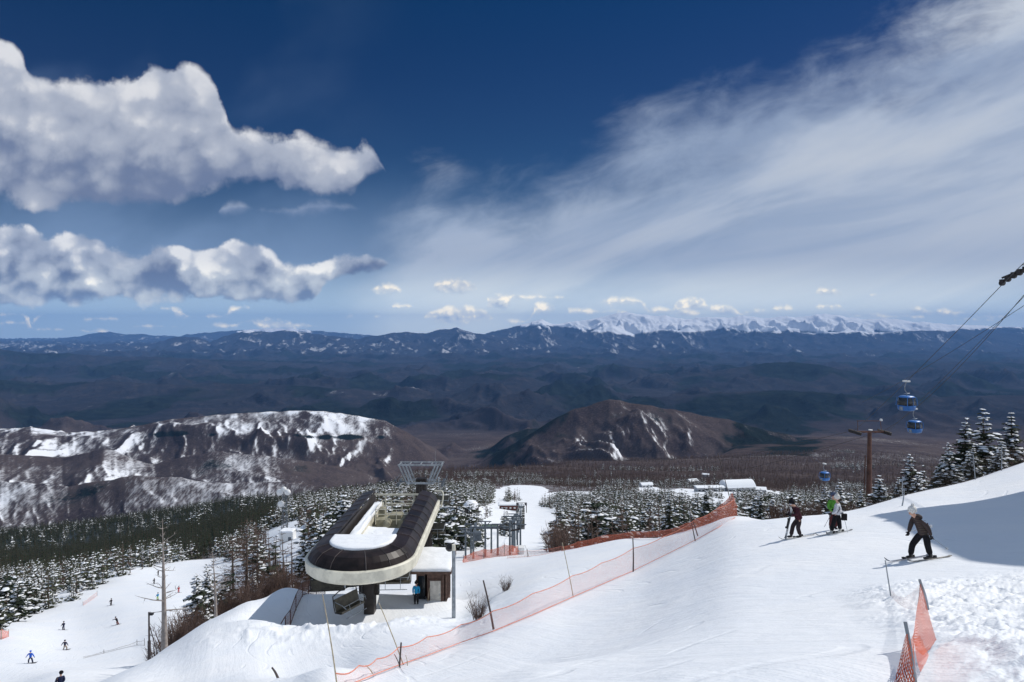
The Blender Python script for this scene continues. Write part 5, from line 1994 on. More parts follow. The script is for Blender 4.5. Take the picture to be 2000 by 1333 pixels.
a = Acc()
a.tube([rel(1741, yq(14.6), 1172), rel(1729, yq(14.5), 1095)], [.012, .010], 6)
a.obj("post", M_STEEL, nf)
a = Acc()
a.tube([rel(1812, yq(8.9), 1190), rel(1806, yq(8.85), 1162), rel(1796, yq(8.8), 1133)], [.015, .014, .012], 8)
a.obj("post", M_STEEL, nf)
a = Acc()
a.tube([rel(1792, yq(6.2), 1360), rel(1775, yq(6.3), 1250), rel(1768, yq(6.35), 1215)], [.012, .012, .012], 8)
a.obj("post", M_STEEL, nf)
# roll of net on post A
V_, F_ = [], []
a = Acc()
a.tube([rel(1739, yq(14.5), 1162), rel(1737, yq(14.4), 1150), rel(1736, yq(14.45), 1141), rel(1735, yq(14.5), 1135)], [.03, .085, .07, .02], 8)
a.obj("net_roll", M_NETD, nf)
M_NETN = net_mat("close_woven_orange_net", (0.66, 0.13, 0.05), .42, .05)
net_panel("net", [rel(1740, yq(14.4), 1166), rel(1752, yq(13.2), 1178), rel(1766, yq(11.5), 1188), rel(1782, yq(10.0), 1192), rel(1799, yq(8.9), 1190)],
          [rel(1740, yq(14.4), 1152), rel(1752, yq(13.2), 1164), rel(1766, yq(11.5), 1167), rel(1782, yq(10.0), 1157), rel(1797, yq(8.85), 1140)], M_NETT, nf, wob=.012, seed=11, sag=0)
net_panel("net", [rel(1783, yq(7.2), 1248), rel(1790, yq(7.3), 1270), rel(1802, yq(7.6), 1282), rel(1816, yq(8.0), 1270), rel(1829, yq(8.6), 1250)],
          [rel(1794, yq(8.7), 1166), rel(1795, yq(8.75), 1156), rel(1796, yq(8.8), 1144), rel(1798, yq(8.8), 1140), rel(1800, yq(8.85), 1146)], M_NETN, nf, nh=14, wob=.030, seed=12, sag=0)
net_panel("net", [rel(1784, yq(7.2), 1250), rel(1788, yq(7.0), 1275), rel(1793, yq(6.8), 1300), rel(1797, yq(6.7), 1312)],
          [rel(1796, yq(8.0), 1240), rel(1806, yq(7.8), 1262), rel(1814, yq(7.6), 1280), rel(1808, yq(7.2), 1296)], M_NET, nf, nh=8, wob=.02, seed=15, sag=0)
net_panel("net", [rel(1732, yq(5.85), 1400), rel(1748, yq(5.9), 1410), rel(1766, yq(6.0), 1405), rel(1796, yq(6.1), 1400)],
          [rel(1767, yq(6.3), 1246), rel(1769, yq(6.3), 1240), rel(1772, yq(6.3), 1238), rel(1776, yq(6.3), 1246)], M_NETN, nf, nh=16, wob=.022, seed=13, sag=0)
net_panel("net", [rel(1779, yq(7.0), 1290), rel(1786, yq(6.8), 1310), rel(1792, yq(6.5), 1340), rel(1800, yq(6.2), 1390)],
          [rel(1788, yq(7.8), 1225), rel(1785, yq(7.4), 1236), rel(1781, yq(6.9), 1246), rel(1777, yq(6.4), 1252)], M_NETN, nf, nh=8, wob=.02, seed=14, sag=0)

# ------------------------------------------------------------------ single poles
def pole(label, a_, b_, r, mat, name="marker_pole", cat="pole"):
    ac = Acc()
    a_, b_ = Vector(a_), Vector(b_)
    n = 5
    mid = (a_ + b_) / 2
    pts_ = [a_.lerp(b_, i / n) + (a_ - b_).cross(Vector((0, 1, 0))).normalized() * .02 * math.sin(math.pi * i / n) for i in range(n + 1)]
    pts_ = [a_ - (b_ - a_).normalized() * .3] + pts_
    pts_ = [p - a_ for p in pts_]
    ac.tube(pts_, [r * (1.1 - .35 * i / n) for i in range(n + 2)], 7)
    o = ac.obj(name, mat, loc=a_)
    return tag(o, label, cat)


pole("long thin bamboo pole leaning left in front of the station", on_row(658, 1336, 12, 30), on_row(658, 1336, 12, 30) + Vector((-.37, .15, 2.05)), .018, M_BAMBOO)
pole("bamboo pole leaning left below the hut, its foot in the pink net", on_row(788, 1299, 14, 34), on_row(788, 1299, 14, 34) + Vector((-.85, .2, 2.0)), .020, M_BAMBOO)
pole("dark wooden stake leaning left in the snow right of the hut", at(964, 27.3), at(944, 27.4, 1134), .045, M_STAKE)
pole("tall thin leaning pole standing between the dark stake and the middle post", at(1120, 33.3), at(1098, 33.6, 1060), .022, M_BAMBOO)
pole("upright dark stake in the pink net midway up the slope edge", at(1237, 38.8), at(1236, 38.8, 1052), .045, M_STAKE)
pole("short dark stub of a pole at the bottom edge", at(541, 24.0), at(531, 24.0, 1304), .045, M_STAKE)
pole("tall thin pole rising out of the orange net peak", at(1434, 48.2), at(1402, 48.6, 886), .030, M_STAKE)
pole("short bamboo stub poking through the lower end of the net", at(727, 20.4), at(714, 20.4, 1300), .018, M_BAMBOO)
pole("small upright stick beside the leaning bamboo pole", at(795, 22.0), at(792, 22.0, 1280), .014, M_BAMBOO)
pole("short brown stake left of the leaning bamboo pole's foot", at(781, 21.7), at(770, 21.8, 1278), .018, M_STAKE)
pole("thin stick behind the net, left of the short dark post", at(1352, 54), at(1337, 54, 1007), .02, M_STAKE)
pole("pale thin stick behind the net, next to the short dark post", at(1364, 52), at(1349, 52, 997), .02, M_BAMBOO)
pole("small stick on the snow bank above the upright stake", at(1262, 70), at(1258, 70, 1033), .022, M_STAKE)
pole("small stick on the snow bank under the fir wood", at(1172, 76), at(1167, 76, 1047), .022, M_BAMBOO)
pole("thin stick on the snow below the small lift line", at(1033, 84), at(1025, 84, 1065), .022, M_STAKE)
pole("thin stick at the left foot of the fir wood", at(1100, 80), at(1094, 80, 1058), .022, M_STAKE)
pole("short post standing on the lit ridge behind the bending skier", at(1762, 37), at(1766, 37, 958), .035, M_STEEL)
pole("short dark post in the net where it climbs to the peak", at(1363, 43.2), at(1347, 43.3, 1001), .04, M_STAKE)

# ------------------------------------------------------------------ dead trunks
def dead_tree(label, px, Y, top_row, seed, rad_):
    g_ = at(px, Y)
    h_ = float(ratio(top_row)) * Y - g_.z
    tr, cr = larch(h_, rad_, seed, 13, 3, 2, 1.6, True, .32)
    t = thing("dead_tree", label, "tree", g_)
    tr.obj("trunk", M_DEAD, t, True)
    cr.obj("branches", M_DEAD, t)
    return t


dead_tree("tall grey dead trunk with a bare needle-thin top, left one of two", 319, 45.5, 1014, 71, 2.6)
dead_tree("shorter grey dead trunk with few snowy branches, right one of two", 420, 48.5, 1072, 72, 2.6)


# ------------------------------------------------------------------ leafless bushes
def bush_mesh(seed, n=46, h_=1.6, w_=1.1):
    rg = random.Random(seed)
    a = Acc()
    for i in range(n):
        an = rg.random() * 6.28
        r0 = rg.random() * .35
        b0 = Vector((math.cos(an) * r0, math.sin(an) * r0, -.1))
        l_ = h_ * rg.uniform(.5, 1.1)
        out = Vector((math.cos(an), math.sin(an), 0)) * (w_ * rg.uniform(.1, .8))
        p = [b0, b0 + out * .35 + Vector((0, 0, l_ * .5)), b0 + out + Vector((0, 0, l_))]
        a.tube(p, [.022, .014, .004], 3, False)
        for q in range(6):
            t = rg.uniform(.3, .95)
            c = p[0].lerp(p[2], t)
            e = c + Vector((rg.uniform(-.4, .4), rg.uniform(-.4, .4), rg.uniform(.1, .5))) * .8
            a.tube([c, e], [.010, .003], 3, False)
    return a


bsrc = [bush_mesh(s).obj("bare_bush", M_TWIG) for s in (1, 2, 3)]
BUSH = [(338, 50, 1.1), (352, 52, 1.5), (366, 54, 1.6), (380, 50, 1.3), (396, 54, 1.2), (436, 52, 1.3), (452, 55, 1.4), (470, 53, 1.2), (488, 56, 1.4), (505, 58, 1.3), (523, 58, 1.2), (540, 61, 1.4),
        (556, 60, 1.2), (572, 64, 1.3), (588, 62, 1.1), (345, 60, 1.8), (300, 60, 1.3), (325, 56, 1.6), (360, 62, 1.7), (410, 60, 1.5), (460, 62, 1.6), (515, 66, 1.5),
        (1090, 90, 2.2), (1078, 96, 2.0), (1100, 100, 2.4), (1510, 46, .8), (1525, 45, .7), (1548, 46, .9), (1575, 45, .8), (1596, 46, .8), (1660, 47, .7)]
for i, (px, Y, s) in enumerate(BUSH):
    o = bsrc[i % 3] if i < 3 else bsrc[i % 3].copy()
    if i >= 3:
        COL.objects.link(o)
    o.location = at(px, Y)
    o.rotation_euler = (0, 0, i * 1.7)
    o.scale = (s, s, s * 1.1)
    if px < 700:
        tag(o, "leafless reddish-brown bush at the foot of the trees left of the station", "bush", "bushes left of the station")
    elif px < 1200:
        tag(o, "leafless bush at the left foot of the fir wood by the piste", "bush", "bushes at the foot of the fir wood")
    else:
        tag(o, "low leafless bush just behind the snow ridge by the standing skiers", "bush", "bushes behind the snow ridge")
for px, Y, s, lab in ((934, 36, .75, "bare thin twiggy bush in the snow right of the grey post"), (988, 47, .6, "small bare bush in the snow right of the dark stake")):
    o = bsrc[0].copy()
    COL.objects.link(o)
    o.location = at(px, Y)
    o.scale = (s, s, s)
    tag(o, lab, "bush")
    if "group" in o:
        del o["group"]

# ------------------------------------------------------------------ antenna mast with dishes and its white hut
mY = 200.0
mb_ = at(556, mY)
mt = float(ratio(950)) * mY - mb_.z
am = thing("antenna_mast", "grey lattice mast carrying three white dish antennas", "antenna mast", mb_)
a = Acc()
for sx_, sy_ in ((-1, -1), (1, -1), (1, 1), (-1, 1)):
    a.tube([(sx_ * .75, sy_ * .75, -.5), (sx_ * .45, sy_ * .45, mt)], [.09, .07], 5)
nn = 9
for i in range(nn):
    z1, z2 = mt * i / nn, mt * (i + 1) / nn
    w1, w2 = .75 - .3 * i / nn, .75 - .3 * (i + 1) / nn
    for q in range(4):
        c1 = [(-1, -1), (1, -1), (1, 1), (-1, 1)][q]
        c2 = [(-1, -1), (1, -1), (1, 1), (-1, 1)][(q + 1) % 4]
        a.tube([(c1[0] * w1, c1[1] * w1, z1), (c2[0] * w2, c2[1] * w2, z2)], [.045, .045], 4)
        a.tube([(c1[0] * w1, c1[1] * w1, z1), (c2[0] * w1, c2[1] * w1, z1)], [.045, .045], 4)
a.obj("lattice", M_GREY, am)
for (dx_, dzr, rr_) in ((0, 955, .75), (-1.2, 961, .95), (1.1, 961, .85), (-.9, 984, .95)):
    zz_ = float(ratio(dzr)) * mY - mb_.z
    V_, F_ = [], []
    for i in range(5):
        q = i / 4
        for j in range(16):
            t_ = 2 * math.pi * j / 16
            V_.append((dx_ + rr_ * q * math.cos(t_), -.75 + .35 * (1 - q * q) * 0 - .5 * (1 - q * q), zz_ + rr_ * q * math.sin(t_)))
    for i in range(4):
        for j in range(16):
            F_.append([i * 16 + j, i * 16 + (j + 1) % 16, (i + 1) * 16 + (j + 1) % 16, (i + 1) * 16 + j])
    # rim drum
    b0 = len(V_)
    for j in range(16):
        t_ = 2 * math.pi * j / 16
        V_.append((dx_ + rr_ * math.cos(t_), -.35, zz_ + rr_ * math.sin(t_)))
    for j in range(16):
        F_.append([64 + j, 64 + (j + 1) % 16, b0 + (j + 1) % 16, b0 + j])
    F_.append([b0 + j for j in range(16)])
    mesh_obj("dish", V_, F_, M_WHITE, am, True)
hb = at(562, 190.0)
eh = thing("equipment_hut", "small white flat-roofed hut with snow on top below the antenna mast", "hut", hb)
a = Acc()
a.box((0, 0, 1.1), (3.6, 3.2, 3.4))
a.obj("wall", M_WHITE, eh)
snow_sheet("roof_snow", [(-1.9, -1.7), (1.9, -1.7), (1.9, 1.7), (-1.9, 1.7)], 2.8, .45, eh, seed=3)
a = Acc()
a.box((1.0, -1.63, .7), (.8, .06, 1.8))
a.obj("door", M_GREY, eh)

# ------------------------------------------------------------------ second, small chairlift
L0, L1 = Vector((-0.1, 97.0, 0)), Vector((5.9, 420.0, 0))


def lift_pt(s, off=0.0, up=0.0):
    p = L0.lerp(L1, s)
    return Vector((p.x + off, p.y, gz(p.x, p.y) + up))


ut = thing("lift_end_station", "cluster of grey steel beams and posts at the top of the small chairlift", "lift station", lift_pt(0))
u0 = lift_pt(0)
for (x, y, hh_) in ((-6.4, -2, 4.2), (-5.2, -4, 3.6), (-3.6, -3, 4.9), (-1.9, -2, 4.4), (-.2, -2, 4.8), (1.3, 0, 4.2), (-6, 4, 4.6), (-3, 5, 4.3), (.9, 4, 4.9)):
    g_ = gz(u0.x + x, u0.y + y) - u0.z
    a = Acc()
    a.tube([(x, y, g_ - .6), (x, y, g_ + hh_)], [.15, .12], 8)
    a.box((x, y, g_ + hh_), (1.7, .12, .12))
    for sg in (-1, 1):
        a.tube([(x + sg * .7, y, g_ + hh_), (x, y, g_ + hh_ - .8)], [.05, .05], 5)
    a.obj("post", M_GREY, ut)
a = Acc()
a.box((-3.2, 1, 3.5), (5.6, .3, .3))
a.box((-5.2, 1, 3.4), (.3, 5.0, .3))
a.box((-1.0, 1, 3.4), (.3, 5.0, .3))
a.box((-5.0, 2, 2.0), (1.2, 1.2, 1.2))
a.obj("drive_frame", M_GREY, ut)
a = Acc()
V_, F_ = [], []
for zz_ in (3.5, 3.7):
    for rr_ in (1.5, 1.75):
        for j in range(24):
            t_ = 2 * math.pi * j / 24
            V_.append((-.1 + rr_ * math.cos(t_), 1.0 + rr_ * math.sin(t_), zz_))
for j in range(24):
    k_ = (j + 1) % 24
    F_ += [[j, k_, 24 + k_, 24 + j], [48 + j, 48 + k_, 72 + k_, 72 + j], [24 + j, 24 + k_, 72 + k_, 72 + j], [j, k_, 48 + k_, 48 + j]]
mesh_obj("bullwheel", V_, F_, M_DARK, ut)
a = Acc()
a.box((1.2, -2.6, .9), (1.2, 1.2, 2.0))
a.obj("control_cabin", M_WHITE, ut)
SV = [0.03, 0.10, 0.22, 0.36, 0.52, 0.70, 0.88]
tw_ = []
for i, s in enumerate(SV):
    p = lift_pt(s)
    t = thing("chairlift_tower", ["first", "second", "third", "fourth", "fifth", "sixth", "lowest"][i] + " slim T-shaped tower from the top of the small chairlift", "lift tower", p, 0, "towers of the small chairlift")
    a = Acc()
    a.tube([(0, 0, -.5), (0, 0, 5.6)], [.22, .16], 8)
    a.obj("column", M_GREY, t)
    a = Acc()
    a.box((0, 0, 5.6), (3.0, .18, .18))
    a.box((0, 0, 6.0), (1.8, .12, .12))
    a.obj("crossarm", M_GREY, t)
    for sg in (-1, 1):
        a = Acc()
        a.box((sg * 1.3, 0, 5.45), (.1, 1.4, .14))
        for j in range(3):
            a.tube([(sg * 1.3 - .06, -.5 + j * .5, 5.38), (sg * 1.3 + .06, -.5 + j * .5, 5.38)], [.16, .16], 8)
        a.obj("sheaves", M_DARK, t)
for sg, nm in ((-1, "left"), (1, "right")):
    rope("haul_rope", [lift_pt(0, sg * 1.3, 4.0)] + [lift_pt(s, sg * 1.3, 5.55) for s in SV] + [lift_pt(1.0, sg * 1.3, 4.5)], .03, "rope along the %s side of the small chairlift" % nm, sag=1.0, n=8)


def small_chair(loc, rz):
    t = thing("double_chair", "grey double chair on the small chairlift", "ski lift chair", loc, rz, "chairs of the small chairlift")
    a = Acc()
    a.box((0, 0, 0), (1.15, .45, .08))
    a.obj("seat", M_OLIVE, t)
    a = Acc()
    a.box((0, .24, .35), (1.15, .06, .5))
    a.obj("backrest", M_OLIVE, t)
    a = Acc()
    for sg in (-1, 1):
        a.tube([(sg * .6, -.2, 0), (sg * .6, .25, 0), (sg * .6, .28, .62)], [.03] * 3, 5)
    a.tube([(0, .28, .62), (0, .3, 1.2), (0, 0, 1.8)], [.035] * 3, 5)
    a.obj("frame", M_STEEL, t)
    return t


sc0 = small_chair(lift_pt(.06, -1.3, 3.7), 0)
sk = kids_of(sc0)
for i in range(1, 15):
    s = .06 + i * .062
    for sg in (-1, 1):
        c = copy_thing(sc0, sk)
        c.location = lift_pt(s + (.03 if sg > 0 else 0), sg * 1.3, 3.7)
        c.rotation_euler = (0, 0, 0 if sg < 0 else math.pi)
c = copy_thing(sc0, sk)
c.location = lift_pt(.05, 1.3, 3.7)
# bottom station and its long building
b0 = lift_pt(1.0)
bs = thing("lift_end_station", "dark-framed bottom station of the small chairlift with snow on its hood", "lift station", b0)
a = Acc()
for x in (-3, 3):
    for y in (-2.5, 2.5):
        a.box((x, y, 2.2), (.35, .35, 5.6))
a.box((0, 0, 5.1), (6.6, 5.6, .35))
a.obj("portal", M_DARK, bs)
a = Acc()
a.box((0, -1, 3.9), (3.2, 4.0, 1.6))
a.obj("hood", M_GREY, bs)
snow_sheet("hood_snow", [(-1.9, -3.4), (1.9, -3.4), (1.9, 1.4), (-1.9, 1.4)], 4.7, .7, bs, seed=6)
lb = thing("lift_building", "long low red-brown building with a snow-covered roof beside the bottom station", "building", at(994, 432.0))
a = Acc()
a.box((0, 0, 1.3), (12.0, 5.0, 4.2))
a.obj("wall", simple_mat("red_brown_boards", (.16, .06, .05), .8), lb)
a = Acc()
a.box((0, 0, 3.5), (13.6, 6.6, .3))
a.obj("roof", M_DARK, lb)
snow_sheet("roof_snow", [(-6.9, -3.4), (6.9, -3.4), (6.9, 3.4), (-6.9, 3.4)], 3.66, .7, lb, seed=7)
for i in range(4):
    a = Acc()
    a.box((-4.2 + i * 2.6, -2.54, 1.9), (1.2, .06, 1.0))
    a.obj("window", M_WHITE, lb)
a = Acc()
a.box((0, 0, .35), (2.6, .8, .7))
rp = a.obj("crash_mat", simple_mat("red_crash_mat", (.55, .03, .03), .6), loc=at(896, 190.0))
rp.rotation_euler = (.0, 0, .5)
tag(rp, "red padded mat lying on the snow left of the round firs", "mat")
a = Acc()
a.prism([(-2.6, -1.2), (2.6, -1.2), (2.6, 1.2), (-2.6, 1.2)], 0, .9)
gr = a.obj("tarpaulin", simple_mat("green_tarpaulin", (.10, .16, .10), .7), loc=at(957, 215.0))
tag(gr, "dull green tarpaulin bundle on the snow right of the round firs", "tarpaulin")

# ------------------------------------------------------------------ buildings of the village below
def far_house(label, px, Y, w_, d_, h_, rz=0.0, rise=2.5, wall=None, nwin=4, arch=False):
    g_ = at(px, Y)
    t = thing("building", label, "building", g_, rz)
    a = Acc()
    a.box((0, 0, h_ / 2 - 1), (w_, d_, h_ + 2))
    a.obj("wall", wall or M_WHITE, t)
    V_, F_ = [], []
    n_ = 9
    for i in range(n_):
        q = i / (n_ - 1) * 2 - 1
        hh_ = h_ + .1 + (rise * (1 - q * q) if arch else rise * (1 - abs(q)))
        for x in (-w_ / 2 - .8, w_ / 2 + .8):
            V_.append((x, q * (d_ / 2 + .8), hh_))
    for i in range(n_):
        q = i / (n_ - 1) * 2 - 1
        for x in (-w_ / 2 - .8, w_ / 2 + .8):
            V_.append((x, q * (d_ / 2 + .8), h_ - .1))
    for i in range(n_ - 1):
        F_.append([2 * i, 2 * i + 1, 2 * i + 3, 2 * i + 2])
        o_ = 2 * n_
        F_.append([o_ + 2 * i, o_ + 2 * i + 2, o_ + 2 * i + 3, o_ + 2 * i + 1])
        F_.append([2 * i, 2 * i + 2, o_ + 2 * i + 2, o_ + 2 * i])
        F_.append([2 * i + 1, o_ + 2 * i + 1, o_ + 2 * i + 3, 2 * i + 3])
    F_.append([0, 1, 2 * n_ + 1, 2 * n_])
    F_.append([2 * n_ - 2, 2 * n_ - 1, 4 * n_ - 1, 4 * n_ - 2])
    mesh_obj("snowy_roof", V_, F_, M_SNOWCAP, t)
    for i in range(nwin):
        a = Acc()
        a.box(((i + .5) / nwin * w_ - w_ / 2, -d_ / 2 - .05, h_ * .5), (w_ / nwin * .55, .1, h_ * .3))
        a.obj("window", M_WINDOW, t)
    return t


M_PINKW = simple_mat("pinkish_plaster", (.42, .33, .31), .8)
M_GREYW = simple_mat("grey_plaster", (.35, .36, .38), .8)
far_house("large hall with a broad arched snow-white roof behind the net peak", 1440, 800, 34, 22, 7, R(8), 7, M_GREYW, 6, True)
far_house("long grey building with a flat snowy roof left of the arched hall", 1385, 790, 32, 12, 6, R(4), 1.2, M_GREYW, 7)
far_house("snow-roofed wing right of the arched hall", 1478, 830, 20, 14, 6, R(-14), 2.0, M_GREYW, 4)
far_house("small pinkish house among bare trees far above the fir wood", 1352, 1150, 16, 12, 7, R(20), 3, M_PINKW, 3)
far_house("tiny white house on the far brown plateau left of the big hill's foot", 1378, 1500, 14, 10, 6, R(-20), 2, M_WHITE, 2)
far_house("little snow-roofed house at the left end of the village clearing", 1262, 960, 16, 10, 5, R(10), 2.5, M_WHITE, 3)

# ------------------------------------------------------------------ gondola line on the right
PY = 120.0
pbase = at(1697, PY)
px_ = pbase.x
ph = float(ratio(845)) * PY - pbase.z
py_ = thing("gondola_pylon", "rust-brown tubular gondola pylon with a wide crossarm", "lift tower", pbase)
a = Acc()
a.tube([(0, 0, -.6), (0, 0, ph * .45), (0, 0, ph * .75), (0, 0, ph)], [.56, .50, .40, .34], 16)
a.obj("column", M_RUST, py_)
a = Acc()
a.box((0, 0, ph + .1), (5.3, .32, .30))
a.box((0, .2, ph + 2.0), (4.4, .10, .10))
for x in (-2.1, 2.1):
    a.tube([(x, 0, ph), (x * .95, .2, ph + 2.0)], [.05, .05], 5)
a.obj("crossarm", M_RUST, py_)
for sg in (-1, 1):
    a = Acc()
    a.box((sg * 2.6, 0, ph - .1), (.14, 4.2, .3))
    for j in range(8):
        a.tube([(sg * 2.6 - .12, -1.9 + j * .54, ph + .12), (sg * 2.6 + .12, -1.9 + j * .54, ph + .12)], [.24, .24], 10)
    a.obj("sheave_assembly", M_DARK, py_)
a = Acc()
a.tube([(0.2, 0.1, ph + .3), (.2, .1, ph + .5)], [.32, .34], 10)
a.tube([(2.1, .2, ph + 2.0), (2.1, .2, ph + 2.35)], [.25, .2], 10)
a.obj("lamp", M_WHITE, py_)
a = Acc()
for sg in (-1, 1):
    a.tube([(-1.15 * 1, sg * .1, -.4), (-.72, sg * .1, ph * .8)], [.05, .05], 5)
a.obj("ladder", M_RUST, py_)

# the next pylon up the hill, mostly outside the frame
QY = 60.0
qx = 50.4
qg = gz(qx, QY)
zc_ = float(ratio(462)) * QY
zs_ = float(ratio(528)) * QY
qp = thing("gondola_pylon", "dark pylon head with sheaves cutting into the right edge of the picture", "lift tower", (qx, QY, qg))
a = Acc()
a.tube([(0, 0, -.6), (0, 0, zc_ - qg)], [.5, .38], 14)
a.obj("column", M_RUST, qp)
a = Acc()
a.box((-2.3, 0, zc_ - qg), (6.0, .5, .3))
a.box((-2.3, 0, zs_ + .45 - qg), (5.2, .5, .5))
a.obj("crossarm", M_DARK, qp)
hl = float(u_of(1996, 530)) * QY - qx
for xx in (hl + .3, hl + 6.4):
    a = Acc()
    dirv = Vector((.34, -.88, .33)).normalized()
    cpt = Vector((xx, 0, zs_ - qg))
    for j in range(9):
        c = cpt + dirv * ((j - 4) * .52) + Vector((0, 0, -.02 * (j - 4) ** 2))
        a.tube([c - Vector((.10, .04, 0)), c + Vector((.10, .04, 0))], [.26, .26], 10)
        a.box(c + Vector((0, 0, .2)), (.25, .45, .25))
    a.tube([cpt - dirv * 2.1 + Vector((0, 0, .14)), cpt + dirv * 2.1 + Vector((0, 0, .14))], [.09, .09], 6)
    a.obj("sheave_assembly", M_DARK, qp)
a = Acc()
a.tube([Vector((hl - .05, -.1, zs_ - qg + .45)), Vector((hl + 1.6, -.1, zs_ - qg + .6))], [.05, .05], 6)
a.obj("catwalk", M_DARK, qp)

A0 = at(1978, 58.0, 535)
A1 = Vector((px_ - 2.6, PY, pbase.z + ph + .38))
B1 = Vector((px_ + 2.6, PY, pbase.z + ph + .38))
B0 = at(2066, 58.0, 497)
rope("gondola_rope", [A0 + (A0 - A1) * .35, A0, A1, A1 + Vector((-38, 110, -36))], .030, "gondola rope running from the pylon head at the right edge to the upper cabin", sag=.5, n=20)
rope("gondola_rope", [B0, B1, B1 + Vector((-38, 110, -36))], .030, "upper of the two close-set gondola ropes that reach the lower cabin", sag=2.4, n=20)
rope("signal_cable", [at(2066, 58.0, 511), B1 + Vector((.3, 0, -.5))], .024, "signal cable just below the paired gondola ropes", sag=.5, n=20)
rope("signal_cable", [at(2080, 58.0, 545), Vector((px_ + 10, PY + 22, pbase.z + ph + 3.0))], .026, "lowest cable, crossing the picture's right edge below the gondola ropes", sag=.6, n=20)

M_BLUE = simple_mat("blue_cabin_paint", (0.05, 0.19, 0.52), 0.35, var=.06, scale=1)
M_CABG = simple_mat("cabin_glass", (0.03, 0.035, 0.04), 0.08, spec=.6)


def cabin(label, p, rz, s=1.0):
    t = thing("gondola_cabin", label, "gondola", p, rz, "blue gondola cabins")
    t.scale = (s, s, s)
    # sections of the egg-shaped body, z down from the grip
    def ring(w_, d_, z_, n=20, e=3.0):
        out = []
        for j in range(n):
            t_ = 2 * math.pi * (j + .5) / n
            cx_, sy_ = math.cos(t_), math.sin(t_)
            out.append((w_ * math.copysign(abs(cx_) ** (2 / e), cx_), d_ * math.copysign(abs(sy_) ** (2 / e), sy_), z_))
        return out

    def skin(rings, name, mat, cap0=True, cap1=True):
        V_, F_ = [], []
        n = len(rings[0])
        for r_ in rings:
            V_ += r_
        for i in range(len(rings) - 1):
            for j in range(n):
                F_.append([i * n + j, i * n + (j + 1) % n, (i + 1) * n + (j + 1) % n, (i + 1) * n + j])
        if cap0:
            F_.append(list(range(n))[::-1])
        if cap1:
            F_.append([(len(rings) - 1) * n + j for j in range(n)])
        return mesh_obj(name, V_, F_, mat, t, True)
    zf = -3.95
    skin([ring(.72, .72, zf), ring(.92, .90, zf + .12), ring(1.0, .97, zf + .5), ring(1.02, .98, zf + .72)], "lower_body", M_BLUE)
    skin([ring(.985, .955, zf + .72), ring(.97, .94, zf + 1.2), ring(.86, .86, zf + 1.78)], "windows", M_CABG)
    skin([ring(.90, .89, zf + 1.77), ring(.86, .86, zf + 1.88), ring(.68, .68, zf + 1.99)], "roof", M_BLUE)
    a = Acc()
    for cx_ in (-1, 1):
        for cy_ in (-1, 1):
            a.tube([(cx_ * .90, cy_ * .87, zf + .7), (cx_ * .88, cy_ * .85, zf + 1.2), (cx_ * .80, cy_ * .79, zf + 1.8)], [.05] * 3, 6)
    a.tube([(-.0, -.99, zf + .15), (.0, -1.0, zf + .72), (0, -.97, zf + 1.2), (0, -.88, zf + 1.8)], [.03] * 4, 5)
    a.obj("window_pillars", M_BLUE, t)
    a = Acc()
    a.box((-.99, -.0, zf + .35), (.12, .5, .5))
    a.obj("ski_rack", M_STEEL, t)
    a = Acc()
    a.tube([(0, 0, zf + 1.98), (0, 0, zf + 2.35), (-.35, 0, zf + 2.75), (-.40, 0, -.75), (-.12, 0, -.1)], [.06, .055, .05, .05, .05], 8)
    a.tube([(-.5, 0, zf + 2.3), (.5, 0, zf + 2.3)], [.05, .05], 6)
    a.obj("hanger", M_STEEL, t)
    a = Acc()
    a.box((-.1, 0, 0), (.5, .8, .22))
    a.obj("grip", M_WHITE, t)
    return t


def on_rope(p, q, px, sag):
    """point of a sagging rope on a bearing"""
    best = min((abs((p.x + (q.x - p.x) * s) / (p.y + (q.y - p.y) * s) - float(u_of(px))), s) for s in np.linspace(0, 1, 600))[1]
    v = p.lerp(q, float(best))
    v.z -= sag * 4 * best * (1 - best) * (q - p).length / 100.0
    return v


cabin("nearest blue gondola cabin, upper of the two hanging close together", on_rope(A0, A1, 1771, .5), R(20), .97)
cabin("second blue gondola cabin, hanging right below the nearest one", on_rope(B0, B1, 1787, 2.4), R(20), .90)
cabin("distant blue gondola cabin low above the firs left of the pylon", at(1611, 152.0, 906), R(20), .95)

# ------------------------------------------------------------------ added off-frame block, shaped to throw the big shadow on the right
gs = thing("shadow_block", "unseen dark timber block added off-frame on the right to cast the big shadow", "building", (34, 24, -8))
prof = [(42.3, 8.0), (36.2, 4.0), (33.4, 0.5), (33.0, -10.0), (6.0, -10.0), (6.0, 15.0), (19.0, 21.5), (24.0, 19.4), (27.3, 17.7), (29.5, 17.0), (32.2, 15.0), (36.6, 11.9), (40, 9.4)]  # outline fitted to the shadow wanted on the snow
V_ = [(x, y - 24, z + 8) for x in (0, 13) for y, z in prof]
n_ = len(prof)
F_ = [list(range(n_)), [n_ + i for i in range(n_)][::-1]] + [[i, n_ + i, n_ + (i + 1) % n_, (i + 1) % n_] for i in range(n_)]
mesh_obj("wall", V_, F_, M_WOODB, gs)  # hull of the added shadow-casting block
a = Acc()
rg = random.Random(9)
edge_ = [(42.3, 8.0), (36.6, 11.9), (32.2, 15.0), (27.3, 17.7), (19, 21.5)]
for i in range(len(edge_) - 1):
    for j in range(9):
        t_ = (j + rg.random()) / 9
        y = edge_[i][0] + (edge_[i + 1][0] - edge_[i][0]) * t_
        z = edge_[i][1] + (edge_[i + 1][1] - edge_[i][1]) * t_
        s_ = rg.uniform(.3, .8)
        blob(a, (rg.uniform(.3, 1.0), y - 24, z + 8 + .02), (0, 1, -.6), (s_, s_ * .8, s_ * .9), rg, 7)
a.obj("roof_snow", M_SNOWCAP, gs, True)  # lumps added along the block's top to roughen the shadow edge
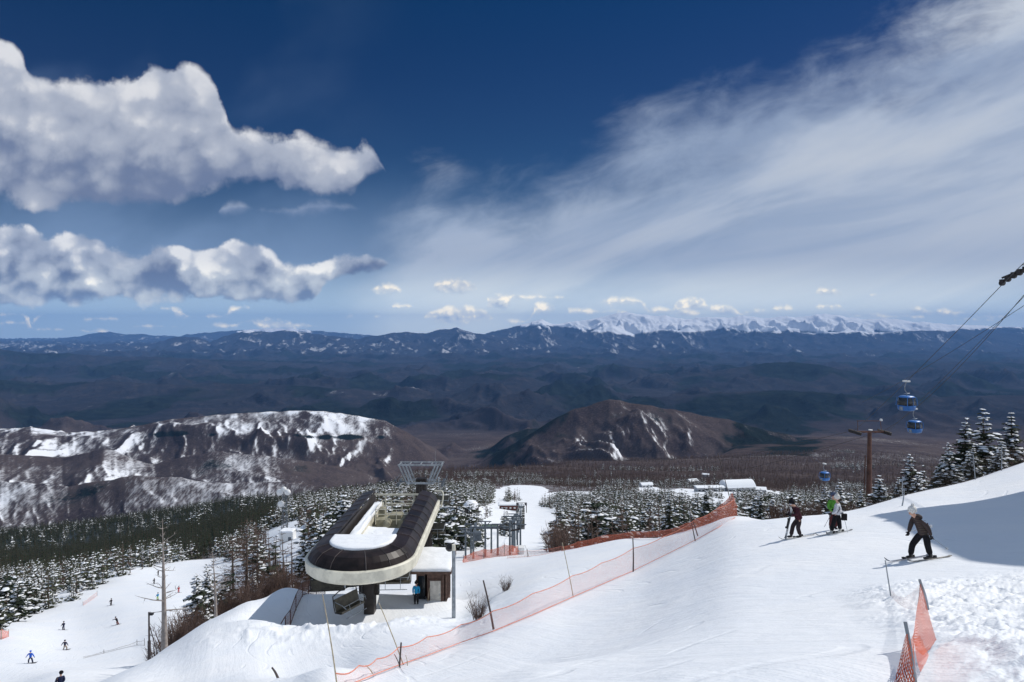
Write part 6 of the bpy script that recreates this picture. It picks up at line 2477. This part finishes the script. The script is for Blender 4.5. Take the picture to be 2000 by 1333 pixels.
# ------------------------------------------------------------------ people
M_SKIN = simple_mat("skin", (0.58, 0.34, 0.25), 0.6, var=.05)
M_HAIR = simple_mat("dark_hair", (0.02, 0.015, 0.012), 0.6)


def cloth(name, c, c2=None, scale=14.0):
    return simple_mat(name, c, 0.85, var=.14, scale=scale, color2=c2, bump=.006, spec=.15)


def skin_mesh(name, joints, bones, mat, parent, sub=2):
    """one continuous surface grown over a chain of joints with a radius at each"""
    keys = list(joints)
    me = bpy.data.meshes.new(name)
    me.from_pydata([joints[k][0] for k in keys], [(keys.index(a), keys.index(b)) for a, b in bones], [])
    ob = bpy.data.objects.new(name, me)
    COL.objects.link(ob)
    sm = ob.modifiers.new("s", 'SKIN')
    sm.branch_smoothing = 0.6
    sm.use_smooth_shade = True
    for i, k in enumerate(keys):
        r_ = joints[k][1]
        me.skin_vertices[0].data[i].radius = (r_, r_) if not isinstance(r_, tuple) else r_
        me.skin_vertices[0].data[i].use_root = (i == 0)
    ss_ = ob.modifiers.new("u", 'SUBSURF')
    ss_.levels = ss_.render_levels = sub
    dg = bpy.context.evaluated_depsgraph_get()
    m2 = bpy.data.meshes.new_from_object(ob.evaluated_get(dg))
    bpy.data.objects.remove(ob)
    bpy.data.meshes.remove(me)
    m2.name = name
    m2.materials.clear()
    m2.materials.append(mat)
    m2.polygons.foreach_set('use_smooth', np.ones(len(m2.polygons), dtype=bool))
    o = bpy.data.objects.new(name, m2)
    return link(o, parent)


def ellip(acc, c, r, n=14, m_=9, fwd=None):
    """ellipsoid"""
    c = Vector(c)
    base = len(acc.v)
    for i in range(m_ + 1):
        ph = math.pi * i / m_
        for j in range(n):
            t = 2 * math.pi * j / n
            acc.v.append((c.x + r[0] * math.sin(ph) * math.cos(t), c.y + r[1] * math.sin(ph) * math.sin(t), c.z + r[2] * math.cos(ph)))
    for i in range(m_):
        for j in range(n):
            acc.f.append([base + i * n + j, base + (i + 1) * n + j, base + (i + 1) * n + (j + 1) % n, base + i * n + (j + 1) % n])


def person(label, loc, J, mats, face=0.0, hat='helmet', goggles=None, detail=True, extras=(), sub=2, coat_long=0.12):
    """J: joints in metres about the feet (x right, y away, z up). face: heading of the nose, degrees from +x"""
    t = thing("person", label, "person", loc)
    V = {k: Vector(v) for k, v in J.items() if isinstance(v, tuple)}
    hd = V['head']
    nk = V['neck']
    fd = Vector((math.cos(R(face)), math.sin(R(face)), V.get('look', Vector((0, 0, 0))).z))
    fd.normalize()
    sh_l, sh_r, hp_l, hp_r = V['shl'], V['shr'], V['hpl'], V['hpr']
    pel = (hp_l + hp_r) / 2 + Vector((0, 0, .04))
    chest = (sh_l + sh_r) / 2 - Vector((0, 0, .10))
    belly = chest.lerp(pel, .55)
    jb = {'pel': (pel, .085), 'belly': (belly, .085), 'chest': (chest, .090), 'neck': (nk, .055), 'head0': (hd - Vector((0, 0, .06)), .075), 'head': (hd + Vector((0, 0, .02)), .095), 'crown': (hd + Vector((0, 0, .07)), .07),
          'nose': (hd + fd * .105 - Vector((0, 0, .005)), .018)}
    bb = [('pel', 'belly'), ('belly', 'chest'), ('chest', 'neck'), ('neck', 'head0'), ('head0', 'head'), ('head', 'crown'), ('head', 'nose')]
    for s in 'lr':
        jb['sh' + s] = (V['sh' + s].lerp(chest, .25), .036)
        jb['el' + s] = (V['el' + s].lerp((V['sh' + s] + V['wr' + s]) / 2, .3), .026)
        jb['wr' + s] = (V['wr' + s], .022)
        jb['hp' + s] = (V['hp' + s], .055)
        jb['kn' + s] = (V['kn' + s], .040)
        jb['an' + s] = (V['an' + s], .032)
        bb += [('chest', 'sh' + s), ('sh' + s, 'el' + s), ('el' + s, 'wr' + s), ('pel', 'hp' + s), ('hp' + s, 'kn' + s), ('kn' + s, 'an' + s)]
    body = skin_mesh("body", jb, bb, M_SKIN, t, sub)
    # jacket
    jj = {'hem': (pel.lerp(belly, -.55), .175), 'pel': (pel.lerp(belly, .3), .165), 'belly': (belly, .16), 'chest': (chest, .175), 'collar': (nk - (nk - chest) * .12, .085)}
    jbn = [('hem', 'pel'), ('pel', 'belly'), ('belly', 'chest'), ('chest', 'collar')]
    for s in 'lr':
        a_, e_, w_ = V['sh' + s], V['el' + s], V['wr' + s]
        jj['sh' + s] = (a_, .088)
        jj['el' + s] = (e_, .070)
        jj['wr' + s] = (e_.lerp(w_, 1.0), .052)
        jbn += [('chest', 'sh' + s), ('sh' + s, 'el' + s), ('el' + s, 'wr' + s)]
    skin_mesh("jacket", jj, jbn, mats['jacket'], t, sub)
    # trousers
    tj = {'w': (pel + Vector((0, 0, .02)), .150), 'c': (pel - Vector((0, 0, .06)), .12)}
    tb = [('w', 'c')]
    for s in 'lr':
        h_, k_, a_ = V['hp' + s], V['kn' + s], V['an' + s]
        tj['h' + s] = (h_ - Vector((0, 0, .05)), .112)
        tj['k' + s] = (k_, .092)
        tj['s' + s] = (k_.lerp(a_, .55), .088)
        tj['a' + s] = (k_.lerp(a_, .97), .088)
        tb += [('c', 'h' + s), ('h' + s, 'k' + s), ('k' + s, 's' + s), ('s' + s, 'a' + s)]
    skin_mesh("trousers", tj, tb, mats['trousers'], t, sub)
    # gloves with fingers, boots
    for s in 'lr':
        w_, e_ = V['wr' + s], V['el' + s]
        d = (w_ - e_).normalized()
        if detail:
            side = d.cross(Vector((0, 1, 0.2))).normalized()
            up = side.cross(d).normalized()
            gj = {'w': (w_ - d * .02, .036), 'p': (w_ + d * .055, (.046, .030))}
            gb_ = [('w', 'p')]
            for q in range(4):
                o_ = side * (q - 1.5) * .024
                L_ = (.060, .070, .066, .050)[q]
                gj['k%d' % q] = (w_ + d * .085 + o_, .0125)
                gj['m%d' % q] = (w_ + d * (.085 + L_ * .55) + o_ + up * .018, .0115)
                gj['t%d' % q] = (w_ + d * (.085 + L_ * .75) + o_ + up * .052, .010)
                gb_ += [('p', 'k%d' % q), ('k%d' % q, 'm%d' % q), ('m%d' % q, 't%d' % q)]
            gj['th0'] = (w_ + d * .045 + side * .050 + up * .01, .014)
            gj['th1'] = (w_ + d * .080 + side * .066 + up * .03, .012)
            gb_ += [('p', 'th0'), ('th0', 'th1')]
            skin_mesh("glove", gj, gb_, mats['gloves'], t, 1)
        else:
            a = Acc()
            ellip(a, w_ + d * .05, (.05, .045, .065), 8, 6)
            a.obj("glove", mats['gloves'], t, True)
        an = V['an' + s]
        toe = Vector((math.cos(R(J.get('toe' + s, face))), math.sin(R(J.get('toe' + s, face))), 0))
        zz = Vector((0, 0, 1))
        bj = {'sh': (an + zz * .10, .062), 'an': (an + zz * -.0, .066), 'he': (an - toe * .03 - zz * .055, .058), 'mi': (an + toe * .10 - zz * .060, .052), 'to': (an + toe * .185 - zz * .066, .044)}
        skin_mesh("boot", bj, [('sh', 'an'), ('an', 'he'), ('he', 'mi'), ('mi', 'to')], mats['boots'], t, 1)
    # head gear
    if hat == 'helmet':
        a = Acc()
        ellip(a, hd + Vector((0, 0, .055)) - fd * .015, (.128, .122, .115))
        a.obj("helmet", mats['hat'], t, True)
    elif hat == 'beanie':
        a = Acc()
        ellip(a, hd + Vector((0, 0, .07)) - fd * .01, (.122, .118, .125))
        ellip(a, hd + Vector((0, 0, .025)) - fd * .005, (.126, .122, .04))
        ellip(a, hd + Vector((0, 0, .215)) - fd * .02, (.045, .045, .045), 10, 6)
        a.obj("knit_hat", mats['hat'], t, True)
    if goggles is not None and detail:
        a = Acc()
        side = Vector((-fd.y, fd.x, 0)).normalized()
        c = hd + fd * .085 + Vector((0, 0, .03))
        for q in range(7):
            o_ = (q - 3) / 3.0
            p = c + side * (.078 * o_) - fd * (.045 * o_ * o_)
            ellip(a, p, (.026, .026, .034), 8, 6)
        a.obj("goggles", goggles, t, True)
    if detail:
        a = Acc()
        side = Vector((-fd.y, fd.x, 0)).normalized()
        for sg in (-1, 1):
            ellip(a, hd + side * sg * .094 - Vector((0, 0, .01)), (.016, .02, .03), 8, 6)
        ellip(a, hd + fd * .092 - Vector((0, 0, .055)), (.014, .022, .008), 8, 5)
        a.obj("ears_and_mouth", M_SKIN, t, True)
        if 'hair' in mats:
            a = Acc()
            ellip(a, hd - fd * .05 - Vector((0, 0, .06)), (.085, .085, .10), 12, 8)
            a.obj("hair", mats['hair'], t, True)
    for fn in extras:
        fn(t, V, fd)
    return t


def ski(label, c, ang, L, mat, pitch=0.0, upright=None, name="ski", loc=None):
    """a ski with a turned-up tip; ang is the heading on the snow"""
    n = 22
    V_, F_ = [], []
    for i in range(n + 1):
        s = i / n
        x = (s - .48) * L
        w_ = .052 - .018 * math.sin(math.pi * min(1, s * 1.02)) + .004
        if s > .93:
            w_ *= max(.15, 1 - (s - .93) / .075)
        z = 0.02 + (max(0, s - .87) / .13) ** 2 * .13 + (max(0, .05 - s) / .05) ** 2 * .02
        for sg in (-1, 1):
            for zz in (0, .016):
                V_.append((x, sg * w_, z + zz))
    for i in range(n):
        a_ = i * 4
        F_ += [[a_ + 1, a_ + 3, a_ + 7, a_ + 5], [a_, a_ + 4, a_ + 6, a_ + 2], [a_, a_ + 1, a_ + 5, a_ + 4], [a_ + 2, a_ + 6, a_ + 7, a_ + 3]]
    F_ += [[0, 2, 3, 1], [n * 4, n * 4 + 1, n * 4 + 3, n * 4 + 2]]
    o = mesh_obj(name, V_, F_, mat)
    o.location = c
    if upright is not None:
        o.rotation_mode = 'QUATERNION'
        o.rotation_quaternion = Vector(upright).to_track_quat('X', 'Z')
    else:
        # lie along the snow
        c = Vector(c)
        d = Vector((math.cos(R(ang)), math.sin(R(ang)), 0))
        e = .6
        p0, p1 = c - d * e, c + d * e
        dz_ = gz(p1.x, p1.y) - gz(p0.x, p0.y)
        dd = Vector((d.x * 2 * e, d.y * 2 * e, dz_)).normalized()
        s_ = Vector((-d.y, d.x, 0))
        q0, q1 = c - s_ * .3, c + s_ * .3
        ss_ = Vector((s_.x * .6, s_.y * .6, gz(q1.x, q1.y) - gz(q0.x, q0.y))).normalized()
        up_ = dd.cross(ss_).normalized()
        ss_ = up_.cross(dd)
        o.rotation_euler = Matrix((dd, ss_, up_)).transposed().to_euler()
    bnd = Acc()
    bnd.box((-.02, 0, .055), (.30, .075, .035))
    bnd.box((-.20, 0, .075), (.07, .07, .07))
    bnd.box((.17, 0, .07), (.06, .07, .05))
    bo = bnd.obj("binding", M_RUBBER, o)
    if label:
        tag(o, label, "ski")
    return o


def ski_pole(label, a_, b_, mat=None):
    a_, b_ = Vector(a_), Vector(b_)
    d = (b_ - a_)
    L = d.length
    d.normalize()
    t = thing("ski_pole", label, "ski pole", a_)
    ac = Acc()
    ac.tube([(0, 0, 0), d * L], [.010, .007], 6)
    ac.obj("shaft", mat or M_STEEL, t)
    ac = Acc()
    ac.tube([d * -.06, d * .08], [.018, .016], 8)
    ac.obj("grip", M_RUBBER, t)
    ac = Acc()
    e = d * (L - .08)
    ac.tube([e - d * .006, e + d * .006], [.045, .045], 10)
    ac.obj("basket", mat or M_WHITE, t)
    return t


M_JBLACK = cloth("charcoal_striped_jacket", (0.040, 0.036, 0.036), (0.075, 0.045, 0.04))
M_PBLACK = cloth("black_ski_trousers", (0.014, 0.014, 0.017))
M_JMAROON = cloth("maroon_jacket", (0.062, 0.016, 0.024), (0.032, 0.018, 0.026))
M_PBROWN = cloth("dark_brown_trousers", (0.042, 0.032, 0.036))
M_JWHITE = cloth("white_patterned_jacket", (0.66, 0.66, 0.68), (0.30, 0.31, 0.36), 7.0)
M_JGREEN = cloth("bright_green_jacket", (0.11, 0.32, 0.05))
M_JBLUE = cloth("cyan_blue_jacket", (0.02, 0.27, 0.52))
M_JROYAL = cloth("royal_blue_jacket", (0.03, 0.13, 0.60))
M_JNAVY = cloth("navy_jacket", (0.018, 0.024, 0.06))
M_JRED = cloth("red_suit", (0.50, 0.05, 0.06))
M_GLOVE = cloth("black_gloves", (0.016, 0.014, 0.016))
M_BOOTD = simple_mat("dark_ski_boots", (0.02, 0.02, 0.022), .4)
M_BOOTW = simple_mat("white_ski_boots", (0.62, 0.62, 0.58), .45)
M_HWHITE = cloth("white_knit_hat", (0.74, 0.71, 0.66), scale=30)
M_HBLACK = cloth("black_knit_hat", (0.012, 0.012, 0.016))
M_GOGR = simple_mat("dark_red_goggles", (0.10, 0.012, 0.03), .15)
M_GOGW = simple_mat("white_framed_goggles", (0.50, 0.50, 0.56), .2)
M_SKIW = simple_mat("white_and_grey_ski", (0.60, 0.60, 0.58), .35, var=.4, scale=4)
M_SKIB = simple_mat("bluish_grey_ski", (0.16, 0.18, 0.24), .35, var=.3, scale=4)
M_SKIN_ = simple_mat("cream_ski", (0.55, 0.50, 0.42), .35, var=.3, scale=4)
M_BAG = cloth("black_shoulder_bag", (0.015, 0.013, 0.015))
M_BOARD = simple_mat("dark_snowboard", (0.05, 0.045, 0.05), .4, var=.3)


# ---- the skier gliding left, bent forward
S3 = on_row(1808, 1094, 14, 28)
m3 = dict(jacket=M_JBLACK, trousers=M_PBLACK, gloves=M_GLOVE, boots=M_BOOTD, hat=M_HWHITE)
fl = gz(S3.x - .20, S3.y + .42) - S3.z      # far foot stands up the slope
nl = gz(S3.x + .17, S3.y - .02) - S3.z
J3 = dict(head=(-.35, .12, 1.385), neck=(-.235, .12, 1.235), shl=(-.17, -.07, 1.17), shr=(-.20, .30, 1.17), ell=(.0, -.12, .96), elr=(-.27, .31, .95), wrl=(.08, -.10, .74), wrr=(-.33, .31, .74),
          hpl=(.03, .02, .76), hpr=(-.03, .22, .76), knl=(.03, -.02, nl + .44), knr=(-.20, .34, fl + .46), anl=(.12, -.02, nl + .125), anr=(-.20, .42, fl + .125), toel=196.0, toer=196.0)


def hood_extra(t, V, fd):
    a = Acc()
    ellip(a, V['neck'] + Vector((.06, 0, .0)), (.12, .14, .09), 12, 7)
    a.obj("folded_hood", M_JBLACK, t, True)
    a = Acc()
    for q in range(9):
        z_ = q / 8
        c = V['hpl'].lerp(V['shl'], z_) * .5 + V['hpr'].lerp(V['shr'], z_) * .5
        a.tube([c + Vector((-.15, -.14, -.0)), c + Vector((0, -.178, 0)), c + Vector((.15, -.14, .0))], [.006] * 3, 4)
    a.obj("jacket_stripes", simple_mat("olive_stripe", (.16, .13, .10), .8), t)


person("person in a white hat and charcoal jacket skiing left, knees bent, black trousers", S3, J3, m3, 190, 'beanie', M_GOGR, extras=(hood_extra,))
w_ = lambda v: S3 + Vector(v)
ski("near ski of the bending skier in charcoal", (S3.x + .10, S3.y - .05, S3.z + nl - .005), 196, 1.62, M_SKIN_)
ski("far bluish ski of the bending skier in charcoal", (S3.x - .28, S3.y + .40, S3.z + fl - .005), 196, 1.62, M_SKIB)
ski_pole("ski pole in the bending skier's near hand, pointing back and down", w_((.09, -.14, .70)), w_((.66, -.02, .30)))
ski_pole("far ski pole of the bending skier, its white basket showing behind the back", w_((-.33, .36, .72)), w_((.58, .60, .84)))

# ---- the two standing at the edge
S1 = on_row(1558, 1050, 24, 33)
m1 = dict(jacket=M_JMAROON, trousers=M_PBROWN, gloves=M_GLOVE, boots=M_BOOTD, hat=M_HBLACK)
fl = gz(S1.x - .20, S1.y + .25) - S1.z
J1 = dict(head=(-.27, 0, 1.43), neck=(-.15, 0, 1.34), shl=(-.06, -.17, 1.27), shr=(-.08, .19, 1.25), ell=(-.14, -.24, 1.03), elr=(-.20, .22, 1.02), wrl=(-.33, -.14, .98), wrr=(-.36, .10, .98),
          hpl=(.05, -.08, .78), hpr=(.03, .12, .78), knl=(-.04, -.10, .44), knr=(-.14, .16, .45), anl=(.06, -.10, .125), anr=(-.18, .24, fl + .125), toel=185.0, toer=190.0, look=(0, 0, -.55))
person("person in a maroon jacket and black hat leaning forward over a pair of upright skis", S1, J1, m1, 182, 'beanie', M_GOGW)
w_ = lambda v: S1 + Vector(v)
dn = Vector((-.20, 0, -1)).normalized()
for i, (off, lab) in enumerate(((-.03, "white ski held upright by the person in maroon, nearer of the pair"), (.05, "white ski held upright by the person in maroon, farther of the pair"))):
    g_ = w_((-.50, -.05 + off, 0))
    ski(lab, (g_.x + .13, g_.y, gz(g_.x, g_.y) + .68), 0, 1.38, M_SKIW, upright=(.20, 0, 1))
ski("ski lying on the snow under the near boot of the person in maroon", (S1.x - .04, S1.y - .12, gz(S1.x - .04, S1.y - .12)), 187, 1.6, M_SKIN_)

S2 = on_row(1633, 1042, 24, 33)
m2_ = dict(jacket=M_JWHITE, trousers=M_PBLACK, gloves=M_GLOVE, boots=M_BOOTW, hat=M_HWHITE, hair=M_HAIR)
gl = gz(S2.x - .24, S2.y) - S2.z
gr_ = gz(S2.x + .18, S2.y) - S2.z
J2 = dict(head=(.02, 0, 1.46), neck=(.05, 0, 1.30), shl=(-.06, -.16, 1.22), shr=(.16, .16, 1.22), ell=(-.10, -.20, .95), elr=(.22, .12, .93), wrl=(-.26, -.12, .86), wrr=(.20, -.12, .84),
          hpl=(-.06, -.06, .80), hpr=(.10, .06, .80), knl=(-.14, -.06, .45 + gl * .5), knr=(.14, .02, .45 + gr_ * .5), anl=(-.22, -.04, gl + .125), anr=(.17, .02, gr_ + .125), toel=200.0, toer=215.0)


def bag_extra(t, V, fd):
    a = Acc()
    a.tube([V['shr'] + Vector((-.04, -.10, .08)), V['shl'].lerp(V['hpl'], .35) + Vector((.10, -.10, 0)), V['hpl'] + Vector((-.02, -.16, .12))], [.014] * 3, 5)
    a.obj("bag_strap", M_BAG, t)


person("person in a white hat and white patterned jacket standing with black trousers and white boots", S2, J2, m2_, 195, 'beanie', None, extras=(bag_extra,))
w_ = lambda v: S2 + Vector(v)
bg_ = Acc()
bg_.prism([(-.10, -.05), (.10, -.05), (.12, 0), (.10, .06), (-.10, .06), (-.12, 0)], 0, .26)
bo = bg_.obj("shoulder_bag", M_BAG, loc=w_((.25, -.17, .60)))
tag(bo, "black bag hanging at the hip of the person in white", "bag")
ski_pole("ski pole planted right of the person in white", w_((.22, -.14, .86)), w_((.36, -.25, gz(S2.x + .36, S2.y - .25) - S2.z)))
ski_pole("grey ski pole slanting out left of the person in white", w_((-.27, -.14, .86)), w_((-.52, -.05, .28)))
ski("ski under the left boot of the person in white", (S2.x - .24, S2.y - .04, S2.z + gl), 200, 1.5, M_SKIW)
ski("ski under the right boot of the person in white", (S2.x + .16, S2.y + .0, S2.z + gr_), 205, 1.5, M_SKIW)

S4 = on_row(1621, 1040, 24, 33) + Vector((-.05, .9, 0))
S4.x = float(u_of(1629)) * S4.y
S4.z = gz(S4.x, S4.y)
m4 = dict(jacket=M_JGREEN, trousers=cloth("dark_red_trousers", (.10, .03, .03)), gloves=M_GLOVE, boots=M_BOOTD, hat=cloth("blue_grey_helmet", (.08, .10, .16)))
J4 = dict(head=(.0, 0, 1.50), neck=(.0, 0, 1.34), shl=(-.17, 0, 1.27), shr=(.17, 0, 1.27), ell=(-.24, -.06, 1.0), elr=(.24, -.06, 1.0), wrl=(-.16, -.22, .95), wrr=(.14, -.24, .95),
          hpl=(-.09, 0, .82), hpr=(.09, 0, .82), knl=(-.10, -.04, .46), knr=(.10, -.04, .46), anl=(-.11, 0, .12), anr=(.11, 0, .12), toel=265.0, toer=275.0)
person("person in a bright green jacket and blue-grey helmet half hidden behind the one in white", S4, J4, m4, 250, 'helmet', M_GOGR)

# ---- by the hut
S5 = Vector((float(u_of(813, 1180)) * 49.2, 49.2, 0))
S5.z = gz(S5.x, S5.y)
m5 = dict(jacket=M_JBLUE, trousers=M_PBLACK, gloves=M_GLOVE, boots=M_BOOTD, hat=M_HBLACK)
J5 = dict(head=(.0, 0, 1.55), neck=(.0, 0, 1.40), shl=(-.18, 0, 1.33), shr=(.18, 0, 1.33), ell=(-.23, -.02, 1.05), elr=(.24, -.02, 1.05), wrl=(-.20, -.12, .84), wrr=(.20, -.12, .84),
          hpl=(-.09, 0, .85), hpr=(.09, 0, .85), knl=(-.10, 0, .48), knr=(.10, 0, .48), anl=(-.10, 0, .12), anr=(.11, 0, .12), toel=80.0, toer=95.0)
person("person in a cyan-blue jacket standing at the doorway of the operator's hut", S5, J5, m5, 85, 'beanie', None, sub=1)

# ---- small riders on the far left run
RIDE = dict(head=(.02, 0, 1.52), neck=(.0, 0, 1.36), shl=(-.19, 0, 1.28), shr=(.19, 0, 1.28), ell=(-.36, -.05, 1.08), elr=(.36, -.02, 1.06), wrl=(-.48, -.1, .88), wrr=(.50, -.06, .86),
            hpl=(-.10, 0, .80), hpr=(.10, 0, .80), knl=(-.22, -.06, .46), knr=(.22, -.04, .46), anl=(-.27, 0, .12), anr=(.27, 0, .12), toel=260.0, toer=280.0)
LEAN = dict(RIDE, head=(-.20, 0, 1.36), neck=(-.13, 0, 1.22), shl=(-.28, 0, 1.10), shr=(.06, 0, 1.16), ell=(-.48, -.05, .98), elr=(.20, -.1, .92), wrl=(-.62, -.1, .96), wrr=(.30, -.2, .74),
            hpl=(.02, 0, .66), hpr=(.18, 0, .68), knl=(.02, -.06, .40), knr=(.26, -.04, .40), anl=(.14, 0, .12), anr=(.42, 0, .12))
STRA = dict(head=(.06, 0, 1.48), neck=(.04, 0, 1.33), shl=(-.10, -.12, 1.25), shr=(.14, .12, 1.25), ell=(-.14, -.2, 1.0), elr=(.20, .1, 1.0), wrl=(-.28, -.2, .88), wrr=(.06, -.02, .84),
            hpl=(-.04, -.06, .78), hpr=(.08, .06, .78), knl=(-.12, -.06, .44), knr=(.04, .06, .44), anl=(-.05, -.08, .12), anr=(.08, .10, .12), toel=190.0, toer=190.0)


def rider(label, px, row, Y0, Y1, pose, jm, pm, brd, face, hm=M_HBLACK, sc=1.0, bang=8.0, blab=None):
    p = on_row(px, row, Y0, Y1)
    J = {k: (v if not isinstance(v, tuple) else tuple(x * sc for x in v)) for k, v in pose.items()}
    person(label, p, J, dict(jacket=jm, trousers=pm, gloves=M_GLOVE, boots=M_BOOTD, hat=hm), face, 'helmet', None, detail=False, sub=1)
    if brd == 'board':
        V_, F_ = [], []
        n = 16
        for i in range(n + 1):
            s = i / n
            x = (s - .5) * 1.6
            w_ = .13 * min(1, math.sqrt(max(0.02, 1 - (abs(2 * s - 1)) ** 8)))
            z = .03 + (max(0, abs(2 * s - 1) - .8) / .2) ** 2 * .10
            for sg in (-1, 1):
                for zz in (0, .02):
                    V_.append((x, sg * w_, z + zz))
        for i in range(n):
            a_ = i * 4
            F_ += [[a_ + 1, a_ + 3, a_ + 7, a_ + 5], [a_, a_ + 4, a_ + 6, a_ + 2], [a_, a_ + 1, a_ + 5, a_ + 4], [a_ + 2, a_ + 6, a_ + 7, a_ + 3]]
        F_ += [[0, 2, 3, 1], [n * 4, n * 4 + 1, n * 4 + 3, n * 4 + 2]]
        o = mesh_obj("snowboard", V_, F_, M_BOARD)
        o.location = p + Vector((.05, 0, .0))
        o.rotation_euler = (0, R(-bang * .5), R(bang))
        tag(o, blab, "snowboard")
    else:
        for sg, w2 in ((-1, "near"), (1, "far")):
            q = p + Vector((0, sg * .10, 0))
            ski("%s ski of the %s" % (w2, blab), (q.x - .05, q.y, gz(q.x, q.y)), bang, 1.6, M_SKIB)


M_TAN = cloth("tan_trousers", (0.30, 0.24, 0.19))
rider("person in a royal blue jacket snowboarding, nearest at the lower left", 60, 1296, 76, 96, RIDE, M_JROYAL, M_JNAVY, 'board', 80, M_JROYAL, 1.0, 8, "snowboard under the nearest rider in royal blue")
rider("person in a dark navy jacket and tan trousers snowboarding, right of the blue one", 127, 1270, 88, 112, dict(RIDE, knl=(-.10, -.06, .42), knr=(.34, -.04, .38)), M_JNAVY, M_TAN, 'board', 80, M_HBLACK, .92, 10, "snowboard under the rider in tan trousers")
rider("person in dark clothes seen upright, skiing above the snowboarder in tan trousers", 124, 1231, 105, 135, STRA, M_JNAVY, M_JNAVY, 'ski', 180, M_HBLACK, 1.0, 188, "upright dark skier on the left run")
rider("person in a dark jacket and reddish trousers leaning into a turn on the left run", 228, 1221, 108, 140, LEAN, M_PBLACK, cloth("brick_trousers", (.20, .05, .04)), 'ski', 200, M_HBLACK, 1.0, 200, "skier leaning into a turn")
rider("person in black skiing alone midway up the left run", 217, 1183, 125, 165, STRA, M_PBLACK, M_PBROWN, 'ski', 180, M_HBLACK, .95, 185, "lone black skier midway up the left run")
rider("small distant person in black left of the tall dead trunk", 301, 1141, 160, 225, STRA, M_PBLACK, M_PBLACK, 'ski', 200, M_HBLACK, 1.0, 200, "distant black skier left of the dead trunk")
rider("highest dark person on the left run, next to the dead trunk", 309, 1124, 180, 235, STRA, M_PBROWN, M_PBLACK, 'ski', 200, M_HBLACK, 1.0, 200, "highest skier on the left run")
rider("person in a blue jacket and yellow-green trousers just left of the dead trunk", 308, 1172, 135, 190, STRA, M_JBLUE, cloth("lime_trousers", (.35, .50, .08)), 'ski', 200, M_HBLACK, 1.0, 200, "skier in blue and yellow-green")
rider("person in a red suit between the two dead trunks", 349, 1158, 150, 210, STRA, M_JRED, M_JRED, 'ski', 180, M_HBLACK, 1.0, 190, "skier in the red suit")
rider("person in a dark helmet whose head just enters the bottom edge at the left", 118, 1372, 42, 60, STRA, M_JNAVY, M_PBLACK, 'ski', 180, M_HBLACK, 1.0, 190, "skier cut off by the bottom edge")
